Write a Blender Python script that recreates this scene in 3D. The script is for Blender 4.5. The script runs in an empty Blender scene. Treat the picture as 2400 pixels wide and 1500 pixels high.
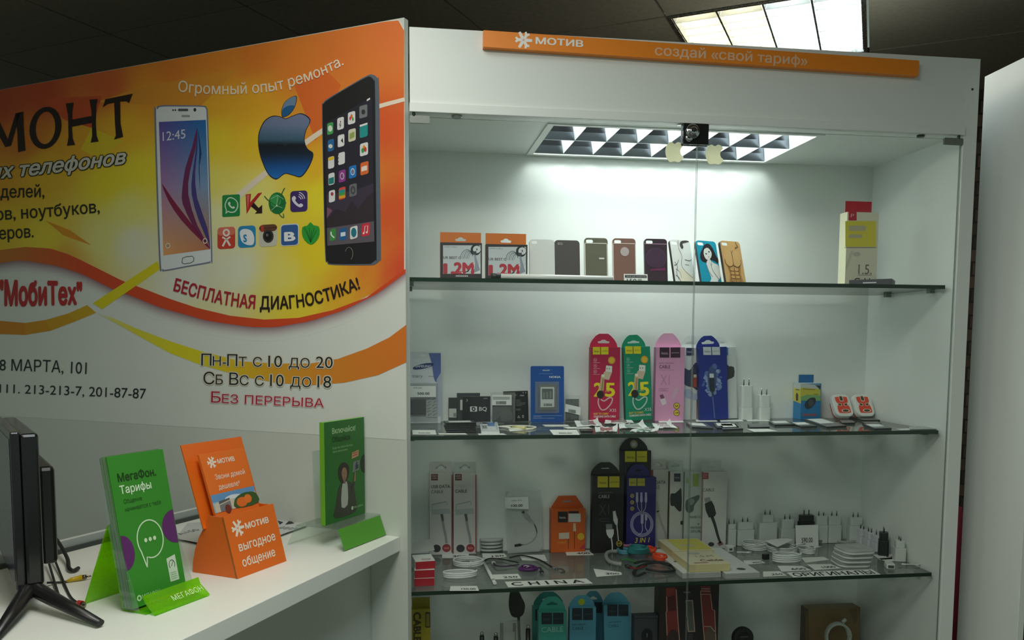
import bpy, bmesh, math, random
from mathutils import Vector, Matrix
from mathutils.geometry import delaunay_2d_cdt
random.seed(7)
PI = math.pi

# ------------------------------------------------------------------ camera
sc = bpy.context.scene
COL = sc.collection
CAM = Vector((0.1178, -2.10, 1.543))
YAW, PITCH, ROLL = math.radians(7.9414), math.radians(-4.7085), math.radians(0.2415)
FOC, PCX, PCY = 1929.9, 1200.0, 962.2          # focal length and principal point for a 2400 x 1500 frame
_fw = Vector((math.sin(YAW) * math.cos(PITCH), math.cos(YAW) * math.cos(PITCH), math.sin(PITCH)))
_r0 = Vector((math.cos(YAW), -math.sin(YAW), 0))
_u0 = _r0.cross(_fw)
_rt = math.cos(ROLL) * _r0 + math.sin(ROLL) * _u0
_up = -math.sin(ROLL) * _r0 + math.cos(ROLL) * _u0
cd = bpy.data.cameras.new('camera')
cd.sensor_fit = 'HORIZONTAL'
cd.sensor_width = 36.0
cd.lens = FOC / 2400 * 36.0
cd.shift_y = (PCY - 750) / 2400
cd.clip_start = 0.05
cam = bpy.data.objects.new('camera', cd)
cam.matrix_world = Matrix(((_rt.x, _up.x, -_fw.x, CAM.x), (_rt.y, _up.y, -_fw.y, CAM.y), (_rt.z, _up.z, -_fw.z, CAM.z), (0, 0, 0, 1)))
COL.objects.link(cam)
sc.camera = cam

# ------------------------------------------------------------------ exposure, world
sc.view_settings.view_transform = 'Standard'
sc.view_settings.look = 'None'
sc.view_settings.gamma = 1
sc.view_settings.use_curve_mapping = False
sc.view_settings.exposure = 0.0
wd = bpy.data.worlds.new('world')
sc.world = wd
wd.use_nodes = True
wd.node_tree.nodes['Background'].inputs[0].default_value = (0.80, 1.0, 0.86, 1)
wd.node_tree.nodes['Background'].inputs[1].default_value = 0.28
SHOW_W = 3.8        # each tube of the showcase lamp
FAR_W = 4.5        # the ceiling lamp behind the photographer
MID_W = 9.5        # the shop's ceiling lamp nearest the photographer
SHOP_W = 2.3       # each half of the shop's own ceiling lamp in front of the showcase
BACK_W = 3.4        # the ceiling lamp seen above the showcase


# ------------------------------------------------------------------ rays on known planes (measuring help)
def ray(u, v):
    return _fw + _rt * ((u - PCX) / FOC) - _up * ((v - PCY) / FOC)


def S(u, v, z):
    d = ray(u, v)
    return CAM + d * ((z - CAM.z) / d.z)


def F(u, v, y):
    d = ray(u, v)
    return CAM + d * ((y - CAM.y) / d.y)


# the room stands turned against the showcase: axes of the partition, the counter and the ceiling grid
PYAW = math.radians(31.638)
P0 = Vector((0.1404, 0.0, 0.0))                       # foot of the partition's near edge
PD = Vector((-math.cos(PYAW), math.sin(PYAW), 0))     # along the partition, to the left
PNV = Vector((math.sin(PYAW), math.cos(PYAW), 0))     # away from the counter side


def PN(s, n, z):
    return P0 + PD * s + PNV * n + Vector((0, 0, z))


PANEL = Matrix(((-PD.x, 0, -PNV.x, P0.x), (-PD.y, 0, -PNV.y, P0.y), (0, 1, 0, 0), (0, 0, 0, 1)))


def PP(u, v):
    d = ray(u, v)
    X = CAM + d * ((P0 - CAM).dot(PNV) / d.dot(PNV))
    return (-(X - P0).dot(PD), X.z)


# ------------------------------------------------------------------ colours and materials
def lin(c):
    r = []
    for x in c[:3]:
        x = x / 255.0
        r.append(x / 12.92 if x <= 0.04045 else ((x + 0.055) / 1.055) ** 2.4)
    return tuple(r) + (1.0,)


MATS = {}


def nodes_of(m):
    m.use_nodes = True
    nt = m.node_tree
    return nt, nt.nodes, nt.links, nt.nodes['Principled BSDF']


def finish(name, rough, metal=0.0, grain=0.0, scale=200.0, coat=0.0):
    """a surface finish that takes its printed / moulded colour from the mesh"""
    m = bpy.data.materials.new(name)
    nt, N, L, b = nodes_of(m)
    at = N.new('ShaderNodeAttribute')
    at.attribute_name = 'Col'
    L.new(at.outputs['Color'], b.inputs['Base Color'])
    b.inputs['Metallic'].default_value = metal
    b.inputs['Coat Weight'].default_value = coat
    tx = N.new('ShaderNodeTexCoord')
    nz = N.new('ShaderNodeTexNoise')
    nz.inputs['Scale'].default_value = scale
    L.new(tx.outputs['Object'], nz.inputs['Vector'])
    mr = N.new('ShaderNodeMapRange')
    mr.inputs['To Min'].default_value = max(rough - 0.07, 0.02)
    mr.inputs['To Max'].default_value = rough + 0.07
    L.new(nz.outputs['Fac'], mr.inputs['Value'])
    L.new(mr.outputs['Result'], b.inputs['Roughness'])
    if grain:
        bp = N.new('ShaderNodeBump')
        bp.inputs['Strength'].default_value = grain
        bp.inputs['Distance'].default_value = 0.0004
        L.new(nz.outputs['Fac'], bp.inputs['Height'])
        L.new(bp.outputs['Normal'], b.inputs['Normal'])
    MATS[name] = m
    return m


finish('paper', 0.62, grain=0.1)
finish('card', 0.42)
finish('gloss', 0.16)
finish('plastic', 0.33)
finish('laminate', 0.40, grain=0.06, scale=350)
finish('rubber', 0.6)
finish('metal', 0.28, metal=1.0)
finish('mirror', 0.10, metal=1.0)
finish('satin', 0.24, metal=1.0, scale=9.0)
finish('cloth', 0.9, grain=0.6, scale=900)


def decal():
    """thin vinyl that glows a little when lit from behind"""
    m = bpy.data.materials.new('decal')
    m.use_nodes = True
    nt = m.node_tree
    N, L = nt.nodes, nt.links
    b = N['Principled BSDF']
    at = N.new('ShaderNodeAttribute')
    at.attribute_name = 'Col'
    tl = N.new('ShaderNodeBsdfTranslucent')
    mx = N.new('ShaderNodeMixShader')
    mx.inputs[0].default_value = 0.5
    L.new(at.outputs['Color'], b.inputs['Base Color'])
    L.new(at.outputs['Color'], tl.inputs[0])
    L.new(b.outputs[0], mx.inputs[1])
    L.new(tl.outputs[0], mx.inputs[2])
    L.new(mx.outputs[0], N['Material Output'].inputs[0])
    MATS['decal'] = m


decal()


def glassy(name, tint, edge=1.0, rough=0.02, ior=1.45, haze=0.0, hazecol=(1, 1, 1)):
    """thin clear sheet: lets light straight through with a tint, mirrors by Fresnel, optional milky haze"""
    m = bpy.data.materials.new(name)
    m.use_nodes = True
    nt = m.node_tree
    N, L = nt.nodes, nt.links
    N.clear()
    out = N.new('ShaderNodeOutputMaterial')
    tr = N.new('ShaderNodeBsdfTransparent')
    tr.inputs[0].default_value = tuple(tint) + (1,)
    gl = N.new('ShaderNodeBsdfGlossy')
    gl.inputs['Roughness'].default_value = rough
    fr = N.new('ShaderNodeFresnel')
    ge = N.new('ShaderNodeNewGeometry')       # same mirror strength on the way in and on the way out of the thin sheet
    io = N.new('ShaderNodeMapRange')
    io.inputs['To Min'].default_value = ior
    io.inputs['To Max'].default_value = 1 / ior
    L.new(ge.outputs['Backfacing'], io.inputs['Value'])
    L.new(io.outputs['Result'], fr.inputs['IOR'])
    mx = N.new('ShaderNodeMixShader')
    L.new(fr.outputs[0], mx.inputs[0])
    base = tr
    if haze > 0:
        df = N.new('ShaderNodeBsdfDiffuse')
        df.inputs[0].default_value = tuple(hazecol) + (1,)
        nz = N.new('ShaderNodeTexNoise')
        nz.inputs['Scale'].default_value = 60
        mr = N.new('ShaderNodeMapRange')
        mr.inputs['To Min'].default_value = haze * 0.88
        mr.inputs['To Max'].default_value = haze * 1.12
        L.new(nz.outputs['Fac'], mr.inputs['Value'])
        m2 = N.new('ShaderNodeMixShader')
        L.new(mr.outputs['Result'], m2.inputs[0])
        L.new(tr.outputs[0], m2.inputs[1])
        L.new(df.outputs[0], m2.inputs[2])
        base = m2
    L.new(base.outputs[0], mx.inputs[1])
    L.new(gl.outputs[0], mx.inputs[2])
    L.new(mx.outputs[0], out.inputs[0])
    MATS[name] = m
    return m


glassy('door_glass', (0.985, 0.99, 0.985), ior=1.22)
glassy('shelf_glass', (0.89, 0.92, 0.90), ior=1.5, haze=0.22, hazecol=(0.38, 0.42, 0.39))
glassy('clear_film', (0.93, 0.95, 0.94), ior=1.35, rough=0.08, haze=0.10, hazecol=(0.8, 0.82, 0.8))
glassy('milky_film', (0.9, 0.92, 0.91), ior=1.35, rough=0.12, haze=0.42, hazecol=(0.75, 0.78, 0.76))
glassy('clear_acrylic', (0.90, 0.95, 0.92), ior=1.4, haze=0.06, hazecol=(0.7, 0.8, 0.74))
glassy('lime_acrylic', (0.46, 0.86, 0.03), ior=1.45, haze=0.30, hazecol=(0.36, 0.80, 0.01))


def emission(name, col, strength):
    m = bpy.data.materials.new(name)
    m.use_nodes = True
    nt = m.node_tree
    nt.nodes.clear()
    o = nt.nodes.new('ShaderNodeOutputMaterial')
    e = nt.nodes.new('ShaderNodeEmission')
    e.inputs[0].default_value = tuple(col) + (1,)
    e.inputs[1].default_value = strength
    nt.links.new(e.outputs[0], o.inputs[0])
    MATS[name] = m


emission('tube_warm', (1.0, 0.86, 0.58), 18.0)
emission('tube_cool', (0.86, 0.95, 1.0), 18.0)
emission('tube_show', (0.92, 1.0, 0.98), 5.0)


# ------------------------------------------------------------------ mesh builder
_TXT = {}


def text_shape(s, bold=0.0, shear=0.0):
    """triangles of a line of lettering; capital height 1, left edge at x = 0"""
    key = (s, bold, shear)
    if key not in _TXT:
        cu = bpy.data.curves.new('t', 'FONT')
        cu.body = s
        cu.size = 1.0
        cu.resolution_u = 3
        cu.offset = min(bold, 0.0)
        cu.shear = shear
        ob = bpy.data.objects.new('t', cu)
        cu.fill_mode = 'NONE'
        me = bpy.data.meshes.new_from_object(ob)
        k = 1 / 0.729
        vs, fs, lay = [], [], []
        nb = {}
        for e in me.edges:
            a, b = e.vertices
            nb.setdefault(a, []).append(b)
            nb.setdefault(b, []).append(a)
        co = [(v.co.x * k, v.co.y * k) for v in me.vertices]
        loops, seen = [], set()
        for e in me.edges:                  # walk each outline in its own drawing direction
            a, b = e.vertices
            if a in seen:
                continue
            lp = [a, b]
            seen.update(lp)
            while True:
                nx = [c for c in nb[lp[-1]] if c != lp[-2]]
                if not nx or nx[0] == lp[0]:
                    break
                lp.append(nx[0])
                seen.add(nx[0])
            P = [co[i] for i in lp]
            ar = sum(P[i - 1][0] * P[i][1] - P[i][0] * P[i - 1][1] for i in range(len(P)))
            loops.append((ar, P))

        pts = [Vector(p) for a, P in loops for p in P]
        ed, n = [], 0
        for a, P in loops:
            ed += [(n + i, n + (i + 1) % len(P)) for i in range(len(P))]
            n += len(P)

        def winding(x, y):
            w = 0
            for a, P in loops:
                for i in range(len(P)):
                    (x1, y1), (x2, y2) = P[i - 1], P[i]
                    if (y1 > y) != (y2 > y) and x < (x2 - x1) * (y - y1) / (y2 - y1) + x1:
                        w += 1 if y2 > y1 else -1
            return w
        if pts:
            r_ = delaunay_2d_cdt(pts, ed, [], 0, 1e-6)
            vs = [tuple(p) for p in r_[0]]
            lay = [0.0] * len(vs)
            for f in r_[2]:
                if winding(sum(vs[i][0] for i in f) / len(f), sum(vs[i][1] for i in f) / len(f)):
                    fs.append(tuple(f))
        x0 = min([v[0] for v in vs] or [0])
        w = max([v[0] for v in vs] or [1]) - x0
        vs = [(x - x0, y, d) for (x, y), d in zip(vs, lay)]
        if bold > 0:                       # heavier strokes: the same outline struck again, slightly shifted
            b0, f0 = vs, fs
            vs, fs = [], []
            nk = 6 if bold > 0.015 else 4
            for k in range(nk):
                a = 2 * PI * k / nk
                fs = fs + [tuple(i + len(vs) for i in f) for f in f0]
                vs = vs + [(x + bold * math.cos(a) * 1.2, y + bold * math.sin(a) * 1.2, d + k * 0.00003) for x, y, d in b0]
        bpy.data.objects.remove(ob)
        bpy.data.curves.remove(cu)
        bpy.data.meshes.remove(me)
        _TXT[key] = (vs, fs, w)
    return _TXT[key]


def smooth_loop(pts, n=4, closed=True):
    """Catmull-Rom through the points"""
    r = []
    m = len(pts)
    rng = range(m) if closed else range(m - 1)
    for i in rng:
        if closed:
            a, b, c, d = pts[(i - 1) % m], pts[i], pts[(i + 1) % m], pts[(i + 2) % m]
        else:
            a, b, c, d = pts[max(i - 1, 0)], pts[i], pts[i + 1], pts[min(i + 2, m - 1)]
        for k in range(n):
            t = k / n
            r.append(tuple(0.5 * (2 * b[j] + (c[j] - a[j]) * t + (2 * a[j] - 5 * b[j] + 4 * c[j] - d[j]) * t * t + (3 * b[j] - a[j] - 3 * c[j] + d[j]) * t ** 3) for j in range(len(b))))
    if not closed:
        r.append(tuple(pts[-1]))
    return r


def rrect(x0, y0, x1, y1, r, n=4):
    p = []
    for cx, cy, a in ((x1 - r, y1 - r, 0), (x0 + r, y1 - r, 90), (x0 + r, y0 + r, 180), (x1 - r, y0 + r, 270)):
        for k in range(n + 1):
            t = math.radians(a + 90 * k / n)
            p.append((cx + r * math.cos(t), cy + r * math.sin(t)))
    return p


def ell(cx, cy, rx, ry=None, n=20, a0=0, a1=360):
    ry = rx if ry is None else ry
    full = abs(a1 - a0) >= 360
    k = n if full else n + 1
    return [(cx + rx * math.cos(math.radians(a0 + (a1 - a0) * i / n)), cy + ry * math.sin(math.radians(a0 + (a1 - a0) * i / n))) for i in range(k)]


def band(path, w0, w1=None):
    """outline of a stroke along a 2D path, width running from w0 to w1"""
    w1 = w0 if w1 is None else w1
    L, R = [], []
    n = len(path)
    for i in range(n):
        a, b = path[max(i - 1, 0)], path[min(i + 1, n - 1)]
        dx, dy = b[0] - a[0], b[1] - a[1]
        l = math.hypot(dx, dy) or 1
        w = (w0 + (w1 - w0) * i / (n - 1)) / 2
        L.append((path[i][0] - dy / l * w, path[i][1] + dx / l * w))
        R.append((path[i][0] + dy / l * w, path[i][1] - dx / l * w))
    return L + R[::-1]


class MB:
    def __init__(s):
        s.v, s.f, s.c, s.k, s.sm = [], [], [], [], []
        s.M = Matrix()

    def face(s, pts, col, fin='card', sm=False):
        b = len(s.v)
        for p in pts:
            s.v.append(s.M @ Vector(p if len(p) == 3 else (p[0], p[1], 0)))
        s.f.append(tuple(range(b, b + len(pts))))
        s.c.append(col)
        s.k.append(fin)
        s.sm.append(sm)

    def mesh(s, vs, fs, col, fin='card', sm=False):
        b = len(s.v)
        s.v += [s.M @ Vector(p) for p in vs]
        for f in fs:
            s.f.append(tuple(b + i for i in f))
            s.c.append(col)
            s.k.append(fin)
            s.sm.append(sm)

    def box(s, x0, x1, y0, y1, z0, z1, col, fin='card', cols=None):
        vs = [(x0, y0, z0), (x1, y0, z0), (x1, y1, z0), (x0, y1, z0), (x0, y0, z1), (x1, y0, z1), (x1, y1, z1), (x0, y1, z1)]
        fs = [(0, 3, 2, 1), (4, 5, 6, 7), (0, 1, 5, 4), (1, 2, 6, 5), (2, 3, 7, 6), (3, 0, 4, 7)]   # bottom top front right back left
        b = len(s.v)
        s.v += [s.M @ Vector(p) for p in vs]
        for i, f in enumerate(fs):
            s.f.append(tuple(b + j for j in f))
            s.c.append(cols[i] if cols and cols[i] else col)
            s.k.append(fin)
            s.sm.append(False)

    def prism(s, pts, z0, z1, col, fin='card', side=None, sm=False, sfin=None):
        n = len(pts)
        b = len(s.v)
        s.v += [s.M @ Vector((p[0], p[1], z0)) for p in pts] + [s.M @ Vector((p[0], p[1], z1)) for p in pts]
        s.f.append(tuple(b + i for i in range(n))[::-1]); s.c.append(col); s.k.append(fin); s.sm.append(False)
        s.f.append(tuple(b + n + i for i in range(n))); s.c.append(col); s.k.append(fin); s.sm.append(False)
        for i in range(n):
            j = (i + 1) % n
            s.f.append((b + i, b + j, b + n + j, b + n + i)); s.c.append(side or col); s.k.append(sfin or fin); s.sm.append(sm)

    def tube(s, path, r, col, fin='plastic', n=8, closed=False, flat=1.0):
        P = [Vector(p) for p in path]
        m = len(P)
        b = len(s.v)
        ref = None
        for i in range(m):
            if closed:
                t = (P[(i + 1) % m] - P[i - 1])
            else:
                t = P[min(i + 1, m - 1)] - P[max(i - 1, 0)]
            t.normalize()
            if ref is None:
                ref = Vector((0, 0, 1)) if abs(t.z) < 0.9 else Vector((1, 0, 0))
            ref = (ref - t * ref.dot(t))
            if ref.length < 1e-6:
                ref = t.orthogonal()
            ref.normalize()
            q = t.cross(ref)
            rr = r[i] if isinstance(r, (list, tuple)) else r
            for k in range(n):
                a = 2 * PI * k / n
                s.v.append(s.M @ (P[i] + q * (rr * math.cos(a)) + ref * (rr * flat * math.sin(a))))
        for i in range(m if closed else m - 1):
            j = (i + 1) % m
            for k in range(n):
                l = (k + 1) % n
                s.f.append((b + i * n + k, b + i * n + l, b + j * n + l, b + j * n + k)); s.c.append(col); s.k.append(fin); s.sm.append(True)
        if not closed:
            s.f.append(tuple(b + k for k in range(n))[::-1]); s.c.append(col); s.k.append(fin); s.sm.append(False)
            s.f.append(tuple(b + (m - 1) * n + k for k in range(n))); s.c.append(col); s.k.append(fin); s.sm.append(False)

    def lathe(s, prof, col, fin='plastic', n=20, sm=True):
        b = len(s.v)
        for r, z in prof:
            for k in range(n):
                a = 2 * PI * k / n
                s.v.append(s.M @ Vector((r * math.cos(a), r * math.sin(a), z)))
        for i in range(len(prof) - 1):
            for k in range(n):
                l = (k + 1) % n
                s.f.append((b + i * n + k, b + i * n + l, b + (i + 1) * n + l, b + (i + 1) * n + k)); s.c.append(col); s.k.append(fin); s.sm.append(sm)
        s.f.append(tuple(b + k for k in range(n))[::-1]); s.c.append(col); s.k.append(fin); s.sm.append(False)
        e = b + (len(prof) - 1) * n
        s.f.append(tuple(e + k for k in range(n))); s.c.append(col); s.k.append(fin); s.sm.append(False)

    # flat printed matter; fn maps drawing coordinates to (x, y), z is the layer height
    def poly(s, pts, col, z=0.0, fin='card', fn=None):
        if fn:
            pts = [fn(*p) for p in pts]
        s.face([(p[0], p[1], z) for p in pts], col, fin)

    def text(s, t, x, y, h, col, z=0.0, fin='card', fn=None, w=None, bold=0.0, shear=0.0, align='l', vert=False):
        """lettering in drawing units: baseline start (x, y), capital height h, total width w (natural if None); y grows upward unless fn flips it"""
        vs, fs, tw = text_shape(t, bold, shear)
        kx = h if w is None else w / tw
        if align == 'c':
            x -= kx * tw / 2
        if align == 'r':
            x -= kx * tw
        out = []
        for a, b, dz in vs:
            p = (x + a * kx, y + b * h) if not vert else (x - b * h, y + a * kx)
            if fn:
                p = fn(*p)
            out.append((p[0], p[1], z + dz))
        s.mesh(out, fs, col, fin)

    def text_path(s, t, base, h, col, z, fin, fn, bold=0.0, shear=0.0, dn=(0, -1)):
        """lettering bent along a baseline given in photo-like units (y down)"""
        vs, fs, tw = text_shape(t, bold, shear)
        seg = [0.0]
        for a, b in zip(base, base[1:]):
            seg.append(seg[-1] + math.hypot(b[0] - a[0], b[1] - a[1]))
        out = []
        for a, b, dz in vs:
            d = a / tw * seg[-1]
            i = 0
            while i < len(seg) - 2 and seg[i + 1] < d:
                i += 1
            t_ = (d - seg[i]) / (seg[i + 1] - seg[i])
            px = base[i][0] + (base[i + 1][0] - base[i][0]) * t_
            py = base[i][1] + (base[i + 1][1] - base[i][1]) * t_
            tx, ty = base[i + 1][0] - base[i][0], base[i + 1][1] - base[i][1]
            l = math.hypot(tx, ty)
            nx, ny = ty / l, -tx / l
            nx = nx * 0.7
            hh = h[0] + (h[1] - h[0]) * a / tw if isinstance(h, (tuple, list)) else h
            p = fn(px + nx * b * hh, py + ny * b * hh)
            out.append((p[0], p[1], z + dz))
        s.mesh(out, fs, col, fin)

    def build(s, name, parent=None, loc=None, rz=0.0, bevel=0.0):
        me = bpy.data.meshes.new(name)
        me.from_pydata([tuple(v) for v in s.v], [], s.f)
        kinds = []
        for k in s.k:
            if k not in kinds:
                kinds.append(k)
        for k in kinds:
            me.materials.append(MATS[k])
        me.polygons.foreach_set('material_index', [kinds.index(k) for k in s.k])
        me.polygons.foreach_set('use_smooth', s.sm)
        at = me.color_attributes.new('Col', 'FLOAT_COLOR', 'CORNER')
        data = []
        for f, c in zip(s.f, s.c):
            if isinstance(c, list):
                for cc in c:
                    data += lin(cc)
            else:
                data += lin(c) * len(f)
        at.data.foreach_set('color', data)
        me.update()
        o = bpy.data.objects.new(name, me)
        COL.objects.link(o)
        if parent:
            o.parent = parent
        if loc is not None:
            o.location = loc
        o.rotation_euler = (0, 0, rz)
        if bevel:
            b = o.modifiers.new('bevel', 'BEVEL')
            b.width = bevel
            b.segments = 2
            b.limit_method = 'ANGLE'
        return o


def tag(o, label=None, cat=None, group=None, kind=None):
    if label: o['label'] = label
    if cat: o['category'] = cat
    if group: o['group'] = group
    if kind: o['kind'] = kind
    return o


def thing(name, label, cat, loc=(0, 0, 0), rz=0.0, group=None, rx=0.0, ry=0.0):
    o = bpy.data.objects.new(name, None)
    o.empty_display_size = 0.02
    COL.objects.link(o)
    o.location = loc
    o.rotation_euler = (rx, ry, rz)
    return tag(o, label, cat, group)


WHITE = (226, 232, 226)
FRONT = Matrix(((1, 0, 0, 0), (0, 0, -1, 0), (0, 1, 0, 0), (0, 0, 0, 1)))     # drawing x, y on an upright front facing -y

# ------------------------------------------------------------------ room shell
E1, E2 = -PD, PNV
GA = Vector((0.989, 0.574, 0))                       # a corner of the ceiling grid
CEIL = 2.60
lamp_cells = [(0, 0), (-1, -3), (0, -6), (0, -4)]


def G(i, j, z=0.0):
    return GA + E1 * (0.6 * i) + E2 * (0.6 * j) + Vector((0, 0, z))


def ceiling_material():
    m = bpy.data.materials.new('ceiling_tile')
    nt, N, L, b = nodes_of(m)
    tx = N.new('ShaderNodeTexCoord')
    nz = N.new('ShaderNodeTexNoise'); nz.inputs['Scale'].default_value = 60; nz.inputs['Detail'].default_value = 6
    rp = N.new('ShaderNodeValToRGB')
    rp.color_ramp.elements[0].color = lin((112, 106, 94)); rp.color_ramp.elements[1].color = lin((146, 136, 120))
    L.new(tx.outputs['Object'], nz.inputs['Vector']); L.new(nz.outputs['Fac'], rp.inputs['Fac'])
    L.new(rp.outputs['Color'], b.inputs['Base Color'])
    b.inputs['Roughness'].default_value = 0.85
    MATS['ceiling_tile'] = m
    m = bpy.data.materials.new('brick_wall')
    nt, N, L, b = nodes_of(m)
    tx = N.new('ShaderNodeTexCoord')
    bk = N.new('ShaderNodeTexBrick')
    bk.inputs['Color1'].default_value = lin((92, 76, 60)); bk.inputs['Color2'].default_value = lin((58, 50, 42)); bk.inputs['Mortar'].default_value = lin((38, 34, 30))
    bk.inputs['Scale'].default_value = 4.5
    sp = N.new('ShaderNodeSeparateXYZ'); cm = N.new('ShaderNodeCombineXYZ')
    L.new(tx.outputs['Object'], sp.inputs[0]); L.new(sp.outputs['X'], cm.inputs['X']); L.new(sp.outputs['Z'], cm.inputs['Y'])
    L.new(cm.outputs[0], bk.inputs['Vector']); L.new(bk.outputs['Color'], b.inputs['Base Color'])
    b.inputs['Roughness'].default_value = 0.9
    MATS['brick_wall'] = m


ceiling_material()
mb = MB()
for i in range(-11, 8):
    for j in range(-9, 7):
        if (i, j) in lamp_cells:
            continue
        g = 0.004
        q = [G(i, j, CEIL) + E1 * g + E2 * g, G(i + 1, j, CEIL) - E1 * g + E2 * g, G(i + 1, j + 1, CEIL) - E1 * g - E2 * g, G(i, j + 1, CEIL) + E1 * g - E2 * g]
        mb.face(q, WHITE, 'ceiling_tile')
        # the shadow-gap runner round the tile
        for a, b_ in ((0, 1), (1, 2), (2, 3), (3, 0)):
            mb.face([q[a], q[b_], q[b_] + Vector((0, 0, 0.012)), q[a] + Vector((0, 0, 0.012))], WHITE, 'ceiling_tile')
mb.face([G(-11, -9, CEIL + 0.013), G(8, -9, CEIL + 0.013), G(8, 0, CEIL + 0.013), G(-11, 0, CEIL + 0.013)], (60, 55, 48), 'rubber')
mb.face([G(-11, 1, CEIL + 0.013), G(8, 1, CEIL + 0.013), G(8, 7, CEIL + 0.013), G(-11, 7, CEIL + 0.013)], (60, 55, 48), 'rubber')
tag(mb.build('ceiling'), kind='structure')

mb = MB()
mb.box(-6, 6, -6, 5, -0.1, 0, (120, 116, 108), 'laminate')
tag(mb.build('floor'), kind='structure')

mb = MB()
mb.box(0, 9.0, 0, 0.12, 0, CEIL, (90, 78, 66), 'brick_wall')
ob = mb.build('wall_back')
ob.location = PN(5.0, 2.2, 0)
ob.rotation_euler = (0, 0, -PYAW)
tag(ob, kind='structure')

# the partition that carries the poster, and the narrow white board right of the showcase
mb = MB()
mb.M = Matrix(((PD.x, PNV.x, 0, P0.x), (PD.y, PNV.y, 0, P0.y), (0, 0, 1, 0), (0, 0, 0, 1)))
mb.box(0, 2.6, 0.0, 0.020, 0, 2.334, (208, 214, 206), 'laminate')
tag(mb.build('wall_left', bevel=0.0012), kind='structure')

mb = MB()
mb.prism([(1.786, -0.125), (1.804, -0.126), (1.819, 0.133), (1.801, 0.134)], 0, 2.313, (238, 243, 238), 'laminate')
tag(mb.build('wall_right', bevel=0.0012), kind='structure')

# dark red curtain beyond the white board
mb = MB()
pth = [(1.90 + 0.02 * math.sin(k * 1.1), -0.10 + 0.022 * k) for k in range(26)]
o2 = [(x + 0.004, y) for x, y in pth]
mb.prism(pth + o2[::-1], 0.02, 1.02, (120, 26, 48), 'cloth', sm=True)
tag(mb.build('curtain'), 'dark red cloth curtain hanging beyond the white board at the right edge', 'curtain')


# ------------------------------------------------------------------ ceiling lamps
def light(name, parent, loc, sx, sy, power, col, spread=180):
    ld = bpy.data.lights.new(name, 'AREA')
    ld.shape = 'RECTANGLE'
    ld.size, ld.size_y = sx, sy
    ld.energy = power
    ld.color = col
    ld.spread = math.radians(spread)
    o = bpy.data.objects.new(name, ld)
    COL.objects.link(o)
    o.parent = parent
    o.location = loc
    return o


def ceiling_lamp(cell, power, label):
    t = thing('ceiling_light', label, 'light', G(cell[0], cell[1], CEIL) + (E1 + E2) * 0.0025, -PYAW, 'square louvred lamps set in the ceiling')
    W = 0.595
    mb = MB()      # rim, housing
    for x0, x1, y0, y1 in ((0, 0.012, 0, W), (W - 0.012, W, 0, W), (0.012, W - 0.012, 0, 0.012), (0.012, W - 0.012, W - 0.012, W)):
        mb.box(x0, x1, y0, y1, -0.004, 0.095, (205, 208, 205), 'metal')
    mb.box(0, W, 0, W, 0.09, 0.10, (225, 228, 225), 'laminate')
    mb.build('housing', t)
    for k in range(4):
        x = 0.012 + (k + 0.5) * 0.1428
        mb = MB()
        mb.tube([(x, 0.03, 0.06), (x, W - 0.03, 0.06)], 0.013, WHITE, 'tube_warm' if k < 2 else 'tube_cool', n=10)
        mb.build('fluorescent_tube', t)
    mb = MB()      # long V-shaped reflectors between the tubes and the cross blades
    for k in range(5):
        x = 0.012 + k * 0.1428
        mb.prism([(x - 0.003 if k else x, 0.0), (x + 0.003 if k < 4 else x, 0.0), (x + 0.018 if k < 4 else x, 0.045), (x - 0.018 if k else x, 0.045)], 0.012, W - 0.012, (215, 220, 220), 'metal')
    for i in range(len(mb.v)):                # prisms were drawn in x, z: stand them up along y
        v = mb.v[i]
        mb.v[i] = Vector((v.x, v.z, v.y))
    mb.build('reflector', t)
    mb = MB()
    for k in range(4):
        x0 = 0.012 + k * 0.1428
        for j in range(1, 9):
            y = j * W / 9
            mb.face([(x0 + 0.004, y, 0), (x0 + 0.1388, y, 0), (x0 + 0.126, y, 0.032), (x0 + 0.016, y, 0.032)], (220, 224, 222), 'laminate')
            mb.face([(x0 + 0.004, y + 0.003, 0), (x0 + 0.1388, y + 0.003, 0), (x0 + 0.126, y + 0.003, 0.032), (x0 + 0.016, y + 0.003, 0.032)], (220, 224, 222), 'laminate')
    mb.build('louvre_blades', t)
    for k, c in ((0, (1.0, 0.90, 0.72)), (1, (0.86, 0.96, 1.0))):
        light('lamp_glow', t, (W * (0.25 + 0.5 * k), W / 2, -0.006), W * 0.46, W * 0.92, power, c)
    return t


ceiling_lamp(lamp_cells[0], BACK_W, 'bright square ceiling lamp seen above the orange sign')
ceiling_lamp(lamp_cells[1], SHOP_W, 'square ceiling lamp over the floor in front of the poster')
ceiling_lamp(lamp_cells[2], FAR_W, 'square ceiling lamp over the middle of the shop floor')
ceiling_lamp(lamp_cells[3], MID_W, 'square ceiling lamp between the poster and the middle of the shop')



# ------------------------------------------------------------------ the showcase
CX0, CX1, CD, CH = 0.146, 1.646, 0.428, 2.3127
LAM = (230, 236, 231)
cab = thing('display_cabinet', 'tall white showcase with glass doors and glass shelves', 'display cabinet', (0.9, 0.22, 0))


def part(mb, name, bevel=0.0, parent=None):
    o = mb.build(name, parent or cab, bevel=bevel)
    if parent is None:
        o.location = (-0.9, -0.22, 0)
    return o


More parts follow.
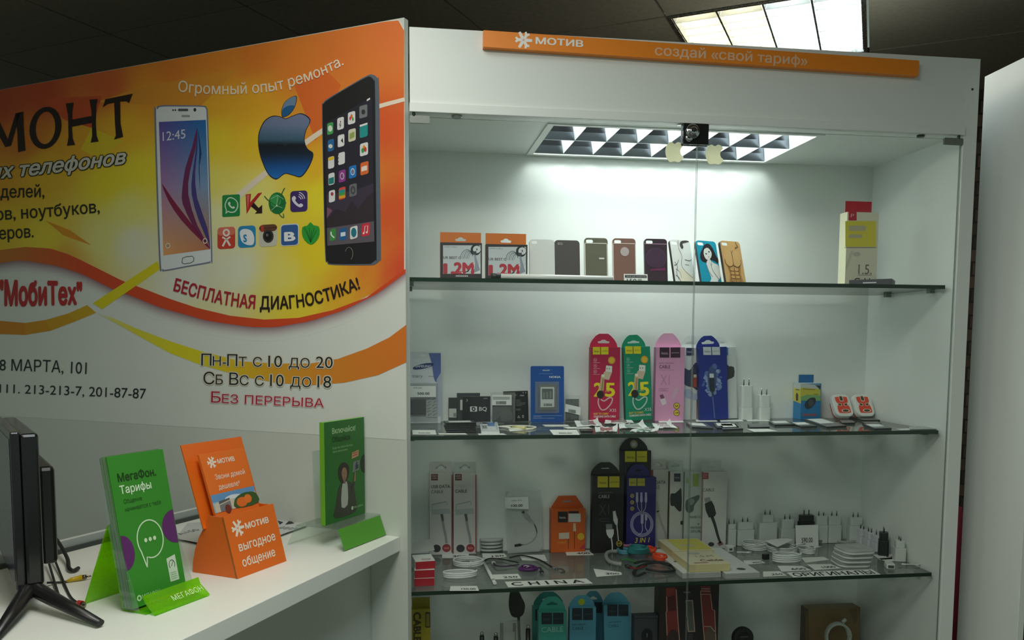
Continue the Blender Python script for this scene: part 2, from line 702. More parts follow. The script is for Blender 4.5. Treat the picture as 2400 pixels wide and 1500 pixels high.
mb = MB(); mb.box(CX1, 1.686, 0, 0.446, 0, CH, LAM, 'laminate'); part(mb, 'side_panel', 0.001)
mb = MB(); mb.box(0.126, CX0, 0.034, 0.446, 0, CH, LAM, 'laminate'); part(mb, 'side_panel', 0.001)
mb = MB(); mb.box(CX0, CX1, CD, 0.446, 0, CH, LAM, 'laminate'); part(mb, 'back_panel')
mb = MB(); mb.box(0.153, CX1, 0, 0.018, 2.131, CH, LAM, 'laminate'); part(mb, 'header_panel', 0.001)
mb = MB(); mb.box(0.152, CX1, -0.007, 0.03, 2.109, 2.131, LAM, 'laminate'); part(mb, 'top_rail', 0.001)
mb = MB(); mb.box(0.153, CX1, 0.018, CD, 2.297, CH, LAM, 'laminate'); part(mb, 'top_panel')
LX0, LX1, LY0, LY1, LZ = 0.510, 1.279, 0.059, 0.4205, 2.1132
mb = MB()
for x0, x1, y0, y1 in ((CX0, LX0 + 0.008, 0.03, CD), (LX1 - 0.008, CX1, 0.03, CD), (LX0 + 0.008, LX1 - 0.008, 0.03, LY0 + 0.008), (LX0 + 0.008, LX1 - 0.008, LY1 - 0.004, CD)):
    mb.box(x0, x1, y0, y1, LZ, LZ + 0.014, LAM, 'laminate')
part(mb, 'ceiling_panel')
mb = MB(); mb.box(CX0, CX1, 0.02, CD, 0.50, 0.52, LAM, 'laminate'); part(mb, 'bottom_panel')
mb = MB(); mb.box(0.156, CX1, 0.0, 0.02, 0.06, 0.52, LAM, 'laminate'); part(mb, 'base_front')
ZS = {1: 1.708, 2: 1.301, 3: 0.890, 4: 0.555}
for k, dp in ((1, 0.362), (2, 0.425), (3, 0.425), (4, 0.425)):
    mb = MB()
    mb.prism([(0.150, 0.030), (1.634, 0.030), (1.634, dp), (0.150, dp)], ZS[k] - 0.0105, ZS[k], (150, 165, 155), 'shelf_glass', side=(30, 52, 40), sfin='gloss')
    sh = part(mb, 'glass_shelf')
    for x in (0.150, 1.636):
        for y in (0.09, 0.30):
            mb = MB()
            sx = 1 if x < 1 else -1
            mb.box(min(x - 0.004 * sx, x + 0.012 * sx), max(x - 0.004 * sx, x + 0.012 * sx), y - 0.008, y + 0.008, ZS[k] - 0.019, ZS[k] - 0.0107, (120, 126, 122), 'metal')
            pn = mb.build('shelf_pin', sh)
for x0, x1 in ((0.156, 0.8945), (0.8975, 1.643)):
    mb = MB(); mb.prism([(x0, 0.53), (x1, 0.53), (x1, 2.100), (x0, 2.100)], 0.0, 0.0045, (200, 210, 205), 'door_glass', side=(128, 146, 136), sfin='gloss')
    for i in range(len(mb.v)):
        v = mb.v[i]; mb.v[i] = Vector((v.x, 0.0060 + v.z, v.y))
    d = part(mb, 'glass_door')
    L_ = x0 < 0.5
    mb = MB()
    hx0, hx1 = (0.153, 0.202) if L_ else (1.590, 1.646)
    mb.prism(rrect(hx0, 2.0835, hx1, 2.1015, 0.003), 0, 0.006, (112, 118, 108), 'plastic')
    mb.tube([((hx0 + 0.01) if L_ else (hx1 - 0.012), 2.10, 0.003), ((hx0 + 0.01) if L_ else (hx1 - 0.012), 2.1085, 0.003)], 0.004, (90, 95, 90), 'metal')
    for i in range(len(mb.v)):
        v = mb.v[i]; mb.v[i] = Vector((v.x, 0.0055 - v.z, v.y))
    mb.build('door_hinge', d)
    # the fruit-shaped white sticker near the top inner corner of each pane
    c = F(1581, 355, 0.005) if L_ else F(1675, 361, 0.005)
    ap = [(0, .78), (.30, .98), (.66, .92), (.92, .62), (.70, .36), (.62, 0), (.74, -.34), (1.0, -.56), (.74, -.95), (.44, -1.12), (.2, -1.06), (0, -1.0), (-.24, -1.08), (-.5, -1.1), (-.84, -.72), (-1.0, -.1), (-.92, .5), (-.6, .9), (-.28, .96)]
    ap = smooth_loop(ap, 3)
    mb = MB()
    r = 0.0245
    mb.prism([(c.x + x * r, c.z + y * r) for x, y in ap], 0, 0.0006, (240, 240, 218), 'decal')
    for i in range(len(mb.v)):
        v = mb.v[i]; mb.v[i] = Vector((v.x, 0.0058 - v.z, v.y))
    mb.build('fruit_sticker', d)
# lock clamped over the two panes, with its strike above
mb = MB()
mb.M = Matrix.Translation((0.887, -0.004, 2.0825)) @ FRONT
mb.prism(rrect(-0.034, -0.0265, 0.034, 0.0265, 0.003), -0.010, 0.003, (34, 36, 36), 'gloss')
mb.prism(rrect(-0.036, -0.0285, 0.036, 0.0285, 0.003), -0.011, -0.009, (150, 155, 155), 'metal')
lk = part(mb, 'door_lock')
mb = MB()
mb.M = Matrix.Translation((0.877, -0.0072, 2.088)) @ FRONT
mb.lathe([(0.019, 0), (0.019, 0.004), (0.016, 0.007), (0.010, 0.007), (0.010, 0.011), (0.007, 0.012), (0.003, 0.0125)], (190, 195, 198), 'mirror')
mb.box(-0.0009, 0.0009, -0.005, 0.005, 0.0122, 0.0132, (25, 25, 25), 'rubber')
mb.build('key_cylinder', lk)
mb = MB()
mb.M = Matrix.Translation((0.868, -0.0062, 2.072)) @ FRONT
mb.lathe([(0.010, 0), (0.010, 0.004), (0.007, 0.006), (0.002, 0.0062)], (200, 205, 205), 'mirror')
mb.build('lock_button', lk)
mb = MB(); mb.box(0.842, 0.925, 0.002, 0.016, 2.1065, 2.1085, (200, 205, 200), 'metal'); mb.box(0.872, 0.898, -0.002, 0.016, 2.100, 2.1087, (70, 75, 72), 'plastic'); part(mb, 'lock_strike')
mb = MB(); mb.M = Matrix.Translation((1.6655, 0.0, 2.232)) @ FRONT; mb.lathe([(0.0032, -0.001), (0.0032, 0.0006), (0.001, 0.0007)], (40, 42, 40), 'rubber', n=10); part(mb, 'screw_cap')
mb = MB(); mb.M = Matrix.Translation((0.27, 0.015, 2.1062)); mb.lathe([(0.012, -0.003), (0.013, 0.0), (0.013, 0.003)], (150, 155, 150), 'plastic'); part(mb, 'door_catch')
mb = MB(); mb.M = Matrix.Translation((1.53, 0.015, 2.1062)); mb.lathe([(0.009, -0.003), (0.010, 0.0), (0.010, 0.003)], (60, 64, 60), 'plastic'); part(mb, 'door_catch')

# lamp let into the showcase ceiling
lt = thing('recessed_lamp', None, None, (LX0 - 0.9, LY0 - 0.22, LZ))
lt.parent = cab
W, D = LX1 - LX0, LY1 - LY0
mb = MB()
for x0, x1, y0, y1 in ((0, 0.018, 0, D), (W - 0.018, W, 0, D), (0.018, W - 0.018, 0, 0.014), (0.018, W - 0.018, D - 0.020, D)):
    mb.box(x0, x1, y0, y1, -0.004, 0.0, (228, 234, 230), 'laminate')
mb.build('rim', lt)
mb = MB()
for x0, x1, y0, y1 in ((0.009, 0.018, 0.009, D - 0.006), (W - 0.018, W - 0.009, 0.009, D - 0.006), (0.018, W - 0.018, 0.009, 0.014), (0.018, W - 0.018, D - 0.020, D - 0.006)):
    mb.box(x0, x1, y0, y1, 0.0, 0.135, (232, 238, 234), 'laminate')
mb.box(0.009, W - 0.009, 0.009, D - 0.006, 0.130, 0.135, (232, 238, 234), 'laminate')
mb.build('housing', lt)
bx0, bx1 = 0.018, W - 0.018
by = [0.014, (0.014 + D - 0.020) / 2, D - 0.020]
for k in range(2):
    yc = (by[k] + by[k + 1]) / 2
    mb = MB(); mb.tube([(bx0 + 0.01, yc, 0.098), (bx1 - 0.01, yc, 0.098)], 0.013, WHITE, 'tube_show', n=10); mb.build('fluorescent_tube', lt)
    light('lamp_glow', lt, (W / 2, yc, 0.070), W - 0.06, 0.06, SHOW_W, (0.95, 1.0, 0.975))
mb = MB()
MIR = (150, 158, 170)
H = 0.062
for y, a, b_ in ((by[0], 0.0, 0.030), (by[1], 0.030, 0.030), (by[2], 0.030, 0.0)):
    P = [(y - (0.002 if a else 0), 0.0), (y + (0.002 if b_ else 0), 0.0)]
    for q in (0.35, 0.7, 1.0):
        P.append((y + (0.002 + b_ * q ** 1.5 if b_ else 0), H * q))
    for q in (1.0, 0.7, 0.35):
        P.append((y - (0.002 + a * q ** 1.5 if a else 0), H * q))
    mb.prism(P, bx0, bx1, MIR, 'satin')
for i in range(len(mb.v)):
    v = mb.v[i]; mb.v[i] = Vector((v.z, v.x, v.y))
mb.build('long_reflector', lt)
mb = MB()
np_ = 8
for k in range(2):
    y0, y1 = by[k], by[k + 1]
    for j in range(np_ + 1):
        x = bx0 + (bx1 - bx0) * (j + (0.0 if k == 0 else 0.0)) / np_
        l, r_ = (0.017 if j > 0 else 0), (0.017 if j < np_ else 0)
        for sgn, q in ((-1, l), (1, r_)):
            if q:
                mb.face([(x, y0 + 0.002, 0.0), (x, y1 - 0.002, 0.0), (x + sgn * q * 0.45, y1 - 0.014, H * 0.5), (x + sgn * q, y1 - 0.030, H), (x + sgn * q, y0 + 0.030, H), (x + sgn * q * 0.45, y0 + 0.014, H * 0.5)], (236, 240, 238), 'laminate')
        if l and r_:
            mb.face([(x - l, y0 + 0.03, H), (x + r_, y0 + 0.03, H), (x + r_, y1 - 0.03, H), (x - l, y1 - 0.03, H)], (236, 240, 238), 'laminate')
mb.build('cross_blades', lt)

# orange sign board fixed to the header
sy = -0.020
tl, tr_, bl, br = F(1130, 72, sy), F(2155, 140, sy), F(1136, 108, sy), F(2153, 180, sy)
sx0, sx1, sz0, sz1 = (tl.x + bl.x) / 2, (tr_.x + br.x) / 2, 2.2700, 2.3075
sg = thing('shop_sign', 'long orange sign board with white lettering on the header', 'sign', ((sx0 + sx1) / 2, -0.010, 2.289))
a0 = math.atan2((tr_.z + br.z - tl.z - bl.z) / 2, sx1 - sx0)
sg.rotation_euler = (0, -a0, 0)
hw, hh = (sx1 - sx0) / 2, ((tl.z - bl.z) + (tr_.z - br.z)) / 4
sg.location.z = (tl.z + bl.z + tr_.z + br.z) / 4
mb = MB(); mb.box(-hw, hw, -0.010, 0.0098, -hh, hh, (246, 142, 36), 'card'); mb.build('board', sg, bevel=0.0008)


def motif_star(mb, cx, cy, r, col, z, fin='card', fn=None, lean=0.0, ky=1.0):
    """white snowflake-like emblem: six arms, each with a forked tip, split by three thin lines"""
    for k in range(6):
        a = math.radians(60 * k + 0)
        ca, sa = math.cos(a), math.sin(a)
        arm = [(0.05, -0.0), (0.30, -0.17), (0.62, -0.17), (0.80, -0.34), (1.0, -0.20), (0.84, 0.0), (1.0, 0.20), (0.80, 0.34), (0.62, 0.17), (0.30, 0.17)]
        if k % 2 == 0:
            arm = [(0.06, -0.03), (0.34, -0.19), (1.0, -0.15), (1.0, 0.15), (0.34, 0.19), (0.06, 0.03)]
        pts = [(x * ca - y * sa, x * sa + y * ca) for x, y in arm]
        mb.poly([(cx + r * (x + lean * y), cy + r * ky * y) for x, y in pts], col, z, fin, fn)


mb = MB()
mb.M = Matrix.Translation((0, -0.0102, 0)) @ FRONT
cr = (246, 244, 236)


def sgx(u, v):
    p = F(u, v, sy)
    m_ = Matrix.Rotation(a0, 4, 'Y') @ (p - sg.location)
    return m_.x, m_.z


q = sgx(1227, 94); motif_star(mb, q[0], q[1], 0.0215, cr, 0.0003)
mb.build('emblem', sg)
mb = MB(); mb.M = Matrix.Translation((0, -0.0102, 0)) @ FRONT
q = sgx(1256, 103); w_ = sgx(1366, 108)[0] - q[0]
mb.text('МОТИВ', q[0], q[1] + 0.0005, 0.0155, cr, 0.0003, w=w_, bold=0.035)
mb.build('lettering', sg)
mb = MB(); mb.M = Matrix.Translation((0, -0.0102, 0)) @ FRONT
q = sgx(1535, 127); w_ = sgx(1892, 147)[0] - q[0]
mb.text('создай «свой тариф»', q[0], q[1] - 0.002, 0.0245, (238, 196, 160), 0.0003, w=w_, bold=0.02)
mb.build('lettering', sg)

# ------------------------------------------------------------------ the counter
ct = thing('counter', 'white laminate counter standing square to the poster wall', 'counter', PN(0.35, -0.5, 0))
o_ = -PN(0.35, -0.5, 0)


def cpart(mb, name, bevel=0.0):
    ob = mb.build(name, ct, bevel=bevel)
    ob.location = o_
    return ob


def pn2(s, n):
    v = PN(s, n, 0)
    return (v.x, v.y)


KZ = 1.043
mb = MB(); mb.prism([pn2(0.022, -0.001), pn2(-0.052, -1.05), pn2(0.660, -1.05), pn2(0.660, -0.001)][::-1], KZ - 0.038, KZ, (240, 245, 237), 'laminate'); cpart(mb, 'worktop', 0.0012)
mb = MB(); mb.prism([pn2(0.112, -0.001), pn2(0.070, -1.0), pn2(0.60, -1.0), pn2(0.60, -0.001)][::-1], 0.0, KZ - 0.0385, (205, 212, 204), 'laminate'); cpart(mb, 'base_cabinet', 0.001)
mb = MB()
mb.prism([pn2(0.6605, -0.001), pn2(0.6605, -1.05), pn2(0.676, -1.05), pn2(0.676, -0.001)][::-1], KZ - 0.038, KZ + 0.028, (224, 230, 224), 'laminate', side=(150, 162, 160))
cpart(mb, 'upstand', 0.001)
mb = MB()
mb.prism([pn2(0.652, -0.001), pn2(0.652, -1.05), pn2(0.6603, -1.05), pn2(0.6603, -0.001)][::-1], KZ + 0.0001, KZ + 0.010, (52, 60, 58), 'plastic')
cpart(mb, 'dark_strip')  # dark band along the foot of the upstand

# ------------------------------------------------------------------ the poster glued to the partition
pst = thing('poster', 'large orange and white repair shop poster with two phones on the partition', 'poster')
pst.matrix_world = PANEL


def ppart(mb, name, label=None):
    o = mb.build(name, pst)
    if label: o['label'] = label
    return o


def c3(x, y):            # tracing units of the enlarged middle of the poster
    return (340 + x / 2.679, 120 + y / 2.679)


def p3(x, y):
    return PP(*c3(x, y))


wave_lo = [(-420, 760), (-300, 700), (-150, 640), (0, 617), (40, 611), (67, 612), (133, 623), (187, 640), (213, 652), (265, 678), (307, 693), (373, 720), (433, 737), (480, 750), (513, 756), (593, 767), (647, 767), (727, 753), (807, 727), (887, 687), (952, 639)]
wave_hi = [(-420, 735), (-300, 675), (-150, 612), (0, 586), (59, 579), (117, 582), (164, 597), (213, 621), (293, 661), (333, 675), (400, 701), (460, 721), (540, 740), (620, 749), (700, 745), (780, 727), (860, 697), (951, 630)]


def interp(tab, u):
    for (a, b), (c, d) in zip(tab, tab[1:]):
        if a <= u <= c:
            return b + (d - b) * (u - a) / (c - a)
    return tab[-1][1] if u > tab[-1][0] else tab[0][1]


ANCH = [((930, 60), (232, 120, 55)), ((900, 300), (225, 92, 40)), ((930, 500), (224, 90, 40)), ((930, 640), (225, 80, 45)), ((800, 120), (232, 125, 50)), ((700, 160), (235, 132, 45)),
        ((600, 130), (228, 128, 40)), ((500, 150), (230, 138, 40)), ((400, 160), (228, 130, 40)), ((250, 200), (212, 100, 45)), ((100, 220), (196, 80, 40)), ((0, 240), (190, 78, 40)), ((-300, 300), (190, 80, 40)),
        ((500, 240), (238, 175, 40)), ((350, 230), (235, 155, 40)), ((300, 300), (240, 185, 40)), ((200, 330), (232, 170, 40)), ((60, 330), (212, 125, 40)), ((330, 400), (240, 222, 50)), ((250, 430), (238, 220, 40)),
        ((100, 400), (232, 185, 40)), ((0, 440), (228, 165, 40)), ((-300, 500), (225, 150, 40)), ((300, 490), (232, 230, 130)), ((310, 570), (228, 230, 205)), ((240, 560), (232, 228, 140)), ((100, 560), (235, 215, 60)), ((20, 520), (230, 198, 45)),
        ((510, 500), (236, 236, 180)), ((440, 600), (226, 231, 220)), ((430, 670), (226, 231, 222)), ((560, 630), (227, 231, 205)), ((600, 450), (240, 234, 130)), ((740, 460), (240, 224, 45)), ((740, 600), (240, 214, 35)), ((660, 650), (238, 226, 110)),
        ((700, 715), (240, 216, 55)), ((800, 680), (235, 178, 40)), ((870, 640), (232, 140, 42)), ((600, 330), (242, 200, 38)), ((590, 250), (238, 175, 38)), ((500, 330), (242, 214, 45)), ((500, 430), (240, 230, 110)), ((740, 300), (235, 148, 42)), ((750, 390), (240, 188, 38)), ((450, 740), (232, 228, 170)), ((150, 620), (226, 170, 60))]


def bgcol(u, v):
    w = r = g = b = 0
    for (x, y), c in ANCH:
        k = 1.0 / (((u - x) ** 2 + (v - y) ** 2) ** 1.6 + 400)
        w += k; r += k * c[0]; g += k * c[1]; b += k * c[2]
    return (r / w, g / w, b / w)


SW = (224, 230, 224)      # sheet white
mb = MB()
ul, ub = -420, 947
sheet = [PP(952, 1031), PP(947.5, 70), PP(942, 57), PP(934, 46)]
L0 = PP(-420, 284)
sheet += [(L0[0], 2.331), (L0[0], 1.2965)]
mb.prism(sheet, 0.0001, 0.0006, SW, 'paper')
mb_top = lambda u: max(43.5 + (934 - u) * 0.1772, 46 if u < 934 else (46 + (u - 934) * 1.8))
cols_u = [-420 + 27 * k for k in range(50)] + [934, 942, 947.5]
cols_u = sorted([u for u in cols_u if u < 932] + [934, 942, 947.5])
NV = 22
for a, b in zip(cols_u, cols_u[1:]):
    for k in range(NV):
        q = []
        for u, kk in ((a, k + 1), (b, k + 1), (b, k), (a, k)):
            t, bt = mb_top(u) + 2, interp(wave_lo, u) - 6
            q.append((u, t + (bt - t) * kk / NV))
        mb.face([PP(*x) + (0.0008,) for x in q], [bgcol(*x) for x in q], 'paper')
# lighter rays and darker facets printed in the orange
for pts, c in (([(225, 240), (330, 205), (560, 160), (470, 250)], (226, 150, 45)), ([(690, 200), (760, 160), (800, 200), (740, 330)], (230, 110, 42)), ([(100, 230), (240, 225), (215, 300), (150, 280)], (205, 85, 40)), ([(215, 300), (290, 330), (235, 375), (190, 350)], (228, 200, 40))):
    mb.poly(pts, c, 0.0009, 'paper', PP)
# red-orange ribbon with its soft printed edge
for (a, b) in zip(range(-420, 950, 20), range(-400, 970, 20)):
    b = min(b, 951)
    f = max(0.0, min(1.0, (a - 20) / 170.0))
    c = (200 + 16 * f, 120 - 45 * f, 40 - 8 * f)
    mb.poly([(a, interp(wave_lo, a)), (b, interp(wave_lo, b)), (b, interp(wave_hi, b)), (a, interp(wave_hi, a))], c, 0.0010, 'paper', PP)
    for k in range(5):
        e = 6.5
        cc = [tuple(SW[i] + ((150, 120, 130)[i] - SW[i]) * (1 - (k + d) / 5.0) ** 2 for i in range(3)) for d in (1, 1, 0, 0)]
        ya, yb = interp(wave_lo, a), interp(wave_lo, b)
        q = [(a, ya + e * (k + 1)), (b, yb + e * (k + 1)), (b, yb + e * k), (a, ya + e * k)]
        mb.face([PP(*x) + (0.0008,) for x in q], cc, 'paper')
# yellow and orange ribbons
mb.poly([(377, 630), (240, 725), (218, 711), (370, 612)], (226, 214, 20), 0.0013, 'paper', PP)
up_ = [(-420, 690), (-150, 740), (0, 752), (60, 757), (107, 750), (160, 735), (205, 715)]
lo_ = [(-420, 700), (-150, 765), (0, 783), (60, 785), (120, 775), (180, 752), (226, 733)]
for k in range(len(up_) - 1):
    f = k / 5
    mb.poly([lo_[k], lo_[k + 1], up_[k + 1], up_[k]], (214 - 4 * f, 118 + 52 * f, 22), 0.0012, 'paper', PP)
sw_u = [(232, 735), (265, 745), (320, 770), (400, 800), (471, 823), (567, 847), (647, 852), (727, 852), (793, 841), (860, 817), (913, 791), (953, 761)]
sw_l = [(234, 738), (262, 752), (330, 790), (400, 828), (471, 855), (567, 882), (647, 897), (727, 903), (807, 897), (887, 879), (920, 864), (953, 849)]
sc_ = [(224, 226, 200), (226, 222, 120), (226, 218, 60), (228, 220, 30), (228, 216, 28), (228, 190, 32), (226, 165, 36), (226, 150, 38), (224, 138, 38), (222, 128, 38), (222, 124, 38), (222, 122, 38)]
for k in range(11):
    mb.face([PP(*sw_l[k]) + (0.0012,), PP(*sw_l[k + 1]) + (0.0012,), PP(*sw_u[k + 1]) + (0.0012,), PP(*sw_u[k]) + (0.0012,)], [sc_[k], sc_[k + 1], sc_[k + 1], sc_[k]], 'paper')
mb.poly([(108, 517), (165, 540), (215, 575), (150, 552)], (222, 150, 30), 0.0011, 'paper', PP)
arc = smooth_loop([(548, 470), (600, 425), (668, 372), (740, 318), (800, 282), (870, 255), (949, 233)], 4, False)
mb.poly(band(arc, 15, 9), (240, 226, 205), 0.0012, 'paper', PP)
ppart(mb, 'printed_sheet')

# white phone picture
mb = MB()
out = smooth_loop([(60, 385), (68, 362), (100, 341), (230, 340), (370, 343), (390, 360), (397, 400), (410, 800), (425, 1290), (418, 1322), (400, 1332), (270, 1355), (130, 1381), (108, 1375), (92, 1340), (75, 900)], 4)
mb.poly(out, (120, 128, 150), 0.0015, 'paper', p3)
inn = smooth_loop([(72, 390), (80, 368), (106, 350), (230, 349), (364, 351), (384, 366), (389, 404), (402, 800), (417, 1286), (410, 1314), (396, 1324), (270, 1347), (136, 1372), (116, 1366), (102, 1332), (86, 900)], 4)
mb.poly(inn, (226, 232, 236), 0.0017, 'paper', p3)
A_, B_, C_, D_ = (90, 445), (385, 432), (413, 1243), (118, 1283)
NX, NY = 6, 12


def quad(i, j):
    s, t = i / NX, j / NY
    x = (A_[0] * (1 - s) + B_[0] * s) * (1 - t) + (D_[0] * (1 - s) + C_[0] * s) * t
    y = (A_[1] * (1 - s) + B_[1] * s) * (1 - t) + (D_[1] * (1 - s) + C_[1] * s) * t
    return x, y


def scr(i, j):
    s, t = i / NX, j / NY
    tl, tr, ml, mr, bl, br = (96, 84, 170), (30, 110, 180), (176, 130, 180), (120, 160, 200), (232, 170, 105), (190, 120, 90)
    if t < 0.5:
        k = t * 2
        a = [tl[n] + (ml[n] - tl[n]) * k for n in range(3)]; b = [tr[n] + (mr[n] - tr[n]) * k for n in range(3)]
    else:
        k = t * 2 - 1
        a = [ml[n] + (bl[n] - ml[n]) * k for n in range(3)]; b = [mr[n] + (br[n] - mr[n]) * k for n in range(3)]
    return tuple(a[n] + (b[n] - a[n]) * s for n in range(3))


for i in range(NX):
    for j in range(NY):
        q = [(i, j + 1), (i + 1, j + 1), (i + 1, j), (i, j)]
        mb.face([p3(*quad(*x)) + (0.0019,) for x in q], [scr(*x) for x in q], 'paper')
for pts, c in (([(330, 478), (300, 600), (255, 740), (236, 880), (240, 960), (300, 1090), (350, 1160), (400, 1225), (412, 1238), (330, 1090), (275, 900), (285, 760), (320, 610)], (112, 40, 90)),
               ([(330, 478), (322, 620), (300, 780), (296, 900), (340, 1060), (400, 1200), (412, 1240), (395, 1110), (330, 920), (318, 760), (332, 620)], (70, 60, 130)),
               ([(332, 478), (345, 620), (340, 740), (350, 880), (345, 720), (358, 640)], (30, 60, 120)),
               ([(108, 830), (170, 920), (230, 1000), (300, 1090), (412, 1243), (340, 1175), (230, 1060), (150, 940)], (130, 30, 70))):
    mb.poly(smooth_loop(pts, 2), c, 0.0021, 'paper', p3)
q = [p3(115, 565), p3(258, 560)]
mb.text('12:45', q[0][0], q[0][1], 0.026, (225, 228, 240), 0.0022, 'paper', w=q[1][0] - q[0][0], bold=-0.012)
mb.poly([p3(x, y) for x, y in rrect(210, 362, 274, 378, 6)], (90, 92, 98), 0.0019, 'paper')
for x, y, r in ((179, 371, 5), (193, 371, 5), (316, 369, 9)):
    mb.poly(ell(x, y, r, r * 1.3, 10), (50, 50, 58), 0.0019, 'paper', p3)
mb.poly(band([(235, 1330), (238, 1300), (262, 1291), (300, 1287), (310, 1300), (308, 1318), (290, 1330), (250, 1336), (235, 1330)], 5), (90, 100, 110), 0.0019, 'paper', p3)
mb.poly(rrect(232, 402, 285, 415, 4), (160, 160, 165), 0.0019, 'paper', p3)
for x, y in ((147, 1222), (380, 1192)):
    mb.poly(ell(x, y, 15, 18, 12), (235, 225, 215), 0.0022, 'paper', p3)
    mb.poly(ell(x, y, 10, 12, 12), (190, 150, 110) if x < 200 else (110, 40, 60), 0.0023, 'paper', p3)
ppart(mb, 'phone_picture', 'printed white phone with a coloured screen')

# dark phone picture
mb = MB()
out = smooth_loop([(1113, 365), (1118, 330), (1150, 298), (1270, 226), (1390, 157), (1430, 148), (1460, 170), (1471, 215), (1476, 700), (1483, 1270), (1478, 1310), (1450, 1336), (1410, 1344), (1180, 1342), (1145, 1325), (1132, 1270), (1120, 800)], 4)
mb.poly(out, (92, 104, 118), 0.0015, 'paper', p3)
inn = smooth_loop([(1117, 368), (1122, 334), (1154, 304), (1270, 233), (1386, 168), (1418, 163), (1438, 185), (1446, 230), (1450, 700), (1456, 1270), (1450, 1310), (1425, 1330), (1400, 1336), (1184, 1336), (1150, 1320), (1137, 1268), (1124, 800)], 4)
mb.poly(inn, (26, 27, 30), 0.0017, 'paper', p3)
mb.poly([(1132, 455), (1428, 290), (1442, 1197), (1148, 1222)], (40, 38, 52), 0.0019, 'paper', p3)
mb.poly([(1142, 900), (1300, 880), (1437, 830), (1440, 1080), (1146, 1112)], (62, 52, 72), 0.0020, 'paper', p3)
mb.poly([(1144, 1060), (1200, 990), (1260, 1010), (1300, 940), (1340, 990), (1400, 910), (1438, 880), (1440, 1078), (1146, 1110)], (52, 44, 52), 0.0021, 'paper', p3)
mb.poly([(1144, 1050), (1180, 1000), (1146, 980)], (128, 84, 112), 0.0022, 'paper', p3)
mb.poly([(1145, 1112), (1440, 1068), (1443, 1196), (1148, 1222)], (96, 88, 98), 0.0022, 'paper', p3)
W3 = (228, 230, 232)
ico = [(1166, 487, (70, 170, 90)), (1231, 455, W3), (1300, 420, W3), (1374, 380, (120, 124, 128)), (1170, 592, (40, 110, 170)), (1234, 563, W3), (1303, 528, (216, 214, 190)), (1376, 502, (30, 150, 150)),
       (1172, 700, W3), (1237, 674, W3), (1378, 617, W3), (1174, 803, W3), (1241, 785, (150, 60, 150)), (1307, 758, (30, 120, 200)), (1381, 736, (224, 110, 50)), (1177, 911, W3), (1241, 893, (220, 80, 70)), (1309, 873, (110, 112, 116)),
       (1182, 1153, (60, 150, 70)), (1247, 1149, (30, 100, 160)), (1314, 1139, W3), (1389, 1121, (214, 50, 70))]
for x, y, c in ico:
    w, h = 19 + (x - 1166) * 0.03, 37 + (x - 1166) * 0.012
    q = [(px_, py_ - (px_ - x) * 0.28) for px_, py_ in rrect(x - w, y - h, x + w, y + h, 10, 3)]
    mb.poly(q, c, 0.0024, 'paper', p3)
for x, y, rx, ry, c in ((1166, 487, 14, 20, (220, 240, 220)), (1374, 383, 12, 16, (50, 52, 56)), (1168, 598, 13, 13, (225, 225, 220)), (1234, 563, 17, 31, (240, 240, 240)), (1307, 758, 13, 22, (225, 235, 245)), (1307, 758, 10, 17, (30, 120, 200)), (1241, 785, 13, 22, (225, 210, 228)), (1241, 785, 10, 17, (150, 60, 150)), (1309, 873, 16, 26, (70, 72, 76)), (1309, 873, 9, 15, (130, 132, 136)), (1314, 1139, 17, 30, (30, 120, 140)), (1300, 410, 7, 13, (230, 120, 40)), (1292, 424, 6, 12, (230, 60, 110)), (1308, 428, 6, 12, (90, 170, 70)), (1370, 625, 9, 16, (60, 160, 80)), (1386, 618, 9, 16, (200, 60, 70)), (1378, 604, 8, 13, (240, 150, 40)), (1178, 897, 9, 12, (190, 50, 80))):
    mb.poly(ell(x, y, rx, ry, 14), c, 0.0026, 'paper', p3)
for pts, c in (([(1154, 670), (1190, 660), (1190, 680), (1154, 690)], (236, 200, 50)), ([(1157, 800), (1190, 790), (1190, 830), (1157, 838)], (40, 130, 130)), ([(1222, 875), (1260, 867), (1260, 885), (1222, 893)], (40, 150, 150)), ([(1222, 893), (1260, 885), (1260, 903), (1222, 911)], (70, 160, 70)), ([(1222, 911), (1260, 903), (1260, 920), (1222, 928)], (230, 170, 50)), ([(1362, 730), (1380, 722), (1398, 718), (1398, 748), (1380, 752), (1362, 758)], (240, 225, 215)), ([(1288, 520), (1318, 505), (1318, 540), (1288, 555)], (150, 170, 90)), ([(1232, 1140), (1262, 1135), (1262, 1160), (1232, 1165)], (220, 232, 240)), ([(1234, 563), (1244, 545), (1236, 566), (1248, 580)], (30, 30, 30)), ([(1352, 465), (1400, 450), (1400, 462), (1352, 477)], (235, 235, 235))):
    mb.poly(pts, c, 0.0027, 'paper', p3)
mb.poly(band(smooth_loop([(1172, 1135), (1174, 1155), (1192, 1172)], 4, False), 8, 8), (235, 240, 235), 0.0027, 'paper', p3)
mb.poly(band([(1380, 1142), (1384, 1100), (1402, 1096), (1400, 1134)], 4), (245, 225, 228), 0.0027, 'paper', p3)
for x, y in ((1376, 1144), (1396, 1138)):
    mb.poly(ell(x, y, 6, 7, 8), (245, 225, 228), 0.0028, 'paper', p3)
for x, y in ((1231, 445), (1216, 650), (1216, 672), (1216, 695)):
    mb.poly(ell(x, y, 4, 6, 8), (190, 60, 60) if y < 500 else (60, 60, 70), 0.0027, 'paper', p3)
q = p3(1222, 482); mb.text('9', q[0], q[1], 0.011, (60, 60, 66), 0.0027, 'paper')
mb.poly([(1396, 305), (1416, 293), (1416, 305), (1396, 317)], (235, 235, 235), 0.0027, 'paper', p3)
mb.poly(band(ell(1284, 1272, 24, 40, 16, -60, 60) , 4), (130, 120, 112), 0.0024, 'paper', p3)
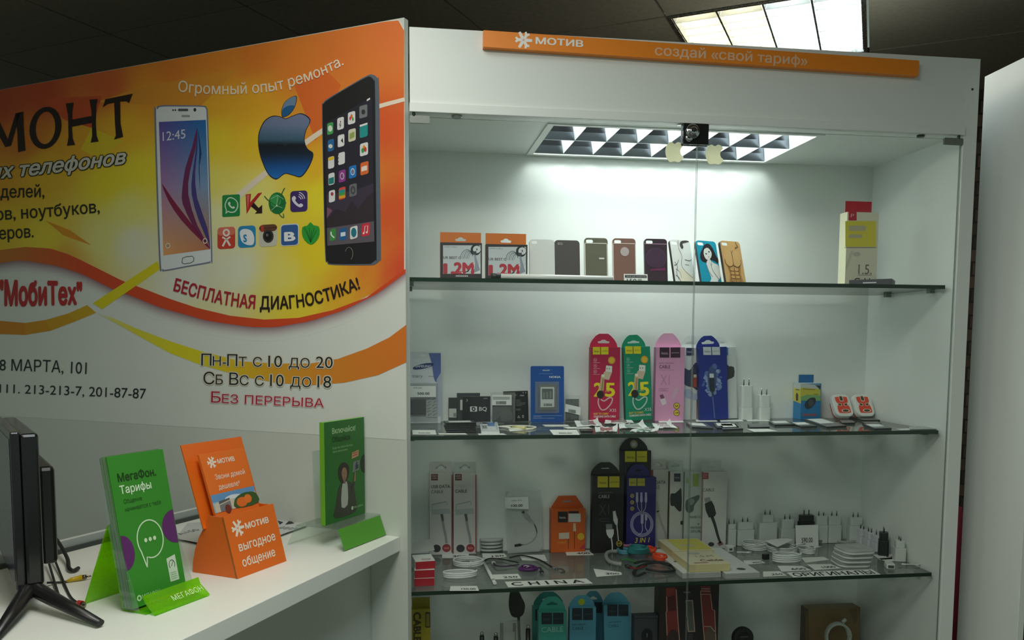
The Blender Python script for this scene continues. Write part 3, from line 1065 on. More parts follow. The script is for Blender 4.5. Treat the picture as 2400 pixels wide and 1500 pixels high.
mb.poly(band(ell(1284, 1272, 24, 40, 16, 200, 300), 4), (120, 112, 106), 0.0024, 'paper', p3)
ppart(mb, 'phone_picture', 'printed dark phone with rows of app icons')

# blue fruit emblem
mb = MB()
ap = smooth_loop([(717, 560), (726, 500), (758, 440), (806, 412), (852, 416), (884, 428), (930, 410), (985, 397), (1036, 436), (1010, 500), (1000, 560), (1018, 612), (1054, 645), (1028, 722), (980, 784), (930, 776), (880, 766), (828, 800), (780, 770), (745, 700), (724, 630)], 4)
cx_, cy_ = 885, 600
mb.poly([(cx_ + (x - cx_) * 1.035, cy_ + (y - cy_) * 1.03) for x, y in ap], (40, 40, 60), 0.0015, 'paper', p3)
ys = [(395, (120, 130, 165)), (470, (110, 126, 160)), (560, (60, 96, 120)), (590, (16, 24, 34)), (640, (18, 34, 52)), (720, (20, 80, 150)), (800, (30, 120, 205))]
tri = [(cx_, cy_)] + ap


def acol(y):
    return tuple(interp([(a, c[i]) for a, c in ys], y) for i in range(3))


for i in range(len(ap)):
    a, b = ap[i], ap[(i + 1) % len(ap)]
    K = 8
    for k in range(K):
        q = [(cx_ + (a[0] - cx_) * (k + 1) / K, cy_ + (a[1] - cy_) * (k + 1) / K), (cx_ + (b[0] - cx_) * (k + 1) / K, cy_ + (b[1] - cy_) * (k + 1) / K), (cx_ + (b[0] - cx_) * k / K, cy_ + (b[1] - cy_) * k / K), (cx_ + (a[0] - cx_) * k / K, cy_ + (a[1] - cy_) * k / K)]
        if k == 0:
            q = q[:3]
        mb.face([p3(*x) + (0.0018,) for x in q], [acol(x[1]) for x in q], 'paper')
leaf = smooth_loop([(868, 412), (864, 362), (890, 312), (948, 284), (944, 340), (912, 392)], 4)
mb.poly([(905 + (x - 905) * 1.08, 350 + (y - 350) * 1.05) for x, y in leaf], (40, 40, 60), 0.0016, 'paper', p3)
mb.poly(leaf, (110, 140, 172), 0.0018, 'paper', p3)
mb.poly(smooth_loop([(868, 412), (866, 370), (900, 345), (940, 345), (912, 392)], 3), (30, 96, 150), 0.0020, 'paper', p3)
ppart(mb, 'fruit_emblem')

# the nine small square marks


def icon(draw):
    mb = MB(); draw(mb); ppart(mb, 'app_icon')


def P_(mb, pts, c, z=0.0020):
    mb.poly(pts, c, z, 'paper', p3)


def skew(x0, y0, x1, y1, r, k=-0.10):
    return [(x, y + (x - x0) * k) for x, y in rrect(x0, y0, x1, y1, r, 3)]


PH = [(-1, -.55), (-.6, -1), (-.25, -.6), (-.4, -.2), (.2, .45), (.6, .3), (1, .65), (.55, 1), (-.1, .75), (-.75, .1)]


def handset(mb, x, y, r, c, z):
    P_(mb, smooth_loop([(x + r * a, y + r * b) for a, b in PH], 3), c, z)


def i1(mb):
    P_(mb, skew(487, 905, 598, 1042, 10, -0.06), (30, 140, 70), 0.0015)
    P_(mb, smooth_loop([(502, 966), (520, 925), (548, 918), (580, 940), (588, 975), (570, 1010), (540, 1016), (524, 1010), (508, 1022), (510, 1000)], 3), (215, 235, 220), 0.0018)
    P_(mb, smooth_loop([(509, 966), (525, 930), (548, 925), (576, 944), (581, 975), (566, 1003), (540, 1008), (524, 1002), (514, 1010), (516, 996)], 3), (30, 140, 70), 0.0020)
    handset(mb, 546, 968, 22, (225, 240, 228), 0.0022)


def i2(mb):
    P_(mb, [(634, 900), (668, 896), (662, 950), (712, 892), (738, 888), (668, 975), (640, 1022)], (190, 40, 44), 0.0015)
    P_(mb, [(640, 905), (660, 902), (648, 1000)], (225, 110, 100), 0.0018)
    P_(mb, [(668, 975), (684, 950), (716, 985), (738, 965), (738, 1018), (692, 1020), (706, 1006)], (44, 24, 22), 0.0017)


def i3(mb):
    P_(mb, ell(832, 955, 54, 68, 24), (24, 120, 56), 0.0015)
    P_(mb, ell(822, 940, 34, 42, 20), (54, 160, 84), 0.0017)
    for pth in ([(752, 910), (775, 935), (830, 970), (890, 950)], [(880, 860), (868, 880), (840, 950), (826, 985)], [(826, 985), (790, 1000)], [(826, 985), (850, 1030), (874, 1045), (870, 1020)]):
        P_(mb, band(smooth_loop(pth, 3, False), 6, 5), (40, 110, 60), 0.0019)
    for pth in ([(830, 970), (796, 1000)], [(830, 970), (866, 985)], [(830, 970), (836, 905)], [(790, 930), (836, 905)], [(836, 905), (872, 930)]):
        P_(mb, band(pth, 3), (170, 214, 180), 0.0020)
    P_(mb, ell(830, 970, 5, 6, 8), (225, 240, 225), 0.0021)


def i4(mb):
    P_(mb, skew(914, 880, 1022, 1012, 20, -0.06), (66, 44, 110), 0.0015)
    handset(mb, 960, 945, 36, (226, 222, 236), 0.0018)
    for r in (20, 32, 44):
        P_(mb, band(ell(962, 935, r, r * 1.1, 8, -80, -10), 5), (226, 222, 236), 0.0018)


def i5(mb):
    P_(mb, skew(457, 1108, 568, 1244, 20, -0.06), (206, 66, 52), 0.0015)
    P_(mb, skew(457, 1108, 568, 1160, 20, -0.06), (222, 120, 100), 0.0016)
    P_(mb, band(ell(513, 1140, 17, 19, 20) + [(530, 1140)], 11), (240, 232, 226), 0.0018)
    P_(mb, band([(488, 1168), (513, 1182), (538, 1166)], 11), (240, 232, 226), 0.0018)
    P_(mb, band([(513, 1180), (490, 1226)], 12), (240, 232, 226), 0.0018)
    P_(mb, band([(513, 1180), (537, 1222)], 12), (240, 232, 226), 0.0018)


def i6(mb):
    P_(mb, skew(586, 1100, 697, 1236, 22, -0.06), (40, 140, 196), 0.0015)
    P_(mb, smooth_loop([(600, 1130), (628, 1116), (670, 1128), (688, 1170), (682, 1212), (650, 1218), (614, 1200), (600, 1165)], 3), (236, 242, 246), 0.0017)
    a = p3(622, 1198); mb.text('S', a[0], a[1], 0.020, (40, 140, 196), 0.0019, 'paper', bold=0.05)


def i7(mb):
    P_(mb, skew(718, 1092, 832, 1230, 24, -0.06), (206, 204, 190), 0.0015)
    P_(mb, skew(718, 1092, 832, 1136, 24, -0.06), (104, 66, 44), 0.0016)
    P_(mb, [(730, 1096), (748, 1094), (748, 1134), (730, 1136)], (190, 60, 50), 0.0018)
    P_(mb, ell(776, 1162, 34, 42, 20), (60, 54, 50), 0.0018)
    P_(mb, ell(776, 1162, 24, 30, 18), (24, 22, 24), 0.0020)
    P_(mb, ell(770, 1155, 8, 10, 10), (100, 104, 112), 0.0022)


def i8(mb):
    P_(mb, skew(852, 1088, 968, 1226, 20, -0.06), (210, 222, 232), 0.0015)
    P_(mb, skew(857, 1094, 963, 1221, 17, -0.06), (50, 94, 158), 0.0017)
    a = p3(882, 1192); b = p3(942, 1190); mb.text('B', a[0], a[1], 0.0235, (236, 240, 244), 0.0019, 'paper', w=b[0] - a[0], bold=0.05)


def i9(mb):
    P_(mb, smooth_loop([(990, 1105), (1020, 1096), (1040, 1074), (1062, 1094), (1094, 1102), (1098, 1150), (1080, 1190), (1044, 1216), (1004, 1188), (988, 1150)], 2), (44, 160, 56), 0.0015)
    for k in range(6):
        P_(mb, band([(1042, 1200), (1004 + k * 15, 1110 + (k % 2) * 14)], 4), (24, 110, 40), 0.0018)


for f in (i1, i2, i3, i4, i5, i6, i7, i8, i9):
    icon(f)

# lettering
DK = (38, 20, 12)


def letters(draw):
    mb = MB(); draw(mb); ppart(mb, 'lettering')


def l1(mb):
    T_ = [(248, 233), (312.5, 220), (309, 229), (304, 242), (298, 238), (283, 238.5), (284, 290), (290, 321), (268.5, 327.5), (273, 318), (271, 290), (269, 241), (254, 244), (242, 252), (246, 241)]
    N1 = [(155.5, 243), (174, 241), (171, 262), (170, 300), (172, 325), (177.5, 340), (158.5, 342), (162, 322), (161, 270)]
    N2 = [(211, 234), (230, 232.5), (227, 250), (226, 290), (228, 318), (232.5, 332), (214, 334.5), (217.5, 318), (216, 262)]
    NB = [(169, 281), (217, 272), (217.5, 288), (170, 297.5)]
    for p in (T_, N1, N2, NB):
        mb.poly(p, DK, 0.0022, 'paper', PP)
    o, i = ell(108, 300, 37.5, 49, 28), ell(108, 300, 23, 38, 28)
    sh = lambda q: (q[0], q[1] - 0.16 * (q[0] - 108))
    for k in range(28):
        l = (k + 1) % 28
        mb.poly([sh(o[k]), sh(o[l]), sh(i[l]), sh(i[k])], DK, 0.0022, 'paper', PP)
    for p in ([(38, 266), (56, 262), (57, 300), (61, 353), (44, 357), (42, 310)], [(38, 266), (50, 264), (27, 342), (14, 345)], [(-22, 280), (-4, 277), (27, 342), (14, 345)], [(-22, 280), (-8, 278), (-22, 368), (-38, 370)]):
        mb.poly(p, DK, 0.0022 + 0.0001 * (p[0][0] < 0), 'paper', PP)


letters(l1)


def tb(t, base, h, c, bold=0.02, shear=0.0, z=0.0022, halo=None, hb=0.10):
    def d(mb):
        if halo:
            mb.text_path(t, base, h, halo, z - 0.0003, 'paper', PP, bold + hb, shear)
        mb.text_path(t, base, h, c, z, 'paper', PP, bold, shear)
    letters(d)


CRM = (236, 226, 200)
tb('их телефонов', [(-22, 421), (100, 408), (200, 396), (298, 383)], 33, (214, 212, 196), 0.03, 0.32, 0.0024, (40, 40, 30), 0.06)
GR = (40, 40, 18)
tb('оделей,', [(-16, 464), (105, 462)], 29, GR, 0.012)
tb('ов, ноутбуков,', [(-8, 516.5), (120, 508), (235, 498)], 29, GR, 0.012)
tb('еров.', [(0, 561), (80, 556)], 29, GR, 0.012)
tb('Огромный опыт ремонта.', smooth_loop([(419, 215), (470, 219.5), (520, 221.5), (580, 220), (646, 213), (713, 194), (760, 176), (807, 152)], 4, False), 26, (244, 232, 210), 0.008, 0, 0.0024)
tb('БЕСПЛАТНАЯ', smooth_loop([(408, 681), (450, 694), (500, 708), (550, 718), (598, 723.5)], 4, False), (30, 31), (176, 34, 52), 0.03, 0, 0.0024)
tb('ДИАГНОСТИКА!', smooth_loop([(611, 724.5), (673, 723.5), (727, 716), (780, 702), (845, 676)], 4, False), (30, 29), (40, 22, 18), 0.03, 0, 0.0024)
tb('"МобиТех"', [(-2, 715), (60, 715), (193, 712)], (58, 50), (186, 44, 44), 0.05)
BK = (22, 40, 38)
tb('8 МАРТА, 101', [(0, 868), (100, 871), (204, 876.5)], (27, 29), BK, 0.0)
tb('111. 213-213-7, 201-87-87', [(0, 920), (170, 926.5), (343, 934.5)], (21, 25), BK, 0.0)
HAL = (224, 214, 196)


def smallcaps(runs, base, h, c, halo=None):
    """capitals with smaller capitals behind them, spread along the baseline; every word a part of its own"""
    ws = [(text_shape(t, 0.0)[2] + 0.12) * k if t.strip() else 0.42 for t, k in runs]
    tot = sum(ws)
    x, word, words = 0, [], []
    for (t, k), w in zip(runs, ws):
        if t.strip():
            word.append((t, k, x / tot, (x + w - 0.10 * k) / tot))
        else:
            words.append(word)
            word = []
        x += w
    words.append(word)
    at_ = lambda a: (base[0][0] + (base[1][0] - base[0][0]) * a, base[0][1] + (base[1][1] - base[0][1]) * a)
    for word in words:
        def d(mb):
            for t, k, a, b in word:
                if halo:
                    mb.text_path(t, [at_(a), at_(b)], h * k, halo, 0.0021, 'paper', PP, 0.07)
                mb.text_path(t, [at_(a), at_(b)], h * k, c, 0.0024, 'paper', PP, 0.0)
        letters(d)


s_ = 0.80
smallcaps([('П', 1), ('Н-', s_), ('П', 1), ('Т', s_), (' ', 1), ('С', s_), (' ', 1), ('10', 1), (' ', 1), ('ДО', s_), (' ', 1), ('20', 1)], [(473, 856.5), (784, 863)], 28, BK, HAL)
smallcaps([('С', 1), ('Б', s_), (' ', 1), ('В', 1), ('С', s_), (' ', 1), ('С', s_), (' ', 1), ('10', 1), (' ', 1), ('ДО', s_), (' ', 1), ('18', 1)], [(478, 900), (780, 909)], 29, BK, HAL)
smallcaps([('Б', 1), ('ЕЗ', s_), (' ', 1), ('ПЕРЕРЫВА', s_)], [(496, 943), (762, 955)], 26, (176, 34, 60), (232, 200, 200))

# ------------------------------------------------------------------ goods: builders
Z1, Z2, Z3, Z4 = ZS[1], ZS[2], ZS[3], ZS[4]
BACKY = 0.4255
HEAD = {Z1: 0.38, Z2: Z1 - Z2 - 0.0125, Z3: Z2 - Z3 - 0.0125, Z4: Z3 - Z4 - 0.0125}      # clear height above each shelf


def crop(ox, oy, k):
    return lambda x, y: (ox + x / k, oy + y / k)


def upright(name, label, cat, u0, u1, vb, vt, z, d, y=None, group=None, roll=0.0, lean=0.0):
    """root of a thing standing on a shelf, and the map from photo to its front face"""
    if y is None:
        y = S((u0 + u1) / 2, vb, z).y
    y = min(y, BACKY - d)
    a, b = F(u0, vb, y), F(u1, vb, y)
    xc, w = (a.x + b.x) / 2, b.x - a.x
    h = min(F((u0 + u1) / 2, vt, y).z - z, HEAD[z])
    t = thing(name, label, cat, (xc, y, z + 0.0004 + abs(math.sin(roll)) * w / 2 + d * math.sin(lean)), 0, group, rx=-lean, ry=roll)
    M_ = Matrix.Rotation(roll, 2)

    def fx(u, v):
        p = F(u, v, y)
        X, Zz = p.x - xc, p.z - z
        return (X * math.cos(roll) - Zz * math.sin(roll), X * math.sin(roll) + Zz * math.cos(roll))
    return t, w, h, y, fx


def tab_outline(kind, x0, x1, z0, z1):
    w, h = x1 - x0, z1 - z0
    if kind == 'arch':
        return [(x0, z0), (x1, z0), (x1, z0 + h * .12), (x1 - w * .03, z0 + h * .35), (x1 - w * .12, z0 + h * .62), (x1 - w * .24, z0 + h * .86), (x1 - w * .34, z1), (x0 + w * .34, z1), (x0 + w * .22, z0 + h * .86), (x0 + w * .10, z0 + h * .6), (x0 + w * .02, z0 + h * .33), (x0, z0 + h * .12)]
    if kind == 'cham':
        return [(x0, z0), (x1, z0), (x1, z0 + h * .15), (x1 - w * .24, z1), (x0 + w * .22, z1), (x0, z0 + h * .15)]
    return [(x0, z0), (x1, z0), (x1, z1), (x0, z1)]


def slot_outline(kind, cx, cz, w, h):
    if kind == 'euro':
        return [(cx - w / 2, cz - h * .25), (cx - w / 2 + h * .2, cz - h / 2), (cx + w / 2 - h * .2, cz - h / 2), (cx + w / 2, cz - h * .25), (cx + w / 2, cz), (cx + w * .3, cz + h * .1), (cx + w * .12, cz + h / 2), (cx - w * .12, cz + h / 2), (cx - w * .3, cz + h * .1), (cx - w / 2, cz)]
    if kind == 'round':
        return ell(cx, cz, w / 2, h / 2, 16)
    return rrect(cx - w / 2, cz - h / 2, cx + w / 2, cz + h / 2, min(w, h) * .45, 3)


def holed(out, hole):
    if hole:
        k = min(range(len(hole)), key=lambda i: (hole[i][0] - out[0][0]) ** 2 + (hole[i][1] - out[0][1]) ** 2)
        hole = hole[k:] + hole[:k]
    return out + [out[0]] + [hole[0]] + hole[1:][::-1] + [hole[0]] if hole else out


def ybuild(mb):
    """prisms drawn as x, z and thickness: turn thickness into depth (+y)"""
    for i in range(len(mb.v)):
        v = mb.v[i]
        mb.v[i] = Vector((v.x, v.z, v.y))


def carton(name, label, cat, u0, u1, vb, vt, z, d, col, side=None, top=None, y=None, group=None, roll=0.0, lean=0.0, tab=None, art=None, fin='card', right=None):
    t, w, h, y, fx = upright(name, label, cat, u0, u1, vb, vt, z, d, y, group, roll, lean)
    mb = MB()
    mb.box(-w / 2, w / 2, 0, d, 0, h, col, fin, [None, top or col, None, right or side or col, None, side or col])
    mb.build('carton', t, bevel=0.0005)
    if tab:
        kind, tu0, tu1, tv, tc, hole = tab
        xr, zr = t.location.x, z
        cr_, sr_ = math.cos(roll), math.sin(roll)
        pa, pb = F(tu0, vt, y + d), F(tu1, vt, y + d)
        x0 = max((pa.x - xr) * cr_ - (pa.z - zr) * sr_, -w / 2)
        x1 = min((pb.x - xr) * cr_ - (pb.z - zr) * sr_, w / 2)
        mb = MB()
        z1 = h + (F((u0 + u1) / 2, tv, y + d).z - F((u0 + u1) / 2, vt, y).z) + 0.002
        z1 = min(z1, HEAD[z])
        out = tab_outline(kind, x0, x1, h - 0.004, z1)
        hl = None
        if hole:
            hk, hw, hh, hy = hole
            hl = slot_outline(hk, (x0 + x1) / 2, h + (z1 - h) * hy, (x1 - x0) * hw, (z1 - h) * hh)
        mb.prism(holed(out, hl), d + 0.0001, d + 0.0008, tc, fin)
        ybuild(mb)
        mb.build('hang_tab', t)
    if art:
        mb = MB()
        mb.M = Matrix.Translation((0, -0.0001, 0)) @ FRONT
        art(mb, fx, w, h)
        mb.build('printed_front', t)
    return t


def R4(fx, c, x0, y0, x1, y1):
    return [fx(*c(x0, y1)), fx(*c(x1, y1)), fx(*c(x1, y0)), fx(*c(x0, y0))]


def TX(mb, fx, c, t, x0, y, x1, hpx, col, z=0.0004, bold=0.0, shear=0.0, fin='card'):
    """lettering from crop x0 to x1 on baseline y, capital height hpx in crop units"""
    a, b, e = fx(*c(x0, y)), fx(*c(x1, y)), fx(*c(x0, y - hpx))
    mb.text(t, a[0], a[1], math.hypot(e[0] - a[0], e[1] - a[1]), col, z, fin, w=b[0] - a[0], bold=bold, shear=shear)


def brand2(mb, fx, c, x0, y0, x1, y1, gap, bg, ink, z=0.0003):
    m = (x0 + x1) / 2
    mb.poly(R4(fx, c, x0, y0, m - gap / 2, y1), bg, z)
    mb.poly(R4(fx, c, m + gap / 2, y0, x1, y1), bg, z)
    hgt = y1 - y0
    TX(mb, fx, c, 'hoco.', x0 + (m - x0) * .18, y0 + hgt * .68, m - gap / 2 - (m - x0) * .12, hgt * .26, ink, z + 0.0002, 0.01)
    TX(mb, fx, c, 'premium', m + gap / 2 + (m - x0) * .12, y0 + hgt * .58, x1 - (m - x0) * .12, hgt * .14, ink, z + 0.0002)


def P4(mb, fx, c, pts, col, z=0.0003, fin='card', sm=0):
    q = [fx(*c(*p)) for p in (smooth_loop(pts, sm) if sm else pts)]
    mb.poly(q, col, z, fin)


def B4(mb, fx, c, pts, w, col, z=0.0003, sm=3, w1=None):
    q = smooth_loop(pts, sm, False) if sm else pts
    P4(mb, fx, c, band(q, w, w1), col, z)


def slip(label, px, z, text=None, col=(228, 232, 226), th=0.0003, lift=0.0006, group='paper price slips', name='price_slip', ink=(30, 30, 34), box=(0.5, 0.2, 0.95, 0.5), curl=0.0, cat='price slip'):
    """paper slip lying on a shelf; corners near-left, near-right, far-right, far-left"""
    q = [S(u, v, z + lift) for u, v in px]
    c = sum(q, Vector()) / len(q)
    o = thing(name, label, cat, (c.x, c.y, z + lift), 0, group)
    mb = MB()
    mb.prism([(p.x - c.x, p.y - c.y) for p in q], 0, th, col, 'paper')
    mb.build('paper', o)
    if text and len(q) == 4:
        def fn(x, y):
            a = q[0] * ((1 - x) * (1 - y)) + q[1] * (x * (1 - y)) + q[2] * (x * y) + q[3] * ((1 - x) * y)
            return (a.x - c.x, a.y - c.y)
        mb = MB()
        mb.text(text, box[0], box[1], box[3] - box[1], ink, th + 0.0002, 'paper', fn, w=box[2] - box[0], bold=0.02)
        mb.build('lettering', o)
    return o


def slab(name, label, cat, px, z, h, col, top=None, group=None, fin='plastic', extra=None, lift=0.0003):
    """flat block lying on a shelf; px = its top outline in the photo, near-left first"""
    q = [S(u, v, z + lift + h) for u, v in px]
    c = sum(q, Vector()) / len(q)
    o = thing(name, label, cat, (c.x, c.y, z + lift), 0, group)
    mb = MB()
    mb.prism([(p.x - c.x, p.y - c.y) for p in q], 0, h, top or col, fin, side=col)
    mb.build('body', o, bevel=0.0006)
    if extra:
        def fn(x, y):
            a = q[0] * ((1 - x) * (1 - y)) + q[1] * (x * (1 - y)) + q[2] * (x * y) + q[3] * ((1 - x) * y)
            return (a.x - c.x, a.y - c.y)
        extra(o, fn, h)
    return o


def sticker(x0, y0, x1, y1, col=(228, 232, 228), name='paper_tag'):
    def f(o, fn, h):
        mb = MB()
        mb.prism([fn(x0, y0), fn(x1, y0), fn(x1, y1), fn(x0, y1)], h + 0.0001, h + 0.0005, col, 'paper')
        mb.build(name, o)
    return f


def coil_path(rx, ry, turns, rise, n=22, jit=0.08, seed=1, x0=0, y0=0, z0=0):
    rnd = random.Random(seed)
    p = []
    N = int(turns * n)
    ph = [rnd.uniform(-jit, jit) for _ in range(int(turns) + 3)]
    for i in range(N + 1):
        a = 2 * PI * i / n
        k = i / n
        f = ph[int(k)] + (ph[int(k) + 1] - ph[int(k)]) * (k - int(k))
        p.append((x0 + rx * (1 + f) * math.cos(a), y0 + ry * (1 - f) * math.sin(a), z0 + rise * k))
    return p


# ------------------------------------------------------------------ top shelf
c2 = crop(960, 500, 6)
c3s = crop(1220, 520, 4.2857)
c4 = crop(1880, 440, 4.6154)
OR = (226, 124, 44)


def noxon(mb, fx, w, h, ox, oy):
    c = lambda x, y: c2(x + ox, y + oy)
    mb.poly(R4(fx, c, 470, 452, 998, 852), (206, 214, 218), 0.0003)
    P4(mb, fx, c, [(870, 852), (998, 700), (998, 852)], (226, 232, 234), 0.0004)
    P4(mb, fx, c, ell(930, 515, 72, 78, 20), (36, 42, 48), 0.0004)
    mb.poly(R4(fx, c, 1000, 452, 1016, 852), (58, 54, 56), 0.0006)
    P4(mb, fx, c, ell(945, 510, 55, 52, 20), (224, 230, 230), 0.0006)
    P4(mb, fx, c, [(948, 482), (932, 512), (944, 512), (936, 540), (960, 505), (946, 505)], (40, 44, 50), 0.0008)
    for k in range(6):
        B4(mb, fx, c, [(715 + 22 * k, 640), (735 + 24 * k, 560 + k * 3), (800 + 14 * k, 512 + 12 * k), (850 + 8 * k, 530 + 10 * k), (880, 560 + 10 * k)], 7, (70, 100, 108) if k % 2 == 0 else (150, 160, 164), 0.0005)
    for k in range(7):
        B4(mb, fx, c, [(690 + 30 * k, 835 - k * 3), (760 + 24 * k, 842 - k * 10), (830 + 14 * k, 800 - k * 14), (860 + 8 * k, 740 - 8 * k)], 9, (228, 232, 234), 0.0009)
    P4(mb, fx, c, [(890, 535), (938, 535), (938, 582), (890, 582)], (70, 72, 80), 0.0007)
    P4(mb, fx, c, [(905, 582), (925, 582), (990, 800), (880, 850), (920, 700)], (150, 160, 172), 0.0006)
    TX(mb, fx, c, 'SUPER CABLE', 482, 480, 668, 15, (110, 110, 114), 0.0005)
    TX(mb, fx, c, 'UR BEST C', 474, 640, 720, 36, (96, 92, 98), 0.0006, 0.02)
    TX(mb, fx, c, '1.', 488, 845, 625, 140, (186, 62, 72), 0.0008, 0.06)
    TX(mb, fx, c, '2M', 632, 845, 895, 155, (192, 58, 70), 0.0008, 0.06)
    TX(mb, fx, c, 'NOXON', 652, 893, 818, 24, (228, 232, 232), 0.0006, 0.04)


for k, (lab, u0, u1, vt, tu0, tu1, tv, ox, oy) in enumerate((
        ('orange topped cable box nearest the left end of the top shelf', 1032.5, 1129.5, 569, 1031.5, 1128, 547, 0, 0),
        ('orange topped cable box standing beside the white phone case', 1139, 1236, 573, 1138, 1233, 549.5, 638, 22))):
    carton('cable_box', lab, 'cable box', u0, u1, 655, vt, Z1, 0.026, (58, 54, 56), (150, 70, 44), y=0.17, group='orange topped cable boxes', right=(120, 40, 48),
           tab=('rect', tu0, tu1, tv, OR, ('euro', 0.26, 0.34, 0.40)), art=lambda mb, fx, w, h, ox=ox, oy=oy: noxon(mb, fx, w, h, ox, oy))


def case(label, u0, u1, vt, col, side, hole, art=None, y=None, lean=0.12, yaw=0.0, fin='plastic', lip=None):
    y = 0.19 if y is None else y
    a, b = F(u0, 655, y), F(u1, 655, y)
    w = (b.x - a.x)
    h = (F((u0 + u1) / 2, vt, y).z - Z1) / math.cos(lean)
    xc = (a.x + b.x) / 2
    t = thing('phone_case', label, 'phone case', (xc, y, Z1 + 0.0006 + 0.009 * math.sin(lean)), yaw, 'phone cases on the top shelf', rx=-lean)
    mb = MB()
    r = w * 0.14
    out = rrect(-w / 2, 0, w / 2, h, r, 5)
    hl = None
    if hole:
        hx, hz, hw, hh = hole
        hl = slot_outline('slot', hx * w, hz * h, hw * w, hh * h)
    mb.prism(holed(out[::1], hl), 0.0, 0.0012, col, fin, side=side)
    ybuild(mb)
    mb.build('back_shell', t)
    mb = MB()
    inn = rrect(-w / 2 + 0.0016, 0.0016, w / 2 - 0.0016, h - 0.0016, r * 0.9, 5)
    n = len(out)
    for i in range(n):
        j = (i + 1) % n
        for p, q2 in ((out, 1), (inn, -1)):
            mb.face([(p[i][0], 0.0012, p[i][1]), (p[j][0], 0.0012, p[j][1]), (p[j][0], 0.009, p[j][1]), (p[i][0], 0.009, p[i][1])], side, fin, True)
        mb.face([(out[i][0], 0.009, out[i][1]), (out[j][0], 0.009, out[j][1]), (inn[j][0], 0.009, inn[j][1]), (inn[i][0], 0.009, inn[i][1])], side, fin)
    mb.build('bumper', t)
    if art:
        mb = MB()
        mb.M = Matrix.Translation((0, -0.0001, 0)) @ FRONT
        art(mb, w, h)
        mb.build('printed_back', t)
    return t


def nfn(w, h):
    return lambda x, y: ((x - 0.5) * w, (1 - y) * h)


HS = (-0.28, 0.925, 0.30, 0.07)
case('plain white phone case left of the dark grey one', 1242, 1301, 561, (224, 228, 224), (214, 220, 214), (-0.30, 0.93, 0.22, 0.07), fin='plastic')
case('plain dark grey phone case on the top shelf', 1301, 1360, 563, (78, 74, 72), (60, 57, 56), (-0.27, 0.92, 0.20, 0.06), lambda mb, w, h: mb.poly(ell(-0.27 * w, 0.92 * h, 0.1 * w, 0.035 * h, 12), (120, 116, 112), 0.0003), fin='rubber')


def a_olive(mb, w, h):
    f = nfn(w, h)
    mb.poly([f(x, y) for x, y in ((.02, .11), (.96, .11), (.96, .125), (.02, .125))], (228, 228, 214), 0.0003)
    mb.poly([f(x, y) for x, y in ((.0, .13), (.04, .13), (.04, 1), (0, 1))], (216, 216, 200), 0.0003)
    mb.poly([f(x, y) for x, y in ((.95, .13), (1, .13), (1, 1), (.95, 1))], (206, 206, 190), 0.0003)
    mb.poly([f(x, y) for x, y in ((.62, .43), (.84, .43), (.84, .46), (.62, .46))], (226, 228, 222), 0.0004)
    mb.poly([f(x, y) for x, y in ((.3, .965), (.78, .965), (.78, .985), (.3, .985))], (220, 222, 212), 0.0004)


case('olive mirrored phone case with a pale rim', 1371, 1426, 557.5, (112, 112, 96), (214, 214, 196), HS, a_olive, fin='gloss')


def a_brown(mb, w, h):
    f = nfn(w, h)
    mb.poly([f(x, y) for x, y in ((.02, .105), (.98, .105), (.98, .12), (.02, .12))], (222, 206, 196), 0.0003)
    mb.poly([f(.52 + .19 * math.cos(a * PI / 12), .29 + .10 * math.sin(a * PI / 12)) for a in range(24)], (186, 176, 172), 0.0004, 'card')
    mb.poly([f(x, y) for x, y in ((0, .13), (.035, .13), (.035, 1), (0, 1))], (214, 200, 190), 0.0003)
    mb.poly([f(x, y) for x, y in ((.965, .13), (1, .13), (1, 1), (.965, 1))], (200, 186, 176), 0.0003)


case('brown mirrored phone case with a round window', 1437.5, 1491.5, 558.5, (136, 104, 94), (206, 190, 180), HS, a_brown, fin='gloss')


def a_purple(mb, w, h):
    f = nfn(w, h)
    mb.poly([f(x, y) for x, y in ((.02, .105), (.98, .105), (.98, .118), (.02, .118))], (190, 150, 170), 0.0003)
    mb.poly([f(.5 + .44 * math.cos(a * PI / 16), .42 + .22 * math.sin(a * PI / 16)) for a in range(32)], (96, 78, 94), 0.0003, 'gloss')
    mb.poly([f(.5 + .42 * math.cos(a * PI / 16), .42 + .21 * math.sin(a * PI / 16)) for a in range(32)], (82, 62, 82), 0.0005, 'gloss')
    mb.poly([f(x, y) for x, y in ((.25, .66), (.9, .63), (.9, .69), (.25, .70))], (112, 44, 84), 0.0004)


case('dark purple glossy phone case on the top shelf', 1512, 1565.5, 559.5, (70, 58, 66), (58, 50, 56), HS, a_purple, fin='gloss')


def a_line(mb, w, h):
    f = nfn(w, h)
    g = (120, 122, 116)
    for pth, wd in (([(.42, .0), (.40, .2), (.5, .35), (.44, .5), (.42, .6)], .012), ([(.1, .5), (.2, .6), (.12, .75), (.2, .9)], .014), ([(.3, .45), (.2, .55), (.05, .58)], .012), ([(.42, .6), (.6, .72), (.9, .85)], .010), ([(.62, .44), (.85, .46), (.95, .43)], .012), ([(.05, .8), (.2, .85), (.3, .98)], .014), ([(.6, .55), (.8, .56)], .008), ([(.1, .66), (.28, .72), (.34, .86)], .008)):
        mb.poly([f(*p) for p in band(smooth_loop(pth, 3, False), wd * 1.6)], g, 0.0003)
    mb.poly([f(*p) for p in smooth_loop([(.55, .03), (.8, .0), (.97, .02), (.8, .05), (.62, .08), (.64, .16), (.55, .2), (.47, .12)], 3)], (64, 60, 58), 0.0004)
    mb.poly([f(x, y) for x, y in ((.3, .62), (.98, .8), (.98, .99), (.2, .99))], (226, 222, 198), 0.00025)


case('white phone case with a thin line drawing', 1580, 1635.5, 562, (226, 230, 224), (52, 50, 50), HS, a_line, lean=0.26, yaw=0.30, y=0.185)


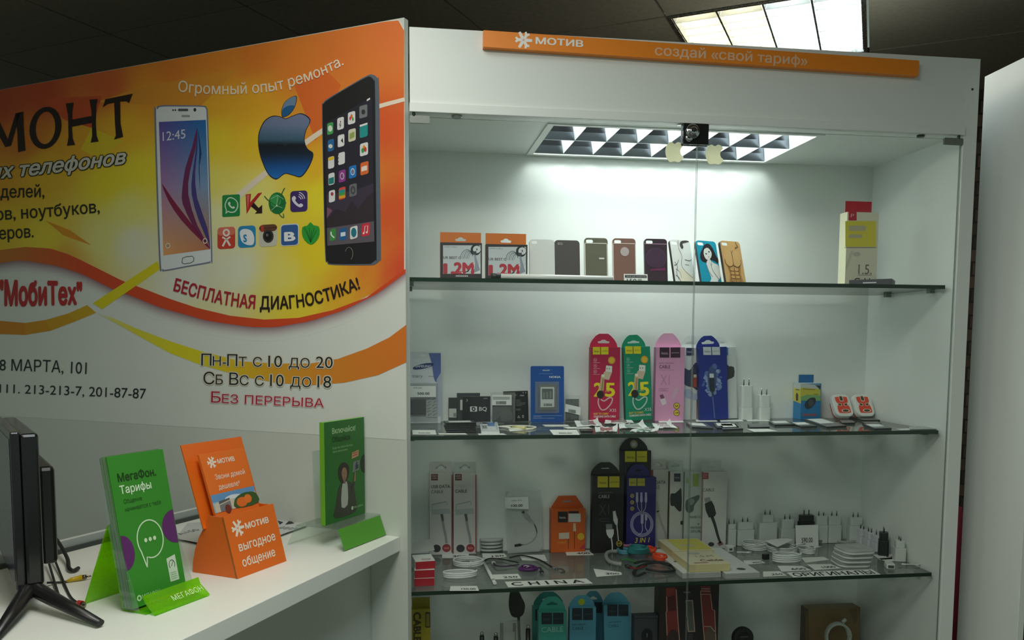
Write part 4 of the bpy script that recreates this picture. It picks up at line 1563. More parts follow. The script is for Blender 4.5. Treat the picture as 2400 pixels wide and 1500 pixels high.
def a_blue(mb, w, h):
    f = nfn(w, h)
    sk = (226, 230, 224)
    mb.poly([f(*p) for p in smooth_loop([(.40, .10), (.62, .06), (.80, .16), (.92, .34), (1.0, .40), (.96, .5), (.8, .46), (.66, .44), (.34, .5), (.12, .44), (.14, .3), (.26, .2)], 3)], (38, 34, 40), 0.0003)
    mb.poly([f(*p) for p in smooth_loop([(.36, .20), (.56, .16), (.70, .26), (.66, .36), (.52, .43), (.38, .42), (.30, .32)], 3)], sk, 0.0005)
    mb.poly([f(*p) for p in smooth_loop([(.42, .46), (.56, .42), (.72, .5), (.96, .56), (.98, .8), (.82, .9), (.84, .99), (.34, .99), (.5, .86), (.42, .7), (.36, .56)], 3)], sk, 0.0004)
    for pth in ([(.58, .50), (.62, .66), (.78, .8), (.92, .9)], [(.36, .55), (.44, .7), (.58, .82)], [(.60, .42), (.64, .50), (.60, .56)]):
        mb.poly([f(*p) for p in band(smooth_loop(pth, 3, False), .016)], (90, 86, 90), 0.0006)
    for x, y in ((.42, .30), (.58, .25)):
        mb.poly([f(x + .045 * math.cos(a), y + .016 * math.sin(a)) for a in [i * PI / 5 for i in range(10)]], (40, 36, 40), 0.0007)
    mb.poly([f(*p) for p in band([(.50, .375), (.56, .36)], .014)], (190, 90, 90), 0.0007)


case('turquoise phone case with a dark haired woman drawing', 1641, 1698, 564, (28, 158, 186), (40, 42, 52), HS, a_blue, lean=0.26, yaw=0.32, y=0.180)


def a_torso(mb, w, h):
    f = nfn(w, h)
    d = (112, 78, 42)
    m = (176, 132, 78)
    mb.poly([f(*p) for p in smooth_loop([(.08, .40), (.3, .6), (.5, .62), (.72, .6), (.9, .42), (.8, .75), (.86, .98), (.2, .98), (.24, .72)], 3)], m, 0.0003)
    for cx_, s in ((.30, -1), (.70, 1)):
        mb.poly([f(*p) for p in smooth_loop([(.5 + s * .02, .32), (.5 + s * .04, .24), (.5 + s * .3, .22), (.5 + s * .42, .34), (.5 + s * .40, .50), (.5 + s * .2, .58), (.5 + s * .03, .53)], 3)], (212, 172, 112), 0.0004)
    for pth, wd in (([(.5, .25), (.5, .5), (.48, .56)], .022), ([(.1, .42), (.12, .52), (.3, .59), (.48, .55)], .02), ([(.9, .42), (.88, .52), (.7, .59), (.5, .56)], .02), ([(.5, .58), (.5, .95)], .016), ([(.2, .55), (.3, .7), (.26, .98)], .018), ([(.8, .55), (.72, .7), (.78, .98)], .018), ([(.3, .92), (.5, .95), (.72, .92)], .016)):
        mb.poly([f(*p) for p in band(smooth_loop(pth, 3, False), wd)], d, 0.0006)
    for r in range(3):
        for s in (-1, 1):
            mb.poly([f(.5 + s * .12 + .1 * math.cos(a), .645 + r * .085 + .034 * math.sin(a)) for a in [i * PI / 8 for i in range(16)]], (204, 160, 100), 0.0005)
            mb.poly([f(*p) for p in band([(.5 + s * .03, .68 + r * .085), (.5 + s * .12, .685 + r * .085), (.5 + s * .21, .67 + r * .085)], .012)], d, 0.0007)
    mb.poly([f(*p) for p in band([(.44, .22), (.5, .27), (.57, .21)], .014)], d, 0.0006)
    mb.poly([f(*p) for p in band([(.76, .02), (.86, .12), (.7, .16)], .03)], d, 0.0006)


case('tan phone case printed with a muscular torso', 1698, 1756, 564.5, (206, 166, 108), (52, 44, 40), HS, a_torso, lean=0.26, yaw=0.34, y=0.185)

# slim white rod with a dark end, set along the front edge
p0, p1 = Vector((0.385, 0.040, Z1 + 0.0072)), Vector((0.690, 0.064, Z1 + 0.0072))
st = thing('white_stick', 'slim white stick with dark end cap lying at the front of the top shelf', 'stick', (p0.x, p0.y, Z1))
mb = MB(); mb.tube([p0 - st.location, p1 - st.location], 0.0065, (234, 236, 232), 'plastic', n=14); mb.build('rod', st)
mb = MB(); dd = (p1 - p0).normalized(); mb.tube([p0 - st.location - dd * 0.026, p0 - st.location - dd * 0.001], 0.0068, (58, 66, 64), 'plastic', n=14); mb.build('end_cap', st)


def card_up(label, u0, u1, vb, vt, z, y, lines, group='standing price cards', lean=0.2, blackbar=False, name='price_card'):
    a, b = F(u0, vb, y), F(u1, vb, y)
    h = F((u0 + u1) / 2, vt, y).z - z
    w = b.x - a.x
    t = thing(name, label, 'price card', ((a.x + b.x) / 2, y, z + 0.0006), 0, group, rx=-lean)
    mb = MB(); mb.box(-w / 2, w / 2, 0, 0.0006, 0, h, (230, 233, 228), 'paper'); mb.build('card', t)
    mb = MB(); mb.M = Matrix.Translation((0, -0.0001, 0)) @ FRONT
    if blackbar:
        mb.poly([(-w * .46, h * .62), (w * .46, h * .62), (w * .46, h * .88), (-w * .46, h * .88)], (34, 34, 36), 0.0002)
    for tx, x, y_, hh, ww, c_ in lines:
        mb.text(tx, (x - .5) * w, y_ * h, hh * h, c_, 0.0004, 'paper', w=ww * w, bold=0.01)
    mb.build('lettering', t)
    return t


IK = (34, 34, 36)
card_up('small white price card reading 150 before the brown phone case', 1463, 1518.5, 663, 642, Z1, 0.15, [('150', .12, .08, .44, .40, IK), ('00', .58, .30, .22, .16, IK), ('Чехлы для телефонов', .08, .70, .11, .84, (220, 222, 220))], blackbar=True)


def a_cream(mb, fx, w, h):
    mb.poly(R4(fx, c4, 466, 362, 798, 640), (222, 210, 70), 0.0003)
    P4(mb, fx, c4, rrect(505, 412, 690, 468, 20), (190, 182, 150), 0.0005)
    P4(mb, fx, c4, rrect(500, 508, 650, 545, 16), (190, 182, 150), 0.0005)
    mb.poly(R4(fx, c4, 458, 646, 800, 651), (70, 62, 50), 0.0004)
    mb.poly(R4(fx, c4, 502, 262, 588, 356), (188, 44, 58), 0.0006)
    TX(mb, fx, c4, 'P', 525, 322, 560, 40, (226, 190, 180), 0.0008)
    TX(mb, fx, c4, '1.5.', 606, 935, 750, 110, (112, 108, 96), 0.0005, -0.01)
    mb.poly(R4(fx, c4, 604, 944, 752, 949), (112, 108, 96), 0.0005)
    TX(mb, fx, c4, 'Cable', 560, 1040, 780, 66, (84, 60, 52), 0.0005, 0.02)
    P4(mb, fx, c4, [(520, 690), (560, 680), (480, 900), (470, 860)], (206, 204, 178), 0.0003)
    P4(mb, fx, c4, ell(590, 720, 40, 24, 14), (190, 192, 176), 0.0003)


carton('cable_box', 'tall cream cable carton with red tab at the right end of the top shelf', 'cable box', 1979.7, 2053.5, 668, 497.5, Z1, 0.040, (222, 220, 196), (226, 224, 190), y=0.19,
       tab=('rect', 1981, 2050, 474, (186, 40, 54), None), art=a_cream)
bk = thing('flat_box', 'flat black box lying on the right end of the top shelf', 'box', (1.487, 0.052, Z1 + 0.0003), math.radians(-38))
mb = MB(); mb.box(-0.112, 0, 0, 0.09, 0, 0.0175, (62, 66, 70), 'card'); mb.build('carton', bk, bevel=0.0008)
mb = MB(); mb.M = Matrix.Translation((0, -0.0001, 0)) @ FRONT; mb.box(-0.075, -0.040, 0.0065, 0.0095, 0, 0.0002, (206, 210, 210), 'card'); mb.build('printed_front', bk)

# ------------------------------------------------------------------ second shelf: batteries, chargers, cable boxes
c5 = crop(950, 800, 5.714)
c6 = crop(1340, 760, 5)
c7 = crop(1660, 840, 4)


def barcode(mb, f, x0, y0, x1, y1, z, n=14, seed=1):
    rnd = random.Random(seed)
    x = x0
    while x < x1:
        w = (x1 - x0) / n * rnd.choice((0.3, 0.5, 0.8))
        mb.poly([f(x, y0), f(min(x + w, x1), y0), f(min(x + w, x1), y1), f(x, y1)], (40, 42, 44), z, 'paper')
        x += w + (x1 - x0) / n * rnd.choice((0.3, 0.5))


# pale blister pack half hidden by the partition
t, w, h, y, fx = upright('battery_pack', 'white and blue blister battery pack beside the poster partition', 'battery pack', 960.5, 1034, 985, 825, Z2, 0.012, y=0.36)
mb = MB()
out = rrect(-w / 2, 0, w / 2, h, 0.003)
a, b = fx(*c5(160, 220)), fx(*c5(325, 175))
mb.prism(holed(out, slot_outline('euro', (a[0] + b[0]) / 2, (a[1] + b[1]) / 2, b[0] - a[0], 0.008)), 0.010, 0.0107, (214, 218, 222), 'card'); ybuild(mb)
mb.build('backing_card', t)
mb = MB(); mb.M = Matrix.Translation((0, 0.0098, 0)) @ FRONT
P4(mb, fx, c5, [(315, 160), (478, 160), (478, 1010), (440, 560), (400, 540), (380, 480), (355, 300)], (92, 112, 172), 0.0002)
P4(mb, fx, c5, [(420, 520), (478, 420), (478, 1010), (440, 1010)], (176, 186, 206), 0.0004)
P4(mb, fx, c5, smooth_loop([(100, 362), (150, 330), (250, 300), (350, 292), (385, 310), (340, 345), (230, 372), (130, 382)], 3), (52, 66, 116), 0.0005)
TX(mb, fx, c5, 'SAMSUNG', 138, 352, 345, 32, (214, 220, 230), 0.0007, 0.03)
TX(mb, fx, c5, 'ttery', 92, 488, 235, 44, (110, 116, 120), 0.0004)
for k in range(5):
    P4(mb, fx, c5, ell(320 + 24 * k, 472, 6, 6, 8), (90, 96, 110), 0.0005)
mb.build('printed_front', t)
mb = MB()
q = [fx(*c5(60, 1026)), fx(*c5(430, 1026)), fx(*c5(430, 562)), fx(*c5(60, 562))]
x0, x1, z0, z1 = max(q[0][0], -w / 2 + 0.001), q[1][0], 0.001, q[2][1]
mb.box(x0, x1, -0.004, 0.0096, z0, z1, (220, 225, 225), 'clear_film')
mb.build('blister', t, bevel=0.002)
mb = MB(); mb.M = Matrix.Translation((0, 0.0080, 0)) @ FRONT
mb.poly(R4(fx, c5, 285, 752, 425, 1022), (176, 182, 184), 0.0002)
for k in range(12):
    cx_, cy_ = 320 + 70 * (k % 2) + 12 * (k // 2 % 2), 775 + 42 * (k // 2)
    P4(mb, fx, c5, band(smooth_loop([(cx_ - 26, cy_ + 14), (cx_ - 6, cy_ - 4), (cx_ + 26, cy_ - 12)], 3, False), 10, 4), (96, 102, 106), 0.0004)
mb.build('insert_card', t)
mb = MB(); a, b = fx(*c5(70, 988)), fx(*c5(276, 776)); mb.box(max(a[0], -w / 2 + 0.002), b[0], 0.0005, 0.0060, a[1], b[1], (52, 54, 60), 'plastic'); mb.build('battery', t, bevel=0.001)
pc = thing('price_card', 'white price card reading 500.00 stuck on the pale blister pack', 'price card', (t.location.x, y - 0.0046, Z2), 0, 'standing price cards')
mb = MB(); mb.M = FRONT; a, b = fx(*c5(64, 746)), fx(*c5(408, 596)); ax = max(a[0], -w / 2); mb.box(ax, b[0], a[1], b[1], 0, 0.0004, (230, 233, 230), 'paper'); mb.build('card', pc)
mb = MB(); mb.M = Matrix.Translation((0, -0.0005, 0)) @ FRONT
TX(mb, fx, c5, '500.00', 162, 714, 322, 34, IK, 0.0002, 0.02, fin='paper')
TX(mb, fx, c5, 'АКБ для', 104, 630, 220, 18, IK, 0.0002, 0.0, fin='paper')
mb.build('lettering', pc)


def small_battery(label, u0, u1, vb, vt, d, col, art=None, y=None, fin='card', roll=0.0):
    return carton('battery_box', label, 'battery box', u0, u1, vb, vt, Z2, d, col, y=y, art=art, fin=fin, group='boxed phone batteries', roll=roll)


def a_lab1(mb, fx, w, h):
    mb.poly(R4(fx, c5, 584, 902, 684, 1022), (200, 204, 200), 0.0003)
    barcode(mb, lambda x, y_: fx(*c5(x, y_)), 645, 1012, 680, 960, 0.0005, 6)


small_battery('small dark battery box with a white label by the blister pack', 1051.5, 1070.8, 985, 932.5, 0.012, (64, 70, 70), a_lab1, y=0.385)
small_battery('dark grey battery box behind the black one with a white square', 1071.2, 1125, 985, 921.5, 0.010, (74, 80, 82), lambda mb, fx, w, h: mb.poly(R4(fx, c5, 735, 785, 775, 922), (216, 219, 217), 0.0003), y=0.392)


def a_bq(mb, fx, w, h):
    mb.poly(R4(fx, c5, 775, 742, 868, 1058), (38, 42, 44), 0.0002)
    P4(mb, fx, c5, rrect(867, 874, 960, 942, 8), (222, 226, 224), 0.0004)
    P4(mb, fx, c5, ell(914, 908, 27, 29, 16), (44, 48, 50), 0.0006)
    P4(mb, fx, c5, ell(914, 908, 13, 14, 12), (200, 205, 204), 0.0008)
    P4(mb, fx, c5, [(884, 884), (898, 884), (898, 892), (884, 892)], (44, 48, 50), 0.0006)
    TX(mb, fx, c5, 'BQ', 988, 932, 1090, 54, (224, 228, 226), 0.0004, 0.01)
    TX(mb, fx, c5, '3', 812, 808, 836, 34, (170, 175, 174), 0.0004)
    P4(mb, fx, c5, [(1046, 760), (1100, 760), (1100, 774), (1046, 774)], (120, 126, 126), 0.0004)


small_battery('black battery box with a white square and two white letters', 1084.8, 1149.5, 988, 929.5, 0.014, (48, 52, 54), a_bq, y=0.33)


def a_blk(mb, fx, w, h):
    TX(mb, fx, c5, 'RY', 1465, 738, 1496, 22, (170, 175, 172), 0.0004)
    for k, (yy, xe) in enumerate(((790, 1545), (810, 1540), (828, 1610), (846, 1605), (864, 1560), (910, 1545), (925, 1540))):
        P4(mb, fx, c5, [(1480, yy), (xe, yy), (xe, yy + 6), (1480, yy + 6)], (130, 136, 134), 0.0004)
    P4(mb, fx, c5, band([(1505, 1030), (1518, 1000), (1534, 1030), (1505, 1030)], 8), (200, 204, 202), 0.0004)
    P4(mb, fx, c5, [(1560, 998), (1590, 998), (1582, 1012), (1568, 1012)], (200, 204, 202), 0.0004)
    P4(mb, fx, c5, [(1566, 1020), (1586, 1020), (1586, 1030), (1566, 1030)], (200, 204, 202), 0.0004)
    P4(mb, fx, c5, [(1535, 724), (1590, 724), (1590, 740), (1535, 740)], (150, 156, 154), 0.0004)
    for x in (1578, 1612):
        P4(mb, fx, c5, ell(x, 694, 7, 8, 8), (190, 194, 192), 0.0004)


small_battery('black battery box with white print left of the blue blister pack', 1182, 1239, 988, 918, 0.012, (36, 39, 41), a_blk, y=0.385, roll=-0.03)


def film_bag(name, label, cat, u0, u1, vb, vt, z, y, roll=0.0, fin='milky_film', inside=None, tagpx=None, tagtext=None, c=None, group=None, wav=0.0022):
    """flat zip bag standing on its edge: two rippled films, what is inside, and a stuck label"""
    t, w, h, y, fx = upright(name, label, cat, u0, u1, vb, vt, z, 0.01, y, group, roll)
    for nm, yy, s in (('front_film', 0.001, -1), ('back_film', 0.009, 1)):
        mb = MB()
        n, m = 10, 12
        for i in range(n):
            for j in range(m):
                q = []
                for a, b in ((i, j), (i + 1, j), (i + 1, j + 1), (i, j + 1)):
                    x, zz = a / n, b / m
                    e = min(x, 1 - x, zz, 1 - zz) * 4
                    e = min(e, 1)
                    q.append(((x - .5) * w, 0.005 + s * (0.0035 * e + wav * e * math.sin(9 * x + 7 * zz * s) * math.cos(6 * zz + x * 4)), zz * h))
                mb.face(q, (215, 220, 216), fin, True)
        mb.build(nm, t)
    if inside:
        inside(t, fx, w, h)
    if tagpx:
        mb = MB(); mb.M = Matrix.Translation((0, -0.0028, 0)) @ FRONT
        q = [fx(*c(*p)) for p in tagpx]
        mb.prism(q, 0.0, 0.0003, (226, 230, 227), 'paper')
        mb.build('paper_label', t)
        if tagtext:
            mb = MB(); mb.M = Matrix.Translation((0, -0.0032, 0)) @ FRONT
            tagtext(mb, fx)
            mb.build('lettering', t)
    return t


def in_dark(t, fx, w, h):
    mb = MB(); mb.box(-w * .42, w * .42, 0.0035, 0.0065, 0.002, h * .86, (86, 92, 92), 'plastic'); mb.build('battery', t, bevel=0.0008)


def tg1(mb, fx):
    f = lambda x, y_: fx(*c5(x, y_))
    for k in range(3):
        mb.poly([f(1172, 752 + k * 13), f(1398, 752 + k * 13), f(1398, 746 + k * 13), f(1172, 746 + k * 13)], (110, 114, 114), 0.0002, 'paper')
    barcode(mb, f, 1212, 845, 1350, 802, 0.0002)


film_bag('battery_bag', 'clear bag with a barcode label between the two black battery boxes', 'bag', 1149.8, 1208, 988, 920, Z2, 0.335, inside=in_dark, tagpx=[(1160, 857), (1422, 857), (1422, 718), (1160, 718)], tagtext=tg1, c=c5, group='small clear bags', fin='clear_film')


def tg2(mb, fx):
    f = lambda x, y_: fx(*c5(x, y_))
    barcode(mb, lambda x, y_: f(x, y_ + (x - 2140) * .16), 2180, 945, 2280, 900, 0.0002)


film_bag('battery_bag', 'clear bag with a tilted label right of the blue blister pack', 'bag', 1323.5, 1360, 986, 927, Z2, 0.375, inside=in_dark, tagpx=[(2134, 942), (2340, 990), (2350, 885), (2142, 838)], tagtext=tg2, c=c5, group='small clear bags', fin='clear_film')

# blue blister pack
t, w, h, y, fx = upright('battery_pack', 'bright blue blister battery pack on the second shelf', 'battery pack', 1245, 1323.5, 988, 858.6, Z2, 0.012, y=0.345, lean=0.05)
BL = (30, 84, 164)
mb = MB()
a = fx(*c5(1900, 410)); out = rrect(-w / 2, 0, w / 2, h, 0.005)
mb.prism(holed(out, slot_outline('slot', a[0], a[1] + 0.0035, 0.022, 0.0022)), 0.010, 0.0108, BL, 'gloss'); ybuild(mb)
mb.build('backing_card', t)
mb = MB(); mb.M = Matrix.Translation((0, 0.0099, 0)) @ FRONT
TX(mb, fx, c5, 'NOKIA', 1942, 494, 2092, 26, (224, 230, 236), 0.0003, 0.03)
P4(mb, fx, c5, [(1725, 1004), (2110, 1004), (2110, 1000), (1725, 1000)], (150, 180, 220), 0.0003)
TX(mb, fx, c5, 'Nokia Battery', 1725, 1022, 1835, 12, (190, 206, 230), 0.0003)
TX(mb, fx, c5, 'Energy to perform to a mobile device', 1725, 1042, 2005, 12, (200, 212, 232), 0.0003)
P4(mb, fx, c5, [(1800, 440), (1990, 440), (1990, 435), (1800, 435)], (110, 150, 210), 0.0003)
P4(mb, fx, c5, [(1800, 388), (1880, 384), (1900, 368), (1920, 384), (1985, 392), (1985, 388), (1900, 374)], (90, 134, 200), 0.0003)
mb.build('printed_front', t)
for nm, px, d0, d1 in (('blister', (1742, 545, 2070, 970), 0.0035, 0.0097), ('blister', (1790, 585, 2030, 925), -0.002, 0.0034)):
    a, b = fx(*c5(px[0], px[3])), fx(*c5(px[2], px[1]))
    mb = MB(); mb.box(a[0], b[0], d0, d1, a[1], b[1], (150, 180, 220), 'clear_film'); mb.build(nm, t, bevel=0.0015)
a, b = fx(*c5(1813, 888)), fx(*c5(2000, 618))
mb = MB(); mb.box(a[0], b[0], 0.0, 0.006, a[1], b[1], (214, 218, 218), 'plastic'); bt = mb.build('battery', t, bevel=0.0008)
mb = MB(); mb.M = Matrix.Translation((0, -0.0002, 0)) @ FRONT
mb.poly(R4(fx, c5, 1832, 640, 1980, 780), (72, 80, 82), 0.0002)
for x in (1848, 1890, 1936):
    mb.poly(R4(fx, c5, x, 690 - (x - 1848) * .2, x + 24, 765), (120, 128, 128), 0.0004)
barcode(mb, lambda x, y_: fx(*c5(x, y_)), 1855, 872, 1968, 838, 0.0003)
mb.build('printed_label', bt)

# loose stacks in front
BLK = (30, 33, 34)
for k in range(5):
    dx = (0.0, 0.002, -0.001, 0.001, 0.004)[4 - k]
    o = thing('phone_battery', ('lowest', 'second', 'third', 'fourth', 'topmost')[k] + ' black battery of the stack at the left of the second shelf', 'battery', (0.285 + dx, 0.128, Z2 + 0.0006 + 0.0056 * k), 0.03 * (k - 2), 'stacked black batteries')
    mb = MB(); mb.box(-0.041, 0.041, -0.028, 0.028, 0, 0.0046, BLK, 'plastic'); mb.build('body', o, bevel=0.0008)
    mb = MB(); mb.box(-0.030, 0.030, -0.020, 0.022, 0.0047, 0.0049, (60, 66, 68) if k < 4 else (196, 200, 196), 'paper'); mb.build('paper_label', o)
for k, (px, lab) in enumerate(((((1116, 993), (1160, 993), (1157, 982), (1115, 982)), 'silver battery lying behind the white one with a blue panel'), (((1128, 1012), (1171, 1012), (1166, 989), (1124, 989)), 'white battery with a blue panel at the front of the second shelf'))):
    def ex(o, fn, h, k=k):
        mb = MB()
        if k:
            mb.poly([fn(.42, .55), fn(.8, .55), fn(.8, .93), fn(.42, .93)], (92, 132, 190), h + 0.0003)
            for x in (.1, .9):
                mb.poly([fn(x - .04, .2), fn(x + .04, .2), fn(x + .04, .9), fn(x - .04, .9)], (180, 190, 196), h + 0.0003)
            barcode(mb, fn, .12, .3, .36, .6, h + 0.0003, 6)
        else:
            mb.poly([fn(.1, .2), fn(.9, .2), fn(.9, .8), fn(.1, .8)], (186, 192, 194), h + 0.0003)
        mb.build('printed_label', o)
    slab('phone_battery', lab, 'battery', px, Z2, 0.006, (214, 220, 220) if k else (150, 158, 160), group='loose phone batteries', extra=ex)
# cream cable tied in a loop
t = thing('cable', 'cream cable loop with a tagged plug lying before the black battery boxes', 'cable', (0.452, 0.20, Z2), 0, 'loose cables on the second shelf')
mb = MB()
lp = smooth_loop([(-0.055, 0.02, .003), (-0.02, 0.035, .0035), (0.03, 0.035, .003), (0.055, 0.0, .003), (0.03, -0.045, .003), (-0.01, -0.035, .003), (-0.03, -0.01, .0035)], 5, False)
mb.tube(lp, 0.0022, (232, 230, 214), 'rubber'); mb.build('lead', t)
mb = MB(); mb.tube([(-0.012, -0.02, 0.006), (0.018, -0.05, 0.006)], 0.0062, (216, 206, 150), 'card', n=10, flat=0.7); mb.build('paper_wrap', t)
mb = MB(); mb.tube([(-0.02, -0.005, 0.0035), (-0.055, 0.025, 0.0035)], 0.0032, (226, 228, 222), 'plastic', flat=0.7); mb.build('plug', t)

# bright cable boxes
RD, YL = (186, 26, 74), (232, 216, 36)


def x35(mb, fx, base, dx, k):
    c = lambda x, y_: c6(x + dx + (y_ - 270) * k, y_)
    brand2(mb, fx, c, 247, 268, 430, 356, 10, YL, (120, 104, 20))
    P4(mb, fx, c, ell(467, 424, 43, 45, 18), (214, 160, 40), 0.0003)
    P4(mb, fx, c, ell(467, 424, 30, 32, 16), (232, 190, 60), 0.0005)
    for k_, yy in enumerate((420, 488, 556)):
        P4(mb, fx, c, ell(275, yy, 22, 24, 14), (222, 120, 150) if base is RD else (60, 176, 150), 0.0003)
        P4(mb, fx, c, ell(275, yy, 14, 16, 12), base, 0.0005)
        TX(mb, fx, c, ('U', 'A', 'C')[k_], 266, yy + 9, 284, 18, (232, 225, 225), 0.0006)
        P4(mb, fx, c, [(250, yy + 34), (330, yy + 34), (330, yy + 30), (250, yy + 30)], (224, 190, 200), 0.0003)
    TX(mb, fx, c, '2', 262, 846, 352, 164, YL, 0.0004, 0.03)
    TX(mb, fx, c, '5', 396, 846, 500, 164, YL, 0.0004, 0.03)
    TX(mb, fx, c, 'cm', 394, 796, 440, 26, (240, 225, 60), 0.0006)
    P4(mb, fx, c, [(402, 484), (474, 490), (470, 568), (436, 655), (368, 640), (372, 570), (398, 545)], (206, 186, 158), 0.0006)
    P4(mb, fx, c, [(402, 484), (474, 490), (470, 562), (394, 556)], (228, 226, 216), 0.0008)
    for x in (412, 440):
        P4(mb, fx, c, ell(x, 522, 6, 6, 8), (50, 44, 40), 0.0010)
    P4(mb, fx, c, [(346, 590), (386, 592), (372, 780), (318, 780)], (196, 172, 132), 0.0010)
    P4(mb, fx, c, [(350, 588), (384, 590), (382, 622), (348, 620)], (226, 222, 206), 0.0012)
    P4(mb, fx, c, [(362, 640), (372, 640), (356, 780), (344, 780)], (150, 116, 60), 0.0012)
    P4(mb, fx, c, ell(334, 824, 42, 46, 20), (44, 32, 34), 0.0014)
    B4(mb, fx, c, [(315, 868), (310, 930), (345, 1000), (400, 995), (460, 930), (475, 872), (440, 862), (380, 900), (340, 880)], 15, (222, 180, 186) if base is RD else (190, 206, 196), 0.0008)
    TX(mb, fx, c, 'X35', 440, 1026, 520, 36, (232, 228, 226), 0.0004, 0.0)
    TX(mb, fx, c, 'EASY TO CARRY', 258, 1062, 430, 24, (236, 196, 60), 0.0004, 0.03)
    TX(mb, fx, c, 'CHARGING DATA CABLE', 258, 1094, 514, 24, (236, 228, 222), 0.0004, 0.03)


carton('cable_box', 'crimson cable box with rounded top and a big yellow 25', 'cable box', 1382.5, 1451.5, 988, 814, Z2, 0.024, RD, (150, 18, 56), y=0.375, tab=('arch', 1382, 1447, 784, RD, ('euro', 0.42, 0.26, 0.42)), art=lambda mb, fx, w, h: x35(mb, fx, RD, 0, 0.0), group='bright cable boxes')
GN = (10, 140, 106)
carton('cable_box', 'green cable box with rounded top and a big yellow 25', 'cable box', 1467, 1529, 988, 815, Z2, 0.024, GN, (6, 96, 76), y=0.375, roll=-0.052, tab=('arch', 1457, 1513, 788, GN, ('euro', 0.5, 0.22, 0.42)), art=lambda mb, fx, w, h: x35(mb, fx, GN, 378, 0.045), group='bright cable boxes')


def a_pink(mb, fx, w, h):
    brand2(mb, fx, c6, 1030, 272, 1272, 392, 14, (70, 36, 56), (214, 186, 204))
    TX(mb, fx, c6, 'RAPID CHARGING', 1026, 466, 1195, 18, (140, 100, 130), 0.0003)
    TX(mb, fx, c6, 'CABLE', 1026, 518, 1152, 40, (92, 62, 84), 0.0003, 0.01)
    P4(mb, fx, c6, [(1026, 540), (1200, 540), (1200, 536), (1026, 536)], (176, 130, 160), 0.0003)
    TX(mb, fx, c6, 'X1', 1040, 710, 1145, 120, (196, 140, 178), 0.0003, 0.01)
    P4(mb, fx, c6, band([(1022, 756), (1130, 756), (1130, 784), (1022, 784), (1022, 756)], 4), (170, 110, 150), 0.0003)
    TX(mb, fx, c6, 'TYPE-C', 1046, 778, 1106, 14, (150, 90, 132), 0.0003)
    P4(mb, fx, c6, [(1028, 834), (1066, 820), (1090, 866), (1046, 878)], (128, 80, 104), 0.0004)
    P4(mb, fx, c6, [(1032, 880), (1092, 862), (1112, 930), (1062, 956)], (226, 206, 216), 0.0003)
    P4(mb, fx, c6, [(1198, 760), (1232, 730), (1256, 770), (1200, 884), (1166, 870)], (214, 172, 196), 0.0003)
    for yy, s in ((958, '3A'), (1040, '1M')):
        P4(mb, fx, c6, ell(1229, yy, 37, 38, 20), (80, 62, 50), 0.0003)
        P4(mb, fx, c6, ell(1229, yy, 31, 32, 20), (232, 206, 60), 0.0005)
        TX(mb, fx, c6, s, 1210, yy + 14, 1250, 28, (70, 56, 40), 0.0007, 0.02)


PK = (222, 158, 196)
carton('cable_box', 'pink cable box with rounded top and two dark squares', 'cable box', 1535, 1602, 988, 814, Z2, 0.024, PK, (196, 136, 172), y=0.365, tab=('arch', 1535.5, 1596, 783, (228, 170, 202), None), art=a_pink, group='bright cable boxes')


def a_wh1(mb, fx, w, h):
    mb.poly(R4(fx, c6, 1342, 278, 1430, 368), (44, 56, 96), 0.0003)
    TX(mb, fx, c6, 'hoco.', 1354, 334, 1418, 24, (222, 226, 230), 0.0005)
    P4(mb, fx, c6, smooth_loop([(1314, 520), (1380, 540), (1440, 460), (1478, 480), (1478, 760), (1420, 740), (1370, 730), (1314, 690)], 3), (66, 72, 104), 0.0003)
    P4(mb, fx, c6, [(1424, 590), (1464, 590), (1464, 740), (1424, 740)], (178, 84, 76), 0.0005)
    P4(mb, fx, c6, [(1428, 590), (1460, 590), (1460, 624), (1428, 624)], (222, 224, 222), 0.0007)
    P4(mb, fx, c6, smooth_loop([(1314, 780), (1380, 760), (1440, 820), (1478, 800), (1478, 880), (1400, 880), (1330, 850)], 3), (176, 190, 214), 0.0003)
    mb.poly(R4(fx, c6, 1462, 880, 1472, 1108), (150, 50, 64), 0.0003)


def a_wh2(mb, fx, w, h):
    mb.poly(R4(fx, c6, 1740, 282, 1832, 368), (56, 124, 184), 0.0003)
    TX(mb, fx, c6, 'hoco.', 1752, 334, 1820, 22, (222, 228, 232), 0.0005)
    P4(mb, fx, c6, smooth_loop([(1786, 500), (1812, 468), (1840, 500), (1900, 510), (1902, 620), (1840, 650), (1806, 676), (1786, 640)], 2), (64, 68, 72), 0.0003)


carton('cable_box', 'white cable box half hidden between the pink and the blue one', 'cable box', 1598, 1642, 984, 815, Z2, 0.022, (214, 220, 220), (190, 196, 198), y=0.401, tab=('arch', 1595, 1642, 788.5, (222, 227, 226), ('euro', 0.56, 0.24, 0.42)), art=a_wh1, group='white cable boxes on the second shelf')
carton('cable_box', 'white cable box half hidden behind the right of the blue one', 'cable box', 1676, 1728, 984, 815, Z2, 0.022, (216, 221, 220), (190, 196, 198), y=0.401, roll=-0.05, tab=('arch', 1662, 1708, 793, (222, 227, 226), ('euro', 0.5, 0.24, 0.5)), art=a_wh2, group='white cable boxes on the second shelf')


